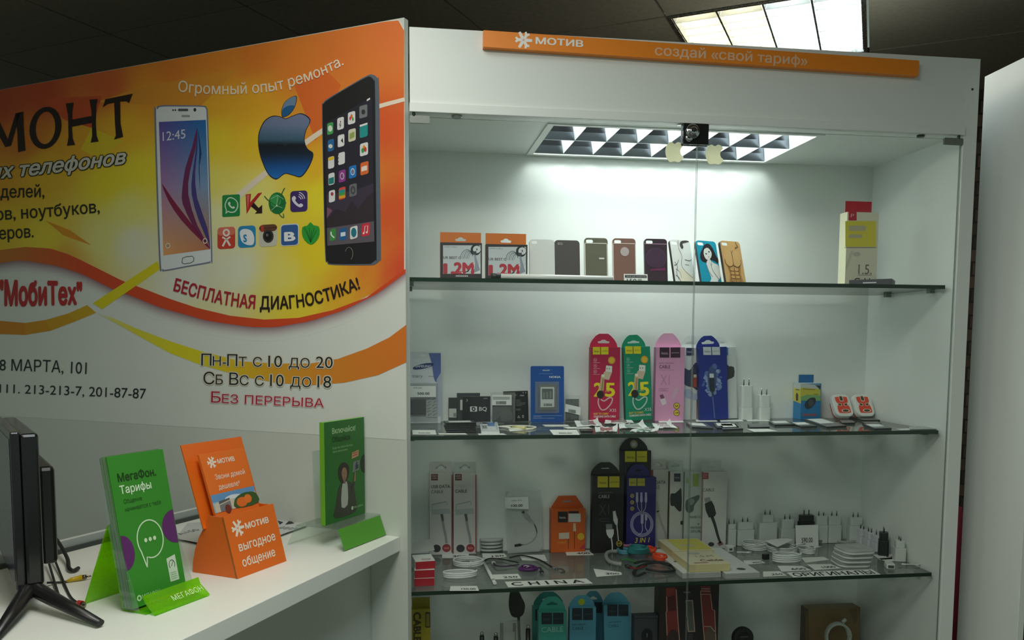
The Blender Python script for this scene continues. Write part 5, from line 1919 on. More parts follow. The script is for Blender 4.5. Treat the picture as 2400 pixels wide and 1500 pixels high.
def a_blu(mb, fx, w, h):
    c = lambda x, y_: c6(x + (y_ - 280) * 0.052, y_)
    brand2(mb, fx, c, 1538, 276, 1734, 370, 10, (218, 224, 230), (120, 130, 150))
    rnd = random.Random(4)
    for k in range(44):
        a = rnd.uniform(0, 2 * PI); r = rnd.uniform(.35, 1.0)
        x, y_ = 1624 + 135 * r * math.cos(a), 660 + 190 * r * math.sin(a)
        s = rnd.uniform(16, 40)
        g = rnd.uniform(0, 1)
        P4(mb, fx, c, [(x + s * rnd.uniform(.5, 1) * math.cos(b * PI / 5), y_ + s * rnd.uniform(.5, 1) * math.sin(b * PI / 5)) for b in range(10)], (78 + 80 * g, 104 + 70 * g, 170 + 36 * g), 0.0003 + 0.000002 * k, sm=2)
    P4(mb, fx, c, smooth_loop([(1624, 500), (1668, 560), (1676, 680), (1640, 800), (1612, 820), (1580, 740), (1572, 620), (1594, 540)], 3), (66, 84, 132), 0.0005)
    P4(mb, fx, c, rrect(1590, 632, 1650, 800, 16), (40, 50, 62), 0.0007)
    P4(mb, fx, c, rrect(1596, 588, 1646, 636, 6), (206, 212, 216), 0.0008)
    P4(mb, fx, c, [(1608, 800), (1634, 800), (1628, 860), (1614, 860)], (60, 70, 80), 0.0007)
    B4(mb, fx, c, [(1620, 850), (1626, 980), (1630, 1108)], 15, (88, 108, 160), 0.0006)


NV = (34, 50, 140)
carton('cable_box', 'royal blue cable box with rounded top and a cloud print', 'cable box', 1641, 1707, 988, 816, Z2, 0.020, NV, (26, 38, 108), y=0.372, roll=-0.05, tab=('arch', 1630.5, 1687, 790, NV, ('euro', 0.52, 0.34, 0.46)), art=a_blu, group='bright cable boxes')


# plug-in chargers
def charger(label, u, vb, ztop, zstep, z, y, w, d, col=(222, 228, 224), w2=None, pins=True, rz=0.0, group='white plug chargers', x=None, pinlen=0.017):
    x = F(u, vb, y).x if x is None else x
    t = thing('plug_charger', label, 'charger', (x, y, z + 0.0005), rz, group)
    mb = MB()
    mb.prism(rrect(-w / 2, -d / 2, w / 2, d / 2, min(w, d) * .18, 3), 0, zstep, col, 'plastic'); mb.build('body', t, bevel=0.0012)
    w2 = w2 or w * .92
    mb = MB()
    mb.prism(rrect(-w2 / 2, -d * .42, w2 / 2, d * .42, min(w, d) * .22, 3), zstep + 0.0003, ztop, col, 'plastic'); mb.build('plug_head', t, bevel=0.0012)
    if pins:
        for s in (-1, 1):
            mb = MB()
            mb.tube([(s * 0.0085, 0, ztop), (s * 0.0085, 0, ztop + pinlen * .55)], 0.0019, (60, 64, 62), 'plastic', n=8)
            mb.tube([(s * 0.0085, 0, ztop + pinlen * .55), (s * 0.0085, 0, ztop + pinlen)], [0.0022, 0.0019], (190, 192, 188), 'metal', n=8)
            mb.build('pin', t)
    return t


yy = 0.385
charger('taller white charger standing beside the blue boxes', 1747, 985, F(1747, 904, yy).z - Z2, F(1747, 955, yy).z - Z2, Z2, yy, 0.038, 0.030, w2=0.037, pinlen=0.022)
charger('shorter white charger in two stacked blocks on the second shelf', 1789, 985, F(1789, 926, yy).z - Z2, F(1789, 955, yy).z - Z2, Z2, yy, 0.038, 0.030, w2=0.036, pinlen=0.021)


def a_chg(mb, fx, w, h):
    f = lambda pts, cl, z=0.0003: P4(mb, fx, c7, pts, cl, z)
    f([(866, 236), (1050, 250), (1052, 290), (866, 272)], (190, 200, 196))
    f([(866, 272), (1052, 290), (1052, 380), (866, 380)], (196, 190, 70))
    f([(866, 360), (930, 340), (1052, 350), (1052, 400), (866, 396)], (120, 170, 110), 0.0004)
    f([(1000, 252), (1050, 254), (1050, 300), (1030, 276)], (54, 58, 56), 0.0005)
    f(smooth_loop([(928, 392), (960, 370), (1000, 372), (1006, 410), (980, 452), (932, 478), (904, 452), (908, 420)], 3), (44, 52, 56), 0.0005)
    f(ell(960, 420, 26, 34, 14), (70, 80, 84), 0.0007)
    TX(mb, fx, c7, 'CHARGER', 880, 542, 1015, 24, (196, 84, 52), 0.0005, 0.03)
    f([(885, 284), (1000, 292), (1000, 298), (885, 290)], (110, 110, 50), 0.0005)
    f([(985, 334), (1030, 336), (1030, 342), (985, 340)], (110, 110, 50), 0.0005)


cb = carton('charger_box', 'small blue and yellow charger box with blue hang tab', 'charger box', 1876, 1922.5, 984, 899, Z2, 0.052, (34, 120, 178), (38, 128, 186), top=(190, 200, 196), y=0.372, tab=('rect', 1872, 1921, 880, (26, 104, 160), None), art=a_chg)
mb = MB(); w_ = 0.0307
xl = min(v.co.x for v in cb.children[0].data.vertices) - 0.0002
hh_ = max(v.co.z for v in cb.children[0].data.vertices)
def sd(pts, col, k): mb.face([(xl - k, 0.052 * a, hh_ * b) for a, b in pts], col)
sd([(0, .72), (1, .72), (1, .995), (0, .995)], (196, 204, 200), 0.0)
sd([(0, .44), (1, .5), (1, .86), (0, .84)], (206, 196, 74), 0.0002)
sd([(.35, .52), (.62, .5), (.68, .66), (.55, .74), (.36, .68)], (54, 60, 56), 0.0004)
sd([(.25, .8), (.75, .8), (.75, .83), (.25, .83)], (120, 110, 60), 0.0004)
mb.build('printed_side', cb)


def adaptor(label, u, vb, x0=0):
    y = 0.345
    p = F(u, vb, y)
    t = thing('socket_adaptor', label, 'adaptor', (p.x, y, Z2 + 0.0125), 0.10, 'orange socket adaptors', rx=-0.50)
    Wd, H = 0.066, 0.078
    mb = MB(); mb.prism(rrect(-Wd / 2, 0.0, Wd / 2, H, 0.019, 6), 0.0, 0.018, (222, 226, 220), 'plastic'); ybuild(mb); mb.build('body', t, bevel=0.003)
    mb = MB(); mb.prism(rrect(-Wd * .40, 0.004, Wd * .40, H * .86, 0.016, 5), 0.0185, 0.030, (222, 88, 44), 'plastic'); ybuild(mb); mb.build('back_body', t, bevel=0.002)
    mb = MB(); mb.M = Matrix.Translation((0, -0.0001, 0)) @ FRONT
    f = lambda x, y_: (x * Wd, y_ * H)
    mb.poly([f(*p_) for p_ in smooth_loop([(-.30, .9), (.30, .9), (.36, .8), (.36, .68), (.30, .55), (.36, .42), (.37, .22), (.28, .12), (-.28, .12), (-.37, .22), (-.36, .42), (-.30, .55), (-.36, .68), (-.36, .8)], 3)], (228, 226, 214), 0.0002)
    mb.poly([f(*p_) for p_ in smooth_loop([(-.28, .87), (.28, .87), (.33, .79), (.33, .69), (.27, .55), (.33, .42), (.34, .24), (.26, .15), (-.26, .15), (-.34, .24), (-.33, .42), (-.27, .55), (-.33, .69), (-.33, .79)], 3)], (226, 74, 44), 0.0004)
    mb.build('faceplate', t)
    mb = MB(); mb.M = Matrix.Translation((0, -0.0006, 0)) @ FRONT
    def hole(pts, z=0.0):
        mb.poly([(p_[0] * Wd + (p_[0] and 0), p_[1] * H) for p_ in [((q[0] - sx) * 1.35 + sx, (q[1] - sz) * 1.35 + sz) for q in pts]], (226, 222, 204), z)
        mb.poly([(p_[0] * Wd, p_[1] * H) for p_ in pts], (76, 60, 30), z + 0.0002)
    sx, sz = 0, .78
    hole([(-.06, .9), (.06, .9), (.09, .80), (.07, .70), (-.07, .70), (-.09, .80)])
    for s in (-1, 1):
        sx, sz = s * .17, .52
        hole([(s * .09, .56), (s * .25, .58), (s * .23, .50), (s * .17, .47), (s * .10, .48)])
    sx, sz = .06, .25
    hole([(.06 + .17 * math.cos(a), .25 + .055 * math.sin(a)) for a in [i * PI / 8 for i in range(16)]])
    mb.build('socket_holes', t)
    return t


adaptor('orange and white socket adaptor nearer the blue charger box', 1983, 980)
adaptor('orange and white socket adaptor at the right end of its shelf', 2033, 981)

# flat batteries and slips lying at the front
DKB = (44, 50, 52)
flat = [((1622, 1000), (1672, 1003), (1655, 992), (1608, 990), 'dark flat battery nearest the foot of the pink box', True),
        ((1680, 1002), (1733, 1002), (1722, 991), (1672, 991), 'dark flat battery in film before the royal blue box', True),
        ((1694, 1006), (1742, 1004), (1728, 993), (1684, 993), 'dark flat battery carrying a paper tag near the white chargers', True),
        ((1758, 1001), (1804, 1000), (1798, 993), (1752, 993), 'plain dark flat battery before the shorter charger', False),
        ((1816, 995), (1863, 994), (1850, 986), (1802, 987), 'dark flat battery with a tag between charger and charger box', True),
        ((1877, 999), (1915, 998), (1893, 989), (1850, 990), 'dark flat battery in front of the blue and yellow box', True),
        ((1938, 1000), (1984, 997), (1932, 980), (1884, 982), 'long grey flat battery under two white papers', True),
        ((1974, 991), (2004, 990), (1998, 985), (1968, 985), 'short dark flat battery before the left socket adaptor', False),
        ((2024, 984), (2063, 984), (2030, 974.5), (1990, 975), 'dark grey flat battery right before the adaptors', False),
        ((2028, 993), (2067, 992), (2056, 988), (2020, 988), 'thin dark flat battery under the right adaptor', False),
        ((2050, 1004), (2090, 1003), (2066, 993), (2024, 994), 'dark flat battery with a white slip near the right end', True)]
for a, b, c_, d_, lab, tg in flat:
    slab('phone_battery', lab, 'battery', (a, b, c_, d_), Z2, 0.0055, DKB, (104, 110, 110), 'flat phone batteries', extra=sticker(.1, .35, .8, .95) if tg else None)
slab('glass_plate', 'clear grey screen glass at the right end of the second shelf', 'screen glass', ((2133, 1006), (2196, 1005), (2172, 999), (2128, 999.5)), Z2, 0.003, (120, 130, 126), (150, 160, 156), fin='gloss')
for px, tx, lab in ((((967, 1018.5), (1023, 1018.5), (1020, 1008), (966, 1008)), '500.00', 'price slip at the front left corner of the second shelf'),
                    (((1030, 1018.6), (1096, 1018.4), (1090, 1015.5), (1026, 1015.5)), None, 'paper slip under the stack of black batteries'),
                    (((1122, 1019.4), (1187, 1019.2), (1180, 1016), (1120, 1016.4)), None, 'paper slip under the white battery'),
                    (((1195, 1011), (1251, 1006.5), (1190, 1002)), None, 'triangular paper slip before the cream cable'),
                    (((1278, 999.5), (1336, 999.5), (1330, 995.5), (1271, 995.5)), None, 'plain slip below the blue blister pack'),
                    (((1330, 1004.5), (1388, 1004.5), (1378, 1001), (1319, 1001)), None, 'plain slip left of the crumpled white packets'),
                    (((1297, 1019.4), (1358.6, 1019.2), (1351, 1007.5), (1288, 1007.5)), '500.00', 'price slip at the front edge below the blue blister pack'),
                    (((1632, 988.5), (1682, 988), (1677, 983.5), (1630, 984)), None, 'white slip at the foot of the royal blue box'),
                    (((1689, 988.5), (1744, 988), (1738, 983.5), (1687, 984)), None, 'white slip at the foot of the taller charger'),
                    (((1752, 988), (1807, 987.5), (1796, 982), (1746, 982)), None, 'white slip before the shorter charger'),
                    (((1768, 1012.5), (1824, 1011), (1800, 1005), (1750, 1005.5)), None, 'plain white slip at the front edge below the chargers'),
                    (((1545, 991), (1603, 990), (1600, 986), (1543, 986.5)), None, 'white slip below the pink box'),
                    (((2112, 1008.5), (2142, 1007.5), (2130, 1004), (2098, 1005.5)), None, 'white slip left of the screen glass')):
    slip(lab, px, Z2, tx, box=(.25, .2, .75, .42))
slab('phone_battery', 'black battery beside the price slip below the blue blister pack', 'battery', ((1362, 1010), (1390, 1010), (1388, 1005), (1358, 1005)), Z2, 0.0045, (28, 30, 31), group='flat phone batteries')


def packet(label, px, win, seed):
    q = [S(u, min(v, 1015.5), Z2) for u, v in px]
    c = sum(q, Vector()) / 4
    o = thing('film_packet', label, 'packet', (c.x, c.y, Z2), 0, 'crumpled white packets')
    rnd = random.Random(seed)
    n, m = 9, 7
    H = [[0.0028 + 0.0035 * rnd.random() for _ in range(m + 1)] for _ in range(n + 1)]
    H[n][m] += 0.012; H[n - 1][m] += 0.005; H[n][m - 1] += 0.005

    def P(i, j):
        x, y = i / n, j / m
        a = q[0] * ((1 - x) * (1 - y)) + q[1] * (x * (1 - y)) + q[2] * (x * y) + q[3] * ((1 - x) * y)
        return (a.x - c.x, a.y - c.y, H[i][j])
    for nm, sel, cc, fin in (('paper', lambda i, j: not (1 < i < n - 2 and 0 < j < m - 1), (226, 230, 228), 'paper'), ('film_window', lambda i, j: (1 < i < n - 2 and 0 < j < m - 1), win, 'gloss')):
        mb = MB()
        for i in range(n):
            for j in range(m):
                if sel(i, j):
                    mb.face([P(i, j), P(i + 1, j), P(i + 1, j + 1), P(i, j + 1)], cc, fin, True)
                    mb.face([(p[0], p[1], p[2] - 0.0012) for p in (P(i, j + 1), P(i + 1, j + 1), P(i + 1, j), P(i, j))], cc, fin, True)
        mb.build(nm, o)


packet('crumpled white packet with upturned corner left of the crimson box', ((1352, 1003), (1412, 1001), (1400, 987), (1346, 990)), (150, 158, 156), 1)
packet('crumpled white packet below the crimson box', ((1416, 997), (1486, 995), (1478, 984), (1420, 985)), (170, 160, 158), 2)
packet('crumpled packet with pinkish window at the front of the shelf', ((1396, 1017), (1446, 1015), (1448, 1004), (1394, 1004)), (170, 138, 134), 3)
packet('crumpled white packet in the middle of the packet heap', ((1452, 1008), (1522, 1007), (1506, 996), (1450, 997)), (190, 194, 190), 4)
packet('crumpled packet with greenish window at the front of the heap', ((1476, 1018), (1536, 1018), (1546, 1009), (1484, 1009)), (140, 168, 152), 5)
packet('crumpled white packet at the right end of the heap', ((1534, 1006), (1588, 1006), (1570, 995), (1528, 996)), (206, 210, 206), 6)

# ------------------------------------------------------------------ third shelf: cables and plug chargers
c8 = crop(950, 1060, 4.1667)
c9 = crop(1260, 1020, 3.948)
c10 = crop(1640, 1120, 3.871)

# stack of red and white boxes beside the partition
for k, (dx, dy, rz, lab) in enumerate(((0.0, 0.0, 0.0, 'lowest of the three red and white boxes by the partition'), (0.001, 0.003, 0.02, 'middle one of the three red and white boxes by the partition'), (0.004, 0.012, 0.12, 'topmost of the three red and white boxes by the partition'))):
    o = thing('small_box', lab, 'box', (0.187 + dx, 0.078 + dy, Z3 + 0.0005 + 0.0216 * k), rz, 'red and white boxes')
    mb = MB(); mb.box(-0.028, 0.0255, 0, 0.075, 0, 0.021, (222, 226, 220), 'card', [None, None, (168, 30, 44), None, (168, 30, 44), None]); mb.build('carton', o, bevel=0.0004)
    mb = MB(); mb.poly(ell(0.004, 0.022, 0.0125, 0.0105, 20), (168, 44, 50), 0.0211); mb.poly(ell(0.004, 0.022, 0.0105, 0.0088, 20), (218, 222, 216), 0.0213)
    mb.text('YOU', -0.0042, 0.0185, 0.0065, (168, 44, 50), 0.0215, w=0.0165, bold=0.03); mb.build('printed_top', o)
slip('crumpled pale paper on top of the red and white boxes', ((966, 1296), (1019, 1290), (1012, 1263), (966, 1272)), Z3 + 0.0665, None, col=(176, 182, 178), group=None, name='paper_scrap', cat='paper')


def a_usb(mb, fx, w, h, ox, first):
    c = lambda x, y_: c8(x + ox, y_)
    BRN = (108, 62, 56)
    mb.poly(R4(fx, c, 252, 213, 317, 276), BRN, 0.0003)
    P4(mb, fx, c, band([(264, 226), (304, 226), (304, 238), (264, 238), (264, 226)], 4), (200, 186, 180), 0.0005)
    P4(mb, fx, c, [(262, 252), (308, 252), (308, 258), (262, 258)], (200, 186, 180), 0.0005)
    if first:
        TX(mb, fx, c, 'USB DATA', 252, 352, 437, 32, (74, 66, 66), 0.0004, 0.015)
        TX(mb, fx, c, 'CABLE', 252, 402, 370, 32, (84, 78, 78), 0.0004, 0.0)
    else:
        TX(mb, fx, c, 'CABLE', 252, 396, 368, 32, (74, 70, 70), 0.0004, 0.01)
        TX(mb, fx, c, 'USB DATA', 256, 344, 420, 28, (196, 198, 196), 0.0004, 0.0)
    P4(mb, fx, c, [(252, 560), (432, 548), (440, 600), (258, 614)], (176, 182, 182), 0.0003)
    P4(mb, fx, c, [(260, 512), (404, 480), (412, 512), (264, 556)], (196, 200, 200), 0.0004)
    P4(mb, fx, c, band([(262, 552), (262, 512), (404, 482), (410, 512)], 5), (120, 126, 126), 0.0005)
    P4(mb, fx, c, [(340, 605), (368, 602), (378, 670), (356, 672)], (90, 94, 94), 0.0005)
    B4(mb, fx, c, [(362, 660), (376, 740), (394, 820), (402, 890)], 24, (150, 156, 156), 0.0004)
    P4(mb, fx, c, ell(305, 940, 41, 37, 20), (60, 62, 66), 0.0004)
    P4(mb, fx, c, ell(402, 936, 41, 39, 20), (150, 56, 62), 0.0004)
    P4(mb, fx, c, [(376, 926), (428, 926), (428, 948), (376, 948)], (190, 110, 112), 0.0006)
    mb.poly(R4(fx, c, 450, 220, 460, 980), (150, 60, 64), 0.0003)


CW = (206, 204, 200)
carton('cable_box', 'white data cable box nearest the partition on the third shelf', 'cable box', 1007, 1060.5, 1298, 1108.5, Z3, 0.020, CW, (170, 160, 156), y=0.40, tab=('rect', 1008, 1060, 1084.5, CW, ('euro', 0.5, 0.52, 0.5)), art=lambda mb, fx, w, h: a_usb(mb, fx, w, h, 0, True), group='white data cable boxes')
carton('cable_box', 'white data cable box left of the bagged white cables', 'cable box', 1063, 1116, 1298, 1108.5, Z3, 0.020, CW, (120, 60, 62), y=0.40, tab=('rect', 1064, 1115, 1085, (196, 202, 196), ('euro', 0.5, 0.52, 0.5)), art=lambda mb, fx, w, h: a_usb(mb, fx, w, h, 234, False), group='white data cable boxes')

WC = (214, 220, 218)


def cable_coil(label, u, v, rx, ry, turns, r, rise, col=WC, seed=1, rz=0.0, group='coiled white cables', z=None, wrap=False, plug=True, jit=0.1, name='cable', fin='rubber', raise_=0.0):
    z = Z3 if z is None else z
    p = S(u, v, z)
    t = thing(name, label, 'cable', (p.x, p.y, z + raise_), rz, group)
    mb = MB()
    pth = coil_path(rx, ry, turns, rise, seed=seed, jit=jit, z0=r + 0.0006)
    mb.tube(pth, r, col, fin, n=7); mb.build('lead', t)
    if wrap:
        mb = MB(); zt = r + rise * turns / 2
        mb.tube([(rx * .02, -ry * 0.96, zt + .001), (rx * .12, -ry * 1.0, zt + .001)], zt, col, fin, n=10); mb.build('cable_tie', t)
    if plug:
        mb = MB(); e = Vector(pth[-1])
        mb.tube([e, e + Vector((0.012, 0.002, 0.0)), e + Vector((0.026, 0.004, -0.0))], [0.0042, 0.0045, 0.0040], col, 'plastic', n=8, flat=.7)
        mb.tube([e + Vector((0.027, 0.004, 0)), e + Vector((0.034, 0.005, 0))], 0.0036, (170, 174, 172), 'metal', n=6, flat=.5); mb.build('plug', t)
    return t


for k in range(4):
    o = cable_coil('bagged white cable loop, %s of a stack of four' % ('lowest', 'second from below', 'third from below', 'topmost')[k], 1152, 1292, 0.032, 0.018, 2, 0.0020, 0.0030, seed=20 + k, group='bagged white cable loops', plug=False, raise_=0.0006 + 0.0105 * k)
    mb = MB()
    n = 14
    ed = [(0.036 * math.cos(2 * PI * i / n) * (1.0 + .06 * math.sin(3 * i)), 0.021 * math.sin(2 * PI * i / n)) for i in range(n)]
    mb.prism(ed, 0.0002, 0.0101, (220, 224, 222), 'clear_film', sm=True); mb.build('clear_bag', o)

# clear bag with the black adapter lead


def in_otg(t, fx, w, h):
    g = lambda x, y_: fx(*c8(x, y_))
    mb = MB()
    P = [g(*q) for q in smooth_loop([(1225, 665), (1262, 715), (1286, 790), (1262, 860), (1200, 905), (1130, 915)], 4, False)]
    mb.tube([(a, 0.005, b) for a, b in P], 0.0021, (38, 40, 40), 'rubber'); mb.build('lead', t)
    mb = MB(); A, B = g(1150, 585), g(1205, 660)
    mb.tube([(A[0], 0.005, A[1]), (B[0], 0.005, B[1])], 0.0040, (34, 36, 36), 'plastic', n=6, flat=2.2); a2, b2 = g(1205, 660), g(1232, 690)
    mb.tube([(a2[0], 0.005, a2[1]), (b2[0], 0.005, b2[1])], [0.0035, 0.0028], (34, 36, 36), 'plastic', n=8, flat=1.7); mb.build('socket_plug', t)
    mb = MB(); A, B = g(1130, 913), g(1068, 922)
    mb.tube([(A[0], 0.005, A[1]), (B[0], 0.005, B[1])], 0.0030, (40, 42, 42), 'plastic', n=6, flat=1.6); mb.build('plug', t)


film_bag('cable_bag', 'clear zip bag holding a short black adapter lead', 'bag', 1190, 1272, 1296, 1153, Z3, 0.385, roll=-0.035, inside=in_otg, c=c8, fin='milky_film')
pc = thing('price_card', 'price card reading 100.00 at the top of the clear zip bag', 'price card', (F(1210, 1190, 0.38).x, 0.3775, Z3), 0, 'standing price cards')
gx = lambda x, y_: (F(*c8(x, y_), 0.3775).x - pc.location.x, F(*c8(x, y_), 0.3775).z - Z3)
mb = MB(); mb.M = FRONT; mb.prism([gx(975, 548), gx(1206, 556), gx(1200, 434), gx(972, 442)], 0, 0.0004, (226, 230, 227), 'paper'); mb.build('card', pc)
mb = MB(); mb.M = Matrix.Translation((0, -0.0006, 0)) @ FRONT
TX(mb, lambda u, v: (F(u, v, 0.3775).x - pc.location.x, F(u, v, 0.3775).z - Z3), c8, '100.00', 1034, 534, 1144, 26, IK, 0.0, 0.02, fin='paper')
TX(mb, lambda u, v: (F(u, v, 0.3775).x - pc.location.x, F(u, v, 0.3775).z - Z3), c8, 'кабель OTG', 1036, 478, 1135, 14, (90, 92, 94), 0.0, 0.0, fin='paper')
mb.build('lettering', pc)

OG = (206, 92, 24)


def a_or(mb, fx, w, h):
    mb.poly(R4(fx, c9, 188, 708, 278, 808), (40, 28, 26), 0.0003)
    TX(mb, fx, c9, 'hoco.', 203, 772, 262, 22, (220, 210, 200), 0.0005, 0.01)
    mb.poly(R4(fx, c9, 286, 704, 380, 724), (40, 28, 26), 0.0003)
    mb.poly(R4(fx, c9, 286, 726, 398, 804), (206, 208, 204), 0.0004)
    P4(mb, fx, c9, [(196, 906), (292, 900), (292, 958), (198, 962)], (206, 190, 170), 0.0003)
    P4(mb, fx, c9, [(330, 815), (352, 815), (356, 890), (328, 890)], (214, 186, 156), 0.0003)
    P4(mb, fx, c9, [(338, 890), (344, 890), (344, 1054), (338, 1054)], (110, 44, 22), 0.0003)
    P4(mb, fx, c9, [(282, 960), (288, 960), (288, 1054), (282, 1054)], (110, 44, 22), 0.0003)
    P4(mb, fx, c9, ell(400, 938, 32, 33, 18), (218, 176, 40), 0.0003)
    TX(mb, fx, c9, 'CABLE', 180, 1004, 262, 22, (226, 160, 60), 0.0003)
    P4(mb, fx, c9, [(438, 1000), (438, 1054), (380, 1054)], (190, 50, 70), 0.0003)


carton('cable_box', 'squat orange cable box with sloped shoulders', 'cable box', 1291.5, 1371.5, 1292, 1194, Z3, 0.034, OG, (180, 70, 16), y=0.383, tab=('cham', 1292, 1369, 1163.5, OG, ('slot', 0.28, 0.14, 0.5)), art=a_or, group='cable boxes on the third shelf')


def a_x1(mb, fx, w, h):
    c = lambda x, y_: c9(x + (y_ - 378) * 0.0, y_)
    brand2(mb, fx, c, 555, 382, 757, 484, 12, (214, 200, 30), (70, 66, 20))
    TX(mb, fx, c, 'RAPID CHARGING', 562, 540, 700, 14, (104, 108, 104), 0.0003)
    TX(mb, fx, c, 'CABLE', 564, 584, 666, 32, (184, 188, 184), 0.0003, 0.0)
    TX(mb, fx, c, 'X1', 570, 740, 660, 104, (70, 70, 70), 0.0003, 0.0)
    P4(mb, fx, c, band([(574, 776), (660, 776), (660, 798), (574, 798), (574, 776)], 3), (92, 92, 92), 0.0003)
    P4(mb, fx, c, [(696, 706), (720, 700), (728, 740), (742, 780), (740, 830), (722, 832), (700, 790)], (200, 204, 202), 0.0003)
    B4(mb, fx, c, [(732, 825), (740, 900), (748, 980)], 9, (200, 204, 202), 0.0003)
    P4(mb, fx, c, [(632, 824), (688, 822), (692, 870), (634, 878)], (120, 124, 124), 0.0003)
    P4(mb, fx, c, [(632, 876), (704, 870), (706, 910), (690, 950), (664, 955), (640, 920)], (206, 210, 208), 0.0004)
    B4(mb, fx, c, [(680, 945), (690, 1010), (690, 1078)], 11, (206, 210, 208), 0.0003)
    P4(mb, fx, c, ell(754, 1003, 27, 28, 18), (206, 186, 60), 0.0003)
    P4(mb, fx, c, ell(754, 1003, 22, 23, 18), (60, 54, 30), 0.0005)
    TX(mb, fx, c, '1M', 738, 1014, 770, 22, (216, 200, 70), 0.0007, 0.02)


KB = (30, 27, 26)
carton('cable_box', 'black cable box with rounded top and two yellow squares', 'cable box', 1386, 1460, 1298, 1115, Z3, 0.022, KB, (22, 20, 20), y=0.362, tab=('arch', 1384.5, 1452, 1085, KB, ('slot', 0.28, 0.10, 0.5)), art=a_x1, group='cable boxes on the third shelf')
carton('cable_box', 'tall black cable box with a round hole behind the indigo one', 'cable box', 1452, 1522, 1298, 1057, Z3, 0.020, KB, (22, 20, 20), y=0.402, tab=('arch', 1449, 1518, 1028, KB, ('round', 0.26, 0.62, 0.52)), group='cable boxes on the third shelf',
       art=lambda mb, fx, w, h: (brand2(mb, fx, c9, 808, 148, 1012, 248, 10, (214, 204, 30), (80, 76, 20)), P4(mb, fx, c9, band([(816, 300), (816, 380)], 5), (90, 90, 120), 0.0003)))
ring = F(1486, 1042, 0.4205)
for ob in COL.objects:
    if ob.get('label', '').startswith('tall black cable box'):
        mb = MB(); mb.M = Matrix.Translation((ring.x - ob.location.x, 0.0197, ring.z - ob.location.z + 0.0005)) @ FRONT
        o_, i_ = ell(0, 0, 0.0125, 0.0125, 24), ell(0, 0, 0.0088, 0.0088, 24)
        for k in range(24):
            l = (k + 1) % 24
            mb.face([o_[k] + (0,), o_[l] + (0,), i_[l] + (0,), i_[k] + (0,)], (172, 160, 100), 'card')
        mb.build('hole_ring', ob)


def a_3in1(mb, fx, w, h):
    brand2(mb, fx, c9, 845, 400, 992, 470, 8, (190, 180, 60), (70, 66, 40))
    for k, yy in enumerate((562, 622, 680)):
        P4(mb, fx, c9, ell(875, yy, 18, 19, 14), (196, 186, 90), 0.0003)
        P4(mb, fx, c9, ell(875, yy, 11, 12, 12), (60, 50, 100), 0.0005)
        P4(mb, fx, c9, ell(875, yy, 6, 7, 10), (196, 186, 90), 0.0007)
    LV = (176, 176, 206)
    for x in (920, 960, 1002):
        P4(mb, fx, c9, [(x - 9, 530), (x + 9, 530), (x + 12, 610), (x + 4, 630), (x - 4, 630), (x - 12, 610)], LV, 0.0003)
    for pth in ([(920, 625), (930, 680), (958, 712)], [(960, 625), (964, 715)], [(1002, 625), (996, 680), (972, 712)]):
        B4(mb, fx, c9, pth, 6, LV, 0.0003)
    for r in (104, 94, 84):
        o_ = ell(964, 824, r, r * 1.1, 40)
        P4(mb, fx, c9, band(o_ + [o_[0]], 6), LV, 0.0003)
    P4(mb, fx, c9, rrect(954, 734, 980, 820, 8), LV, 0.0005)
    P4(mb, fx, c9, rrect(992, 734, 1014, 790, 8), LV, 0.0005)
    B4(mb, fx, c9, [(966, 815), (968, 890), (930, 925)], 7, LV, 0.0005)
    B4(mb, fx, c9, [(1002, 785), (996, 850), (1020, 895)], 7, LV, 0.0005)
    TX(mb, fx, c9, '3 IN 1', 900, 996, 1036, 48, (206, 202, 60), 0.0004, 0.02, shear=0.2)


IN = (42, 34, 112)
carton('cable_box', 'indigo cable box with a printed ring of pale cable', 'cable box', 1467, 1535, 1294, 1119.5, Z3, 0.022, IN, (30, 24, 80), y=0.372, tab=('arch', 1468, 1524, 1089.5, (48, 36, 120), ('slot', 0.24, 0.12, 0.5)), art=a_3in1, group='cable boxes on the third shelf')


def a_dat(mb, fx, w, h):
    mb.poly(R4(fx, c9, 1040, 322, 1070, 382), (150, 56, 60), 0.0003)
    TX(mb, fx, c9, 'DATA', 1092, 452, 1184, 32, (80, 76, 76), 0.0003, 0.015)
    TX(mb, fx, c9, 'BLE', 1078, 496, 1128, 30, (90, 88, 86), 0.0003, 0.0)
    P4(mb, fx, c9, [(1086, 620), (1104, 600), (1122, 640), (1130, 700), (1100, 720), (1086, 700)], (186, 186, 182), 0.0003)
    B4(mb, fx, c9, [(1112, 700), (1140, 800), (1180, 900), (1190, 960)], 22, (176, 178, 174), 0.0003)


carton('cable_box', 'white data cable box right behind the indigo one', 'cable box', 1521, 1563, 1296, 1101, Z3, 0.016, CW, (150, 130, 120), y=0.405, tab=('rect', 1520, 1561, 1079, CW, ('euro', 0.55, 0.5, 0.5)), art=a_dat, group='white data cable boxes')


def a_conn(mb, fx, w, h):
    mb.poly(R4(fx, c9, 1262, 355, 1322, 430), (52, 60, 72), 0.0003)
    TX(mb, fx, c9, 'hoco.', 1270, 402, 1314, 20, (190, 196, 200), 0.0005)
    P4(mb, fx, c9, smooth_loop([(1230, 545), (1270, 540), (1310, 505), (1330, 500), (1330, 700), (1290, 690), (1262, 655), (1230, 650)], 2), (54, 58, 62), 0.0003)
    P4(mb, fx, c9, ell(1334, 812, 14, 20, 12), (50, 54, 58), 0.0003)


carton('cable_box', 'white cable box with a dark plug print beside the phone cable box', 'cable box', 1567, 1600, 1292, 1106, Z3, 0.018, (204, 206, 202), (130, 112, 100), y=0.396, tab=('rect', 1565, 1606, 1081.5, (198, 206, 198), ('euro', 0.6, 0.4, 0.6)), art=a_conn, group='white cable boxes on the third shelf')


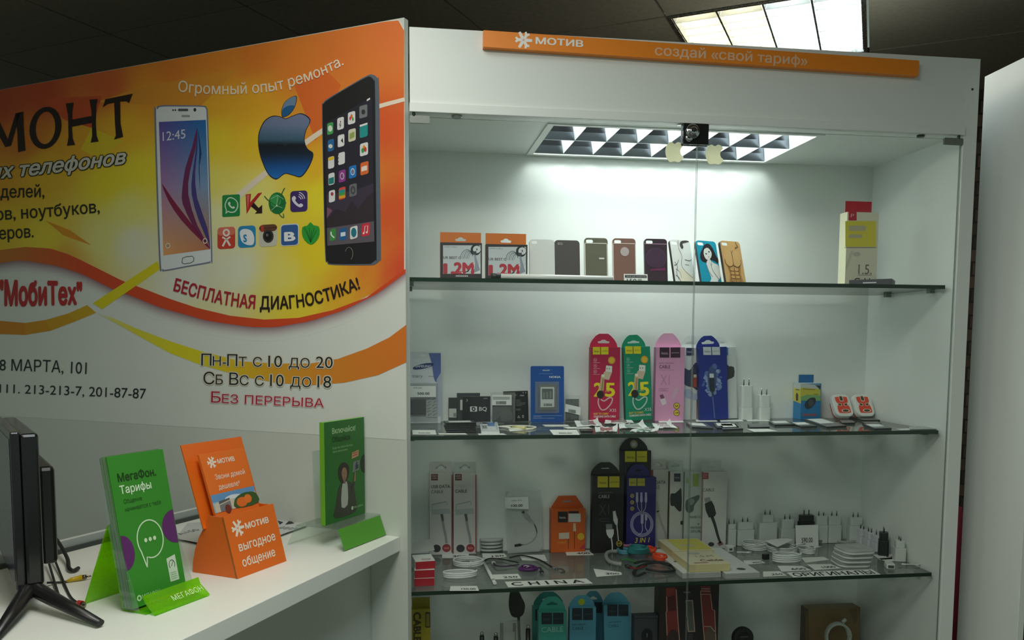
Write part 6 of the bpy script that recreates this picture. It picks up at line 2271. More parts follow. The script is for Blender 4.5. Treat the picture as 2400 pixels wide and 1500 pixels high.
def a_gre(mb, fx, w, h):
    mb.poly(R4(fx, c9, 1436, 358, 1492, 475), (150, 170, 84), 0.0003)
    P4(mb, fx, c9, ell(1386, 420, 14, 26, 12), (160, 180, 120), 0.0003)
    P4(mb, fx, c9, smooth_loop([(1372, 610), (1420, 580), (1470, 560), (1494, 555), (1494, 590), (1450, 650), (1440, 700), (1400, 720), (1370, 690)], 3), (92, 104, 104), 0.0003)
    P4(mb, fx, c9, smooth_loop([(1400, 600), (1440, 590), (1450, 620), (1416, 650)], 3), (140, 150, 148), 0.0005)
    TX(mb, fx, c9, 'PHONE 5 S', 1402, 770, 1506, 22, (70, 84, 82), 0.0003, 0.01)
    TX(mb, fx, c9, '+', 1478, 834, 1496, 22, (60, 64, 64), 0.0003, 0.02)
    mb.poly(R4(fx, c9, 1412, 846, 1510, 866), (130, 146, 140), 0.0003)
    TX(mb, fx, c9, 'DATA CABLE', 1420, 902, 1516, 26, (60, 70, 70), 0.0003, 0.015)


carton('cable_box', 'pale grey green phone cable box behind the door joint', 'cable box', 1601, 1645, 1294, 1106.5, Z3, 0.020, (182, 192, 186), (112, 124, 126), y=0.385, art=a_gre, group='cable boxes on the third shelf')


def a_cab(mb, fx, w, h):
    mb.poly(R4(fx, c9, 1522, 348, 1580, 406), (160, 50, 58), 0.0003)
    P4(mb, fx, c9, band([(1532, 360), (1568, 360), (1568, 374), (1532, 374), (1532, 390), (1570, 390)], 4), (216, 190, 188), 0.0005)
    TX(mb, fx, c9, 'CABLE', 1528, 522, 1634, 30, (96, 94, 92), 0.0003, 0.0)
    P4(mb, fx, c9, [(1540, 585), (1592, 572), (1604, 612), (1550, 624)], (150, 156, 154), 0.0004)
    P4(mb, fx, c9, [(1546, 634), (1608, 606), (1632, 650), (1652, 724), (1640, 750), (1584, 764), (1556, 700)], (52, 54, 54), 0.0003)
    B4(mb, fx, c9, [(1612, 752), (1640, 830), (1664, 920), (1690, 1000)], 30, (56, 58, 58), 0.0003, w1=20)
    P4(mb, fx, c9, ell(1606, 1010, 28, 20, 14), (64, 66, 66), 0.0003)
    P4(mb, fx, c9, [(1660, 1000), (1700, 980), (1720, 1010), (1680, 1026)], (140, 100, 96), 0.0003)


carton('cable_box', 'white cable box with a black plug print right of the door joint', 'cable box', 1644.5, 1700.5, 1290, 1106, Z3, 0.018, (206, 208, 204), (170, 150, 146), y=0.372, tab=('rect', 1640, 1690, 1081, (206, 210, 204), ('euro', 0.5, 0.5, 0.55)), art=a_cab, group='white cable boxes on the third shelf', right=(120, 70, 70))

# flat cartons in front
for lab, x0, x1, y0, y1, z0, h, col in (('long white carton under the cream cable cartons', 0.900, 1.012, 0.058, 0.33, 0.0004, 0.0155, (206, 210, 204)),
                                        ('long white carton lying right of the cream cable cartons', 1.018, 1.118, 0.040, 0.325, 0.0004, 0.0155, (208, 213, 210))):
    o = thing('flat_carton', lab, 'carton', ((x0 + x1) / 2, y0, Z3 + z0), 0, 'flat white cartons')
    w = x1 - x0
    mb = MB(); mb.box(-w / 2, w / 2, 0, y1 - y0, 0, h, col, 'card', [None, None, (168, 172, 166), None, None, (176, 180, 172)]); mb.build('carton', o, bevel=0.0006)
    mb = MB()
    if x0 > 1:
        mb.poly(ell(0.012, 0.040, 0.013, 0.012, 16), (70, 74, 74), h + 0.0002)
        mb.text('4.00', -0.040, 0.07, 0.010, IK, h + 0.0002, w=0.03)
    else:
        mb.poly(ell(-0.035, 0.12, 0.006, 0.006, 12), (80, 84, 80), h + 0.0002)
    mb.build('printed_top', o)
for lab, x0, x1, y0, y1, z0, lt_ in (('cream cable carton with a yellow window lying behind the other', 0.925, 1.055, 0.215, 0.36, 0.0164, 'y'), ('cream cable carton with printed lettering lying in front', 0.922, 1.040, 0.062, 0.205, 0.0164, 'c')):
    o = thing('flat_carton', lab, 'carton', ((x0 + x1) / 2, y0, Z3 + z0), 0.0, 'flat cream cartons')
    w, L = x1 - x0, y1 - y0
    mb = MB(); mb.box(-w / 2, w / 2, 0, L, 0, 0.022, (212, 208, 176), 'card', [None, None, (206, 196, 146), None, None, (206, 196, 146)]); mb.build('carton', o, bevel=0.0008)
    mb = MB()
    if lt_ == 'y':
        mb.poly([(-w * .30, L * .06), (w * .46, L * .06), (w * .46, L * .95), (-w * .30, L * .95)], (206, 200, 84), 0.0223)
        mb.poly(rrect(-w * .2, L * .3, w * .2, L * .5, 0.008), (196, 194, 140), 0.0225)
    else:
        mb.text('Cable', -w * .12, L * .20, 0.022, (104, 72, 60), 0.0223, w=w * .56, bold=0.02)
        mb.text('1.5.M', -w * .10, L * .52, 0.020, (140, 132, 108), 0.0223, w=w * .44)
        mb.poly([(-w * .34, L * .08), (w * .0, L * .08), (w * .0, L * .13), (-w * .34, L * .13)], (150, 90, 80), 0.0223)
        mb.poly(ell(-w * .05, L * .82, 0.02, 0.012, 14), (176, 184, 170), 0.0223)
    mb.build('printed_top', o)

# white cable pair near the front left, white plug lead
cable_coil('thick white cable coil behind the one with the 150.00 slip', 1098, 1325, 0.044, 0.040, 3, 0.0033, 0.0050, seed=3, wrap=True, plug=False, jit=0.16)
cable_coil('thick white cable coil just behind the 150.00 slip', 1078, 1354, 0.043, 0.026, 3, 0.0033, 0.0050, seed=5, plug=False, jit=0.10)
t = thing('cable', 'short white lead with plug lying left of the black flat cables', 'cable', tuple(S(1148, 1348, Z3)), 0, 'loose cables on the third shelf')
a, b = S(1134, 1322, Z3) - t.location, S(1160, 1372, Z3) - t.location
UPV = Vector((0, 0, 0.0058))
mb = MB(); mb.tube([a + UPV, a + (b - a) * .85 + UPV], 0.0050, (214, 219, 214), 'plastic', n=10, flat=.7); mb.build('lead', t)
mb = MB(); mb.tube([a + (b - a) * .85 + UPV, b + UPV], 0.0055, (222, 226, 222), 'plastic', n=8, flat=.7); mb.build('plug', t)


def flat_lead(label, pts, r, col, ends=(), group='loose cables on the third shelf', z=None, flat=0.55, name='cable', endcol=None, cc=c8, zs=None, metal=True, lift=0.0):
    z = Z3 if z is None else z
    z0_ = max(r * max(flat, .55) + 0.0022, ((r * 1.7 + 0.001) * .6 + 0.0020) if ends else 0)
    zz = [z0_ + lift + 0.0012 * math.sin(k * 1.7) + (zs[k] if zs else 0) for k in range(len(pts))]
    P = [S(*cc(x, y), z) + Vector((0, 0, q)) for (x, y), q in zip(pts, zz)]
    c = P[len(P) // 2].copy(); c.z = z
    t = thing(name, label, 'cable', c, 0, group)
    sp = smooth_loop([tuple(p - c) for p in P], 4, False)
    mb = MB(); mb.tube(sp, r, col, 'rubber', n=8, flat=flat); mb.build('lead', t)
    for k in ends:
        a, b = (Vector(sp[0]), Vector(sp[1])) if k == 0 else (Vector(sp[-1]), Vector(sp[-2]))
        d = (a - b); d.z = 0; d.normalize()
        mb = MB(); mb.tube([a - d * .002, a + d * .012], r * 1.7 + 0.001, endcol or col, 'plastic', n=8, flat=.6)
        if metal:
            mb.tube([a + d * .012, a + d * .020], r * 1.2 + 0.001, (168, 172, 170), 'metal', n=6, flat=.5)
        mb.build('plug', t)
    return t


flat_lead('flat black cable arching behind the purple disc', [(770, 1075), (820, 1060), (900, 1056), (980, 1066), (1060, 1088), (1100, 1100)], 0.0032, (34, 32, 34), (0,))
flat_lead('flat black cable running to the silver plug at the right', [(1020, 1050), (1100, 1034), (1170, 1030), (1250, 1046), (1330, 1082), (1390, 1120), (1450, 1148)], 0.0036, (32, 30, 32), (1,), endcol=(120, 122, 124))
flat_lead('dark purple flat cable between white plug and purple disc', [(862, 1100), (890, 1130), (960, 1132), (1040, 1122), (1110, 1118)], 0.0032, (58, 34, 66), (0,), endcol=(190, 194, 192))
flat_lead('short black jack lead before the silver plug', [(1290, 1150), (1316, 1150), (1330, 1180)], 0.0030, (40, 38, 44), (1,))
flat_lead('brown flat ribbon cable end at the silver plug', [(1480, 1150), (1530, 1160), (1550, 1180), (1520, 1186)], 0.0040, (84, 72, 66), (), flat=.4)
p = S(*c8(1200, 1152), Z3)
t = thing('cable', 'coiled flat purple cable lying as a disc', 'cable', p, 0, 'loose cables on the third shelf')
mb = MB(); mb.tube(coil_path(0.024, 0.024, 3, 0.0018, jit=0.12, seed=2, z0=0.0035), 0.0030, (92, 40, 108), 'rubber', n=7, flat=1.0)
mb.tube(coil_path(0.014, 0.014, 3, 0.0012, jit=0.2, seed=4, z0=0.0035), 0.0032, (88, 38, 104), 'rubber', n=7); mb.build('lead', t)
mb = MB(); mb.tube([(-.012, .008, .010), (-.004, .014, .0105), (.004, .002, .0105), (-.006, -.004, .010)], 0.0012, (206, 206, 210), 'plastic', n=6); mb.build('wire_tie', t)

# heap of coloured cables
hp = 'heap of coloured cables'
flat_lead('grey braided cable loop left of the coloured cables', [(735, 1110), (660, 1120), (632, 1150), (660, 1200), (720, 1226), (780, 1236)], 0.0060, (150, 154, 150), (), hp, flat=1.0, cc=c9, lift=0.004)
cb_ = lambda lab, u, v, rx, ry, turns, r, col, seed, lift=0.0, rise=0.003: cable_coil(lab, *c9(u, v), rx, ry, turns, r, rise, col, seed=seed, group=hp, plug=False, jit=.14, raise_=lift)
cb_('teal flat cable wound into a disc on the cable heap', 932, 1135, 0.029, 0.030, 4, 0.0040, (40, 128, 130), 6, 0.014, 0.0040)
cb_('light blue cable coil behind the teal disc', 800, 1095, 0.020, 0.024, 3, 0.0040, (84, 150, 168), 7, 0.0)
cb_('pink cable loop behind the orange one', 820, 1068, 0.014, 0.018, 2, 0.0034, (176, 110, 140), 8, 0.012)
cb_('bright orange cable loop at the back of the heap', 1046, 1100, 0.012, 0.024, 3, 0.0042, (226, 74, 36), 9, 0.006)
cb_('bright orange cable bundle at the right of the heap', 1130, 1172, 0.018, 0.026, 3, 0.0045, (230, 76, 36), 10, 0.006)
flat_lead('green flat cable under the teal disc', [(770, 1180), (830, 1178), (880, 1192), (930, 1206)], 0.0050, (50, 120, 58), (), hp, cc=c9, lift=0.004)
flat_lead('dark red cable at the front of the heap', [(850, 1250), (900, 1270), (950, 1255), (1000, 1230)], 0.0048, (112, 34, 32), (0,), hp, cc=c9, lift=0.002, endcol=(60, 60, 60))
flat_lead('black flat cable looped at the front of the heap', [(990, 1290), (920, 1320), (890, 1290), (960, 1240), (1080, 1225), (1200, 1235), (1270, 1270), (1180, 1290), (1060, 1290), (1010, 1270)], 0.0055, (30, 30, 31), (), hp, cc=c9, zs=[0, 0, .002, .007, .009, .008, .004, .004, .006, .004])
flat_lead('black flat cable trailing right of the heap', [(900, 1230), (1000, 1215), (1120, 1225), (1220, 1250)], 0.0055, (34, 33, 33), (), hp, cc=c9, lift=0.010)

# paper strips and slips
slip('white paper strip with the large printed word CHINA', ((1191, 1376.5), (1389.5, 1367.5), (1374, 1356), (1183, 1363.5)), Z3, 'C H I N A', group='printed paper strips', name='paper_strip', cat='paper strip', box=(.06, .2, .92, .84))
slip('white paper strip with large Cyrillic capitals at the right', ((1859.5, 1353.6), (2064, 1346.6), (2043, 1334.5), (1843, 1342)), Z3, 'ОРИГИНАЛЫ', group='printed paper strips', name='paper_strip', cat='paper strip', box=(.04, .16, .96, .84))
for px, tx, lab in ((((1036, 1308), (1100, 1308.5), (1098, 1296.5), (1036, 1297)), '300', 'price slip behind the thick white cables'),
                    (((1132, 1312), (1188, 1305), (1182, 1297), (1130, 1297)), '150', 'price slip before the bagged white cable loops'),
                    (((1224, 1313), (1283, 1315.5), (1276, 1300), (1216, 1301)), None, 'plain slip before the clear zip bag'),
                    (((1156, 1358.5), (1222, 1356), (1214, 1345), (1149, 1347)), '250', 'price slip reading 250 behind the CHINA strip'),
                    (((1054, 1385), (1123, 1384.6), (1118, 1373.5), (1056, 1374)), '150.00', 'price slip reading 150.00 at the front edge'),
                    (((1328, 1302), (1392, 1301), (1382, 1289.5), (1324, 1290)), '400', 'price slip at the foot of the squat orange box'),
                    (((1398, 1352), (1458, 1347), (1455, 1341), (1391, 1333)), '300', 'tapering price slip left of the coloured cables'),
                    (((1788.5, 1352), (1844, 1349), (1828, 1339), (1788.5, 1339.5)), '250', 'price slip at the front edge left of the Cyrillic strip'),
                    (((1832, 1340), (1903, 1337), (1880, 1326.5), (1822, 1326)), '600', 'price slip behind the left of the Cyrillic strip'),
                    (((1910, 1336), (1972, 1332), (1946, 1322), (1891, 1323)), '1000', 'price slip behind the middle of the Cyrillic strip'),
                    (((1888, 1319), (1944, 1312), (1930, 1305), (1877, 1307)), None, 'plain slip between white coils and clear stack'),
                    (((1748, 1324), (1794, 1319), (1780, 1313), (1742, 1314)), '300', 'price slip right of the flat white carton'),
                    (((2062, 1312), (2120, 1309), (2100, 1298), (2046, 1300)), '500', 'price slip before the tall black charger'),
                    (((2080, 1317), (2128, 1311), (2110, 1306), (2058, 1309)), None, 'plain slip before the right white charger')):
    slip(lab, px, Z3, tx, box=(.4, .2, .9, .55))

# plug chargers along the back and the right wall
H = lambda u, v, y: F(u, v, y).z - Z3
yb = 0.405


def chg(lab, u0, u1, vt, vs, y, d=0.026, col=(206, 214, 208), w2=None, x=None, rz=0.0, pl=0.016):
    uc = (u0 + u1) / 2
    w = F(u1, 1265, y).x - F(u0, 1265, y).x
    return charger(lab, uc, 1265, H(uc, vt, y), H(uc, vs, y), Z3, y, w, d, col, w2=w2 and w * w2, x=x, rz=rz, pinlen=pl)


chg('white charger right beside the black plug print box', 1704, 1723, 1228, 1240, 0.390, d=0.022)
chg('broad white charger next along from the boxes', 1725, 1765, 1223, 1240, yb)
chg('largest white charger with a raised plug head', 1776, 1818, 1206, 1224, yb, w2=.62)
chg('white two-step charger left of the black plug', 1827, 1860, 1217, 1238, yb, w2=.88)
chg('black charger standing behind the price card', 1871, 1905, 1207, 1222, 0.398, col=(36, 40, 38), pl=0.022)
chg('white charger just right of the black plug', 1908.5, 1936.5, 1209, 1230, yb, w2=.95)
chg('white charger second to the right of the black plug', 1938, 1968, 1209, 1230, yb, w2=.95)
chg('white charger standing alone in the back corner', 1987, 2019, 1212, 1231, 0.398, w2=.88)
xr = 1.622
for k, y in enumerate((0.372, 0.327, 0.282)):
    charger('lilac white charger in the row along the right wall, %s' % ('farthest back', 'in the middle', 'nearest the tall black one')[k], 0, 0, 0.050, 0.028, Z3, y, 0.036, 0.030, (206, 210, 216), w2=0.033, x=xr, rz=PI / 2, pinlen=0.016)
charger('tall black charger by the right wall', 0, 0, 0.072, 0.048, Z3, 0.232, 0.034, 0.030, (34, 40, 40), w2=0.028, x=xr - 0.012, rz=PI / 2 - .5, pinlen=0.018)
charger('white charger nearest the glass door at the right', 0, 0, 0.062, 0.040, Z3, 0.165, 0.036, 0.032, (208, 214, 208), w2=0.026, x=xr - 0.002, rz=PI / 2 - .3, pinlen=0.014)
card_up('white price card reading 590.00 leaning before the black charger', 1866, 1919, 1266, 1232, Z3, 0.362, [('590.00', .26, .18, .24, .48, IK)], lean=0.12)
o = thing('plug_charger', 'tiny white cube charger at the foot of the black plug print box', 'charger', (F(1710, 1274, .33).x, .33, Z3 + .0004), 0.1, 'white plug chargers')
mb = MB(); mb.box(-.011, .011, -.009, .011, 0, .020, (212, 216, 212), 'plastic'); mb.build('body', o, bevel=0.002)
mb = MB(); mb.box(-.005, .005, -.0096, -.0088, .006, .012, (70, 74, 74), 'plastic'); mb.build('usb_port', o)

# white coils and boxes at the right
cable_coil('white cable coil farthest left behind the leaning slip', *c10(500, 645), 0.040, 0.040, 4, 0.0022, 0.0052, seed=31)
cable_coil('white cable coil under the leaning white slip', *c10(745, 680), 0.045, 0.044, 4, 0.0022, 0.0050, seed=32, raise_=0.002)
cable_coil('neatly wound white cable coil at the front of the coils', *c10(790, 765), 0.042, 0.028, 4, 0.0030, 0.0060, seed=33, jit=0.03, plug=False)
cable_coil('small white cable coil right of the leaning slip', *c10(965, 680), 0.022, 0.036, 3, 0.0024, 0.0046, seed=34)
cable_coil('thin grey cable in loops behind the clear stack', *c10(1010, 590), 0.040, 0.020, 3, 0.0018, 0.0030, col=(130, 140, 134), seed=35, plug=False)
cable_coil('dull white cable loop at the foot of the corner chargers', *c10(1330, 585), 0.035, 0.022, 2, 0.0024, 0.0030, col=(170, 178, 170), seed=36, plug=False)
flat_lead('white jack lead before the white coils', [(335, 688), (390, 692), (430, 690)], 0.0022, (214, 219, 216), (1,), flat=1.0, cc=c10, endcol=(222, 226, 222))
flat_lead('black cable end beside the white chargers', [(310, 596), (350, 590), (400, 586), (450, 592)], 0.0042, (40, 44, 43), (), cc=c10)
o = thing('plug_adapter', 'small black plug tucked under the white coils', 'adapter', tuple(S(*c10(612, 745), Z3)), 0.3)
mb = MB(); mb.box(-.009, .009, 0, .014, .0006, .017, (34, 38, 40), 'plastic'); mb.build('body', o, bevel=0.0015)
q = [S(*c10(x, y), Z3 + .034) for x, y in ((705, 628), (850, 562), (775, 545), (585, 570))]
c = sum(q, Vector()) / 4
o = thing('price_slip', 'white slip leaning across the tops of the white coils', 'price slip', c, 0, 'paper price slips')
mb = MB(); mb.prism([(p.x - c.x, p.y - c.y) for p in q], 0, .0004, (222, 226, 222), 'paper'); mb.build('paper', o)
mb = MB(); mb.text('400', q[1].x - c.x - .028, q[1].y - c.y + .02, 0.007, IK, 0.0006, 'paper', w=0.02); mb.build('lettering', o)
# stack of clear earphone boxes
p = S(*c10(1400, 790), Z3)
for k in range(4):
    o = thing('earphone_box', 'clear rounded earphone box, %s of the stack of four' % ('lowest', 'second from below', 'third from below', 'topmost')[k], 'earphone box', (p.x - 0.002 * (3 - k), p.y + 0.012 - 0.003 * k, Z3 + 0.0005 + 0.0136 * k), 0.05 * (k - 2), 'clear earphone boxes')
    mb = MB(); mb.prism(rrect(-.048, -.046, .048, .046, .024, 6), 0.0, .0058, (206, 212, 208), 'plastic', sm=True); mb.build('tray', o, bevel=.0015)
    mb = MB(); mb.prism(rrect(-.0455, -.0435, .0455, .0435, .023, 6), .0059, .0132, (206, 212, 208), 'milky_film', sm=True); mb.build('lid', o)
    mb = MB(); mb.tube(coil_path(.030, .030, 2, .001, jit=.15, seed=40 + k, z0=.0082), .0012, (226, 230, 226), 'rubber', n=6); mb.build('earphone_lead', o)
p = S(*c10(1735, 830), Z3)
o = thing('plug_adapter', 'small white adapter with dark socket at the right front', 'adapter', (p.x, p.y, Z3 + .0005), -0.35)
mb = MB(); mb.prism(rrect(-.012, 0, .012, .034, .004, 3), 0, .014, (216, 220, 214), 'plastic'); mb.build('body', o, bevel=.0015)
mb = MB(); mb.box(-.008, .008, -.0005, .0004, .003, .011, (70, 80, 74), 'plastic'); mb.build('socket', o)
flat_lead('white jack adapter lead at the right end of the third shelf', [(1868, 803), (1925, 806), (1975, 806), (2008, 790), (2002, 768), (1985, 757)], 0.0016, (214, 219, 214), (0, 1), flat=1.0, cc=c10, endcol=(224, 228, 224), lift=.002)

# ------------------------------------------------------------------ lowest shelf, seen only in its upper part
c11 = crop(950, 1360, 4.0678)
c12 = crop(1480, 1360, 3.2432)
VB4 = 1600


def low_box(label, u0, u1, vt, d, col, side, y, tab=None, art=None, group='cable boxes on the lowest shelf', roll=0.0, right=None):
    return carton('cable_box', label, 'cable box', u0, u1, VB4, vt, Z4, d, col, side, y=y, tab=tab, art=art, group=group, roll=roll, right=right)


def a_yel(mb, fx, w, h):
    a, b = fx(*c11(78, 310)), fx(*c11(150, 310))
    mb.text('CABLE', a[0], a[1], b[0] - a[0], (70, 62, 18), 0.0004, vert=False, fn=lambda x, y_: (a[0] + (y_ - a[1]) * 1.0, a[1] - (x - a[0]) * 1.0), w=0.085, bold=0.05)
    P4(mb, fx, c11, rrect(190, 305, 238, 452, 8), (66, 60, 30), 0.0003)
    P4(mb, fx, c11, rrect(198, 320, 230, 440, 5), (150, 136, 40), 0.0005)


low_box('yellow cable box with dark vertical lettering in the lowest left corner', 962, 1009, 1428, 0.02, (176, 160, 28), (140, 126, 20), 0.22, tab=('rect', 966, 1008, 1402, (160, 146, 26), None), art=a_yel)
TE, TE2 = (64, 160, 146), (48, 134, 124)
BU, BU2 = (84, 156, 180), (60, 126, 152)


def a_low(mb, fx, w, h, x0, y0, x1, y1, cab, tx, ty, tw, thh, ink):
    brand2(mb, fx, c11, x0, y0, x1, y1, 8, (30, 44, 56), (70, 92, 100))
    if cab:
        TX(mb, fx, c11, 'CABLE', tx, ty, tx + tw, thh, ink, 0.0004, 0.01)
    else:
        TX(mb, fx, c11, 'RAPID CHARGING', tx, ty - thh * 1.5, tx + tw * 1.2, thh * .5, ink, 0.0004)
        TX(mb, fx, c11, 'CABLE', tx, ty, tx + tw, thh, ink, 0.0004)


low_box('teal cable box standing behind the nearer teal one', 1248, 1322, 1422, 0.02, TE2, (40, 110, 104), 0.27, tab=('arch', 1250, 1320, 1389, TE2, ('euro', .4, .25, .45)), art=lambda mb, fx, w, h: mb.poly(R4(fx, c11, 1238, 278, 1270, 385), (26, 50, 50), 0.0003))
low_box('teal cable box in front with pale printed lettering', 1261, 1326.5, 1434, 0.022, TE, (44, 120, 110), 0.20, tab=('arch', 1263, 1325, 1400, TE, ('euro', .42, .26, .45)), art=lambda mb, fx, w, h: a_low(mb, fx, w, h, 1298, 310, 1508, 420, True, 1298, 498, 206, 52, (150, 206, 196)))
low_box('light blue cable box left of the pair with a yellow dot', 1333.5, 1395, 1425, 0.02, BU, BU2, 0.21, tab=('arch', 1334, 1394, 1397, BU, None), art=lambda mb, fx, w, h: a_low(mb, fx, w, h, 1590, 266, 1788, 380, False, 1592, 474, 104, 28, (44, 92, 112)))
for ob in list(COL.objects):
    if ob.get('label', '').startswith('light blue cable box left'):
        q = F(1363, 1411, 0.2295)
        mb = MB(); mb.M = Matrix.Translation((q.x - ob.location.x, 0.0193, q.z - ob.location.z)) @ FRONT; mb.poly(ell(0, 0, .010, .010, 16), (176, 190, 40), 0.0); mb.build('round_sticker', ob)
low_box('light blue cable box half hidden between the other two blue ones', 1364, 1415, 1420, 0.02, (70, 134, 158), (50, 104, 126), 0.30, tab=('arch', 1366, 1414, 1387, (74, 140, 162), ('euro', .4, .25, .45)), art=lambda mb, fx, w, h: mb.poly(R4(fx, c11, 1800, 210, 1878, 312), (24, 38, 54), 0.0003))
low_box('light blue cable box at the right end of the blue ones', 1417, 1480, 1418, 0.02, BU, BU2, 0.24, roll=-.03, tab=('arch', 1413, 1472, 1391, BU, None), art=lambda mb, fx, w, h: a_low(mb, fx, w, h, 1926, 236, 2126, 346, False, 1938, 455, 98, 28, (40, 84, 106)))


def a_dev(mb, fx, w, h):
    P4(mb, fx, c12, band([(18, 290), (200, 290), (200, 460), (18, 460), (18, 290)], 6), (40, 42, 50), 0.0003)
    P4(mb, fx, c12, ell(118, 425, 44, 58, 18), (24, 26, 30), 0.0004)
    P4(mb, fx, c12, [(114, 404), (122, 404), (120, 436), (116, 436)], (120, 126, 130), 0.0006)


low_box('dark slate accessory box right of the blue cable boxes', 1484, 1541, 1444, 0.03, (66, 68, 76), (44, 46, 52), 0.21, art=a_dev, group='dark accessory boxes')


def a_red(mb, fx, w, h):
    RDK, LN = (132, 52, 48), (196, 160, 146)
    P = lambda pts, cl, z=0.0003: P4(mb, fx, c12, pts, cl, z)
    P([(262, 60), (335, 55), (352, 300), (370, 500), (270, 500), (268, 380), (262, 240)], RDK)
    P([(525, 45), (600, 45), (612, 220), (634, 228), (645, 500), (556, 500), (540, 300)], RDK)
    P([(272, 130), (330, 110), (340, 230), (270, 240)], (84, 30, 30), 0.0004)
    P(ell(600, 430, 44, 80, 18), (96, 84, 72), 0.0004)
    P(ell(318, 450, 46, 76, 18), (60, 44, 42), 0.0004)
    for pth in ([(266, 125), (270, 235), (262, 245), (270, 420)], [(340, 70), (352, 300), (368, 500)], [(524, 80), (540, 300), (558, 500)], [(528, 108), (600, 108), (614, 222), (632, 230), (642, 480)], [(530, 82), (598, 84)], [(530, 66), (596, 66)], [(552, 352), (600, 352), (640, 400)]):
        B4(mb, fx, c12, pth, 6, LN, 0.0006, 0)
    P([(342, 72), (524, 72), (552, 500), (366, 500)], (40, 36, 36), 0.0003)
    P([(410, 152), (466, 150), (484, 392), (428, 394)], LN, 0.0006)
    P([(418, 160), (460, 158), (476, 384), (436, 386)], (96, 100, 96), 0.0008)
    for k in range(6):
        P([(430, 410 + 14 * k), (466, 408 + 14 * k), (466, 414 + 14 * k), (430, 416 + 14 * k)], (84, 84, 84), 0.0006)
    P([(395, 86), (445, 86), (445, 98), (395, 98)], (120, 110, 104), 0.0006)


low_box('large black and dark red display carton on the lowest shelf', 1542, 1680, 1372, 0.05, (44, 34, 32), (28, 22, 20), 0.20, art=a_red, group='dark accessory boxes')

# black paddle shaped pouch, clear pack, sticks
yv = 0.22
g = lambda x, y_: (F(*c11(x, y_), yv).x, F(*c11(x, y_), yv).z)
o = thing('pouch', 'black drop shaped pouch on a stem before the teal boxes', 'pouch', (g(1060, 300)[0], yv, Z4 + .0006))
mb = MB(); out = [(a - o.location.x, b - Z4) for a, b in [g(*q) for q in smooth_loop([(1010, 112), (1080, 112), (1112, 170), (1140, 230), (1136, 300), (1110, 345), (1060, 360), (1012, 340), (990, 260), (992, 180)], 3)]]
mb.prism(out, 0, .010, (34, 36, 32), 'rubber', sm=True); ybuild(mb); mb.build('body', o, bevel=.002)
mb = MB(); a = g(1082, 350); mb.tube([(a[0] - o.location.x, .005, a[1] - Z4), (a[0] - o.location.x + .006, .005, 0)], .004, (48, 50, 46), 'rubber'); mb.build('stem', o)
o = thing('accessory_pack', 'clear accessory pack before the black drop shaped pouch', 'pack', (g(980, 400)[0], 0.185, Z4 + .0006))
x0, x1, zt = g(890, 400)[0] - o.location.x, g(1078, 400)[0] - o.location.x, g(980, 356)[1] - Z4
mb = MB(); mb.box(x0, x1, 0, .012, 0, zt, (200, 206, 200), 'clear_film'); mb.build('clear_case', o, bevel=.003)
mb = MB()
for xx in (905, 1025):
    a, b = g(xx - 12, 450), g(xx + 16, 380)
    mb.box(a[0] - o.location.x, b[0] - o.location.x, .003, .009, 0.02, b[1] - Z4, (120, 124, 118), 'plastic')
mb.build('contents', o, bevel=.001)
mb = MB(); a = g(930, 460); mb.box(a[0] - o.location.x, a[0] - o.location.x + .03, .002, .0026, .02, a[1] - Z4, (176, 180, 172), 'paper'); mb.build('insert_card', o)
for x, yt, lab in ((724, 470, 'dark stick with bright tip, leftmost of the three low ones'), (856, 478, 'dark stick with bright tip just left of the clear pack'), (1160, 405, 'dark stick with bright tip beside the teal boxes')):
    a = g(x, yt)
    o = thing('lighter_stick', lab, 'stick', (a[0], 0.20, Z4 + .0004), 0, 'dark sticks on the lowest shelf')
    hh = a[1] - Z4
    mb = MB(); mb.lathe([(.0068, 0), (.0072, .004), (.0068, hh - .012)], (38, 40, 36), 'plastic', n=12); mb.build('body', o)
    mb = MB(); mb.lathe([(.0050, hh - .0119), (.0048, hh - .003), (.0030, hh)], (186, 190, 184), 'metal', n=12); mb.build('tip', o)
# round black thing and brown box with a white coil
q = F(1742, 1496, 0.28)
o = thing('round_holder', 'round black holder left of the brown cardboard box', 'holder', (q.x, .28, Z4 + .0006))
rr = 0.034; zc_ = q.z - Z4
mb = MB(); mb.M = Matrix.Translation((0, 0, zc_)) @ FRONT; mb.lathe([(rr, -.012), (rr, 0.0), (rr * .86, .004), (rr * .55, .005), (rr * .5, .002)], (38, 42, 40), 'rubber', n=28); mb.build('disc', o)
mb = MB(); mb.M = Matrix.Translation((0, 0, zc_)) @ FRONT; mb.box(-.014, .014, .004, .010, .005, .007, (110, 116, 110), 'metal'); mb.build('clip', o)
mb = MB(); mb.box(-.012, .012, 0, .010, 0, zc_ - rr * .96, (34, 38, 36), 'plastic'); mb.build('foot', o)
low_box('brown cardboard box behind a white cable coil, lowest shelf', 1889, 2010, 1427, .05, (128, 104, 66), (84, 70, 46), 0.33, group='brown boxes', art=lambda mb, fx, w, h: [P4(mb, fx, c12, [(1320, 235), (1345, 232), (1350, 460), (1322, 460)], (104, 84, 54)), P4(mb, fx, c12, [(1655, 225), (1715, 222), (1715, 320), (1690, 330)], (110, 92, 62))])
q = F(*c12(1565, 455), 0.30)
o = thing('cable', 'white cable coil standing before the brown cardboard box', 'cable', (q.x, .305, max(q.z, Z4 + .056)), 0, None, rx=PI / 2 - .1)
mb = MB(); mb.tube(coil_path(.040, .040, 4, .0035, jit=.10, seed=51), .0042, (186, 194, 184), 'rubber'); mb.build('lead', o)
mb = MB(); mb.tube([(.018, .042, .004), (.030, .052, .004)], .0065, (196, 202, 192), 'plastic', flat=.6); mb.build('plug', o)

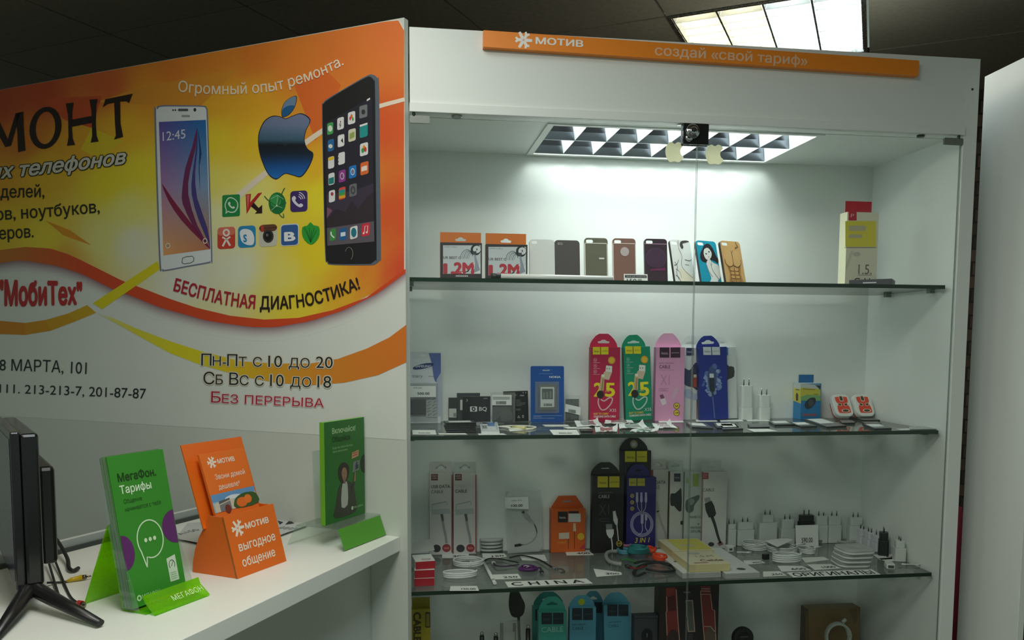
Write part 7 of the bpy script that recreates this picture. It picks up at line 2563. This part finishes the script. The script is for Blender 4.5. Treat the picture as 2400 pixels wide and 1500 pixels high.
# ------------------------------------------------------------------ things on the counter
CRZ = math.pi / 2 - PYAW
MGN, MGN2 = (52, 138, 36), (96, 172, 58)


def cthing(name, label, cat, u=None, v=None, p=None, group=None, dz=0.0004):
    p = S(u, v, KZ) if p is None else p
    return thing(name, label, cat, (p.x, p.y, KZ + dz), CRZ, group)


def tilt_art(o, name, draw, tan_, y0=0.0, k=0.0004):
    """printed matter on a face leaning back: drawing x, and length up the face"""
    ca = 1 / math.sqrt(1 + tan_ * tan_); sa = tan_ * ca
    mb = MB()
    mb.M = Matrix(((1, 0, 0, 0), (0, sa, -ca, y0 - k * ca), (0, ca, sa, 0 + k * sa), (0, 0, 0, 1)))
    draw(mb)
    return mb.build(name, o)


# orange leaflet holder
OC = (228, 108, 26)
oh = cthing('leaflet_holder', 'orange cardboard leaflet holder with white lettering on the counter', 'leaflet holder', 558, 1357)
W_ = 0.156
th = .003


def yz(mb):
    for i in range(len(mb.v)):
        v = mb.v[i]; mb.v[i] = Vector((v.z, v.x, v.y))


prof = [(0.002, 0), (0.126, 0), (0.125, .02), (0.118, .05), (0.106, .078), (0.092, .100), (.080, .120), (.0805, .128), (.038, .128)]
for x in (0, W_ - th):
    mb = MB(); mb.prism(prof, x, x + th, OC, 'card', side=(206, 120, 60)); yz(mb); mb.build('side_panel', oh)
T1 = .27
mb = MB(); mb.prism([(0, 0), (.0022, 0), (.0022 + T1 * .130, .130), (T1 * .130, .130)], -.001, W_ + .001, OC, 'card', side=OC); yz(mb); mb.build('front_panel', oh)
T2 = .33
mb = MB(); mb.prism([(.084, .10), (.087, .10), (.053 + T2 * .277, .277), (.050 + T2 * .277, .277)], -.008, W_ + .020, OC, 'card', side=OC); yz(mb); mb.build('back_card', oh)
mb = MB(); mb.prism([(0.003, 0.0), (0.124, 0.0), (0.124, .003), (0.004, .003)], th, W_ - th, (190, 88, 24), 'card'); yz(mb); mb.build('bottom_panel', oh)
mb = MB(); mb.prism([(.0005, .0), (.0035, .0), (.0035 + T1 * .128, .128), (.0005 + T1 * .128, .128)], -.0016, -.0011, (150, 96, 40), 'card'); yz(mb); mb.build('edge_strip', oh)
CRW = (236, 222, 206)


def d_or(mb):
    motif_star(mb, .032, .103, .019, CRW, 0)


def d_or2(mb):
    mb.text('МОТИВ', .055, .0965, .0125, CRW, 0.0, w=.074, bold=.045)


def d_or3(mb):
    mb.text('выгодное', .022, .054, .0195, CRW, 0.0, w=.116, bold=.02)


def d_or4(mb):
    mb.text('общение', .022, .020, .0195, CRW, 0.0, w=.104, bold=.02)


tilt_art(oh, 'emblem', d_or, T1)
for d_ in (d_or2, d_or3, d_or4):
    tilt_art(oh, 'lettering', d_, T1)
lf = cthing('leaflet', 'orange leaflet with a house photo standing in the orange holder', 'leaflet', p=S(558, 1357, KZ), dz=0.0036)
y0 = .028
mb = MB(); mb.prism([(y0 + T2 * .01, .01), (y0 + .006 + T2 * .01, .01), (y0 + .006 + T2 * .252, .252), (y0 + T2 * .252, .252)], .012, .148, (230, 112, 30), 'paper'); yz(mb); mb.build('sheets', lf)


def d_lf(mb):
    s = 1.053
    mb.poly([(.0125, .128 * s), (.1475, .128 * s), (.1475, .166 * s), (.0125, .166 * s)], (150, 186, 206), 0)
    mb.poly([(.0125, .15 * s), (.1475, .155 * s), (.1475, .166 * s), (.0125, .166 * s)], (100, 150, 196), 0.0002)
    mb.poly(smooth_loop([(.05, .152 * s), (.07, .158 * s), (.1, .155 * s), (.09, .149 * s)], 3), (214, 224, 228), 0.0003)
    mb.poly([(.016, .128 * s), (.016, .146 * s), (.036, .150 * s), (.076, .150 * s), (.076, .128 * s)], (206, 198, 176), 0.0004)
    mb.poly([(.030, .128 * s), (.030, .142 * s), (.064, .147 * s), (.064, .128 * s)], (120, 124, 126), 0.0005)
    mb.poly([(.030, .144 * s), (.030, .150 * s), (.064, .153 * s), (.064, .149 * s)], (92, 92, 92), 0.0005)
    mb.poly(smooth_loop([(.076, .128 * s), (.078, .146 * s), (.10, .155 * s), (.125, .156 * s), (.147, .150 * s), (.1475, .128 * s)], 3), (60, 92, 44), 0.0005)
    mb.poly(ell(.098, .138 * s, .017, .011, 14), (226, 112, 34), 0.0007)
    mb.poly(ell(.118, .142 * s, .012, .010, 14), (232, 120, 40), 0.0008)
    mb.poly(ell(.052, .131 * s, .009, .010, 12), (120, 52, 40), 0.0007)


tilt_art(lf, 'printed_photo', d_lf, T2, y0)
tilt_art(lf, 'emblem', lambda mb: motif_star(mb, .042, .245, .0135, CRW, 0), T2, y0)
tilt_art(lf, 'lettering', lambda mb: mb.text('МОТИВ', .059, .240, .010, CRW, 0, w=.052, bold=.04), T2, y0)
tilt_art(lf, 'lettering', lambda mb: mb.text('Звони домой', .040, .206, .0115, CRW, 0, w=.092, bold=.01), T2, y0)
tilt_art(lf, 'lettering', lambda mb: mb.text('дешевле*', .042, .183, .0115, CRW, 0, w=.066, bold=.01), T2, y0)

# lime acrylic stand with green leaflets
gh = cthing('leaflet_stand', 'lime green acrylic leaflet stand with a clear pocket', 'leaflet stand', 310, 1438)
T3 = .19
LM = (120, 200, 20)
GW = .132
mb = MB(); mb.prism([(.024 + T3 * .006, .006), (.027 + T3 * .006, .006), (.027 + T3 * .160, .160), (.024 + T3 * .160, .160)], .002, GW, LM, 'lime_acrylic'); yz(mb); mb.build('back_plate', gh)
mb = MB(); mb.prism([(.125, .0), (.128, .0), (.0595, .158), (.0565, .158)], .002, GW, LM, 'lime_acrylic'); yz(mb); mb.build('rear_leg', gh)
mb = MB(); mb.prism([(-.030, .0), (.030, .0), (.030, .003), (-.030, .003)], .004, GW + .004, LM, 'lime_acrylic'); yz(mb); mb.build('foot_plate', gh)
mb = MB(); mb.prism([(-.052, .003), (-.049, .0), (-.026, .020), (-.020, .033), (-.023, .034), (-.028, .022)], .006, GW + .008, LM, 'lime_acrylic'); yz(mb); mb.build('front_lip', gh)
mb = MB(); mb.M = Matrix(((1, 0, 0, 0), (0, .75, -.66, -.0435), (0, .66, .75, .0095), (0, 0, 0, 1)))
mb.text('МЕГАФОН', .060, .003, .0125, (206, 232, 190), 0.0, w=.076, bold=.0); mb.build('lettering', gh)
for x in (-.002, GW + .002):
    mb = MB(); mb.prism([(-.020, .006), (.021, .006), (.024 + T3 * .225, .225), (.010 + T3 * .225, .225), (.004 + T3 * .19, .17)], x, x + .0016, (190, 220, 190), 'clear_acrylic'); yz(mb); mb.build('pocket_side', gh)
gl = cthing('leaflet', 'green tariff leaflets with a speech bubble in the lime stand', 'leaflet', p=S(310, 1438, KZ), dz=0.0036)
y0 = -.001
mb = MB()
for k in range(6):
    a, b = y0 + .0036 * k, y0 + .0036 * k + .003
    mb.prism([(a + T3 * .004, .004), (b + T3 * .004, .004), (b + T3 * (.283 - .002 * (k % 3)), .283 - .002 * (k % 3)), (a + T3 * (.283 - .002 * (k % 3)), .283 - .002 * (k % 3))], .001 + .0008 * (k % 2), GW - .001 * (k % 3), MGN if k == 0 else (120, 150, 116), 'paper', side=(92, 130, 88) if k else MGN)
yz(mb); mb.build('sheets', gl)


def gd(x, y): return (x, y)


def d_gl(mb):
    PU = (96, 40, 104)
    LG = (206, 232, 196)
    for cx_, a0_, a1_ in ((.0012, -90, 90), (GW - .0012, 90, 270)):
        mb.poly(ell(cx_, .108 if cx_ < .05 else .134, .025 if cx_ < .05 else .033, .033, 20, a0_, a1_), PU, 0)
    o_, i_ = ell(.066, .122, .0305, .0365, 40, -125, 215), ell(.066, .122, .0285, .0345, 40, -125, 215)
    bub = ell(.066, .122, .030, .036, 36, -118, 212)
    bub = [(.048, .071)] + bub
    mb.poly(band(bub + [bub[0]], .0026), LG, 0.0002)
    for k in range(3):
        mb.poly(ell(.055 + .0105 * k, .1215, .0036, .0042, 12), LG, 0.0002)


tilt_art(gl, 'printed_front', d_gl, T3, y0)


def d_g2(mb):
    mb.poly([(.096, .030), (.118, .030), (.117, .080), (.095, .076)], (206, 222, 200), 0)
    mb.poly(band(ell(.106, .062, .007, .009, 14, -40, 220), .0014), (60, 80, 60), 0.0002)
    mb.poly(band([(.104, .059), (.110, .068)], .0012), (60, 80, 60), 0.0002)
    for k in range(4):
        mb.poly([(.099, .046 - .004 * k), (.113, .046 - .004 * k), (.113, .0475 - .004 * k), (.099, .0475 - .004 * k)], (150, 176, 148), 0.0002)


tilt_art(gl, 'paper_label', d_g2, T3, y0)
tilt_art(gl, 'lettering', lambda mb: mb.text('МегаФон.', .017, .2395, .0155, (30, 66, 24), 0, w=.088, bold=.03), T3, y0)
tilt_art(gl, 'lettering', lambda mb: mb.text('Тарифы', .017, .2165, .0155, (214, 236, 206), 0, w=.072, bold=.02), T3, y0)
tilt_art(gl, 'lettering', lambda mb: mb.text('Общение', .021, .1975, .0085, (30, 70, 24), 0, w=.042), T3, y0)
tilt_art(gl, 'lettering', lambda mb: mb.text('начинается с тебя', .021, .1825, .0085, (30, 70, 24), 0, w=.084), T3, y0)


def d_mf(mb):
    mb.poly(ell(.019, .020, .0052, .0056, 16), (200, 228, 190), 0)
    mb.poly(ell(.019, .020, .0026, .003, 12), MGN, 0.0002)


tilt_art(gl, 'emblem', d_mf, T3, y0)
tilt_art(gl, 'lettering', lambda mb: mb.text('МЕГАФОН', .026, .0165, .0075, (200, 228, 190), 0, w=.042), T3, y0)

# clear tent stand with a green insert, and the green box it holds
tt = cthing('acrylic_stand', 'clear bent acrylic stand with a green insert at the counter end', 'acrylic stand', 805, 1294)
TW = .190
mb = MB(); mb.prism([(.0, 0), (.0028, 0), (.0215, .052), (.0187, .052)], 0, TW, (190, 215, 200), 'clear_acrylic'); yz(mb); mb.build('front_plate', tt)
mb = MB(); mb.prism([(.0187, .0522), (.137, .0502), (.137, .0528), (.0187, .0548)], 0, TW, (190, 215, 200), 'clear_acrylic'); yz(mb); mb.build('platform', tt)
mb = MB(); mb.prism([(.137, .050), (.139, .052), (.1665, .001), (.164, .0)], 0, TW, (190, 215, 200), 'clear_acrylic'); yz(mb); mb.build('rear_leg', tt)
mb = MB(); mb.prism([(.088, .055), (.0905, .055), (.0965, .235), (.094, .235)], .012, TW - .004, (190, 215, 200), 'clear_acrylic'); yz(mb); mb.build('back_rest', tt)
mb = MB(); mb.prism([(-.0010, .002), (-.0004, .002), (.0178, .0515), (.0172, .0515)], .004, TW - .004, (84, 156, 46), 'paper'); yz(mb); mb.build('green_insert', tt)
gb = cthing('leaflet_box', 'upright dark green leaflet box standing on the clear stand', 'leaflet box', p=S(805, 1294, KZ), dz=0.0009)
mb = MB(); mb.box(.012, .182, .060, .074, .0545, .306, (38, 110, 34), 'card', [None, (126, 196, 84), (38, 110, 34), None, None, (104, 172, 44)]); mb.build('carton', gb, bevel=.0006)
GB = Matrix.Translation((0, .0597, 0)) @ FRONT


def gart(name, draw):
    mb = MB(); mb.M = GB; draw(mb); mb.build(name, gb)


gart('lettering', lambda mb: mb.text('Включайся!', .044, .2755, .0135, (176, 214, 160), 0, w=.098, bold=.02))
gart('lettering', lambda mb: mb.text('Общайся', .044, .2545, .0135, (22, 62, 22), 0, w=.074, bold=.02))
gart('lettering', lambda mb: mb.text('Будь на связи всегда,', .044, .2375, .0055, (150, 196, 136), 0, w=.086))
gart('lettering', lambda mb: mb.text('твоя экономия', .044, .2285, .0055, (150, 196, 136), 0, w=.062))


def d_wom(mb):
    mb.poly(smooth_loop([(.050, .066), (.054, .095), (.066, .135), (.082, .150), (.108, .150), (.130, .135), (.140, .10), (.138, .066)], 3), (58, 60, 46), 0.0)
    mb.poly(smooth_loop([(.078, .088), (.080, .135), (.088, .150), (.102, .149), (.106, .125), (.104, .09)], 2), (176, 184, 172), 0.0002)
    mb.poly(smooth_loop([(.066, .172), (.070, .190), (.084, .199), (.100, .197), (.112, .184), (.110, .165), (.098, .150), (.078, .150)], 3), (44, 36, 28), 0.0003)
    mb.poly(smooth_loop([(.080, .172), (.086, .186), (.098, .184), (.103, .170), (.098, .156), (.088, .153)], 3), (150, 116, 92), 0.0004)
    mb.poly([(.088, .158), (.096, .158), (.096, .146), (.088, .146)], (136, 104, 84), 0.00045)
    for x in (.087, .095):
        mb.poly(ell(x, .172, .0012, .0009, 8), (34, 26, 22), 0.0006)
    mb.poly(band([(.088, .1615), (.0915, .1605), (.0955, .1618)], .0012), (110, 60, 54), 0.0006)
    mb.poly(smooth_loop([(.128, .122), (.138, .142), (.142, .156), (.136, .160), (.130, .146), (.120, .128)], 2), (60, 60, 48), 0.0004)
    mb.poly(smooth_loop([(.132, .146), (.140, .146), (.141, .160), (.138, .172), (.134, .160)], 2), (150, 116, 92), 0.0005)
    mb.poly([(.125, .168), (.156, .172), (.160, .198), (.130, .196)], (112, 124, 112), 0.0003)
    mb.poly([(.134, .176), (.140, .176), (.140, .186), (.146, .195), (.149, .193), (.147, .186), (.154, .187), (.153, .177), (.142, .174)], (44, 60, 80), 0.0005)
    mb.poly([(.124, .204), (.154, .208), (.155, .224), (.125, .220)], (196, 150, 110), 0.0003)
    for k in range(2):
        mb.poly([(.128, .210 + .006 * k), (.150, .2125 + .006 * k), (.150, .2145 + .006 * k), (.128, .212 + .006 * k)], (150, 70, 50), 0.0005)
    mb.poly(ell(.1815, .185, .018, .024, 16, 90, 270), (40, 44, 40), 0.0003)


gart('printed_picture', d_wom)
gart('emblem', lambda mb: mb.poly(ell(.124, .078, .0045, .005, 14), (190, 216, 180), 0.0005))
gart('lettering', lambda mb: mb.text('МегаФон', .131, .0755, .006, (160, 200, 150), 0.0005, w=.040))

# folder and printed sheets behind the orange holder
def fl(name, label, px, z, th_, col, fin='paper', cat='paper', art=None, group=None):
    q = [S(u, v, KZ + z) for u, v in px]
    c = sum(q, Vector()) / len(q)
    o = thing(name, label, cat, (c.x, c.y, KZ + z), 0, group)
    mb = MB(); mb.prism([(p.x - c.x, p.y - c.y) for p in q], 0, th_, col, fin); mb.build('sheet' if th_ < .002 else 'body', o)
    if art:
        mb = MB(); art(mb, lambda u, v: tuple((S(u, v, KZ + z + th_) - c)[:2]), th_); mb.build('lettering', o)
    return o


fl('folder', 'dark folder under the printed sheets behind the orange holder', ((428, 1266), (478, 1280), (716, 1226), (700, 1214), (600, 1222)), .0004, .006, (44, 48, 48), 'plastic', 'folder')


def a_150(mb, f, z):
    a, b = f(424, 1254), f(470, 1242)
    L = math.hypot(b[0] - a[0], b[1] - a[1]); cx_, sx_ = (b[0] - a[0]) / L, (b[1] - a[1]) / L
    mb.text('А150', 0, 0, .022, (60, 64, 66), z + .0003, 'paper', lambda x, y_: (a[0] + x * cx_ - y_ * sx_, a[1] + x * sx_ + y_ * cx_), w=L)


fl('printed_sheet', 'white sheet printed 150 between the two leaflet holders', ((410, 1262), (476, 1274), (575, 1240), (500, 1222), (440, 1226)), .0068, .0005, (196, 202, 200), art=a_150)


def a_zig(mb, f, z):
    for pts in ([(650, 1206), (700, 1211), (714, 1217), (704, 1222), (690, 1224), (678, 1214)], [(652, 1212), (676, 1216), (690, 1227), (668, 1230), (676, 1222)], [(650, 1220), (664, 1224), (656, 1230)]):
        mb.poly([f(*q) for q in pts], (40, 44, 46), z + .0003, 'paper')
    for k in range(4):
        mb.poly([f(640 + 12 * k, 1238 + k), f(668 + 10 * k, 1234 + k), f(668 + 10 * k, 1235.4 + k), f(640 + 12 * k, 1239.4 + k)], (120, 124, 124), z + .0003, 'paper')


fl('printed_sheet', 'white sheet with jagged black shapes right of the orange holder', ((590, 1250), (634, 1262), (718, 1232), (718, 1216), (655, 1204), (600, 1216)), .0068, .0005, (204, 210, 206), art=a_zig)

# flat black screen at the left edge of the picture
ne = S(108, 1425, KZ)
tv = thing('monitor', 'black flat monitor on a spread foot at the left edge', 'monitor', (ne.x, ne.y, KZ), math.radians(118))
# local x runs along the screen away from the camera, local y is the screen side (left)
TH, TL_ = .33, .40
mb = MB(); mb.box(0, TL_, .0, .030, .045, TH, (26, 27, 28), 'gloss'); mb.build('back_shell', tv, bevel=.006)
mb = MB(); mb.box(0.002, TL_, .0305, .046, .040, TH + .004, (30, 31, 33), 'gloss'); mb.build('bezel', tv, bevel=.003)
mb = MB(); mb.box(.014, TL_ - .012, .0462, .0468, .055, TH - .010, (70, 62, 88), 'gloss'); mb.build('screen', tv)
mb = MB(); mb.box(.05, TL_ - .05, -.030, -.0003, .07, TH - .07, (24, 25, 26), 'plastic'); mb.build('rear_housing', tv, bevel=.008)
ft = S(236, 1472, KZ) - tv.location
iv = Matrix.Rotation(-math.radians(118), 3, 'Z')
ft = iv @ Vector((ft.x, ft.y, 0))
for e, nm in ((ft, 'foot'), (Vector((ft.x * .9, -ft.y + .03, 0)), 'foot')):
    mb = MB(); mb.tube([(.030, .022, .052), (.02, .022, .040), (.02 + (e.x - .02) * .35, .022 + (e.y - .022) * .35, .028), (e.x, e.y, .0085)], [.013, .016, .014, .0075], (28, 29, 30), 'plastic', n=10, flat=.8); mb.build('leg', tv)

# leads hanging from the monitor
def clead(label, pts, r, col, plug=None, lift=0.0):
    P = [S(u, v, KZ) + Vector((0, 0, r + .0010 + dz)) for u, v, dz in pts]
    c = P[-1].copy(); c.z = KZ
    o = thing('av_cable', label, 'cable', c, 0, 'leads behind the monitor')
    sp = smooth_loop([tuple(p - c) for p in P], 5, False)
    mb = MB(); mb.tube(sp, r, col, 'rubber'); mb.build('lead', o)
    if plug:
        a, b = Vector(sp[-1]), Vector(sp[-3]); d = (a - b); d.z = 0; d.normalize()
        mb = MB(); up = Vector((0, 0, max(.0072 - a.z, 0)))
        mb.tube([a - d * .004, a + up * .6 + d * .006, a + up + d * .026], [r * .9, .0044, .0060], plug, 'plastic', n=12); mb.build('plug_sleeve', o)
        mb = MB(); mb.tube([a + up + d * .0262, a + up + d * .034], .0048, (120, 112, 96), 'metal', n=12); mb.tube([a + up + d * .034, a + up + d * .043], .0018, (150, 146, 130), 'metal', n=8); mb.build('plug_tip', o)
    return o


clead('black lead with a yellow plug lying behind the monitor', [(112, 1376, .006), (128, 1370, .001), (146, 1368, 0), (160, 1366, 0)], .0022, (36, 38, 36), (206, 176, 24))
clead('black lead with a red plug in front of the yellow ones', [(120, 1312, .02), (138, 1345, .006), (156, 1385, .001), (168, 1406, 0), (182, 1417, 0)], .0024, (36, 38, 36), (186, 54, 48))
clead('black lead with a second yellow plug beside the red one', [(112, 1330, .020), (124, 1362, .008), (136, 1395, .002), (146, 1414, 0), (154, 1424, 0)], .0024, (40, 42, 40), (200, 172, 40))
clead('thick black lead looping down from the monitor', [(118, 1296, .04), (136, 1302, .03), (158, 1325, .012), (162, 1340, .004), (172, 1344, .001), (184, 1338, .001)], .0042, (32, 34, 34))
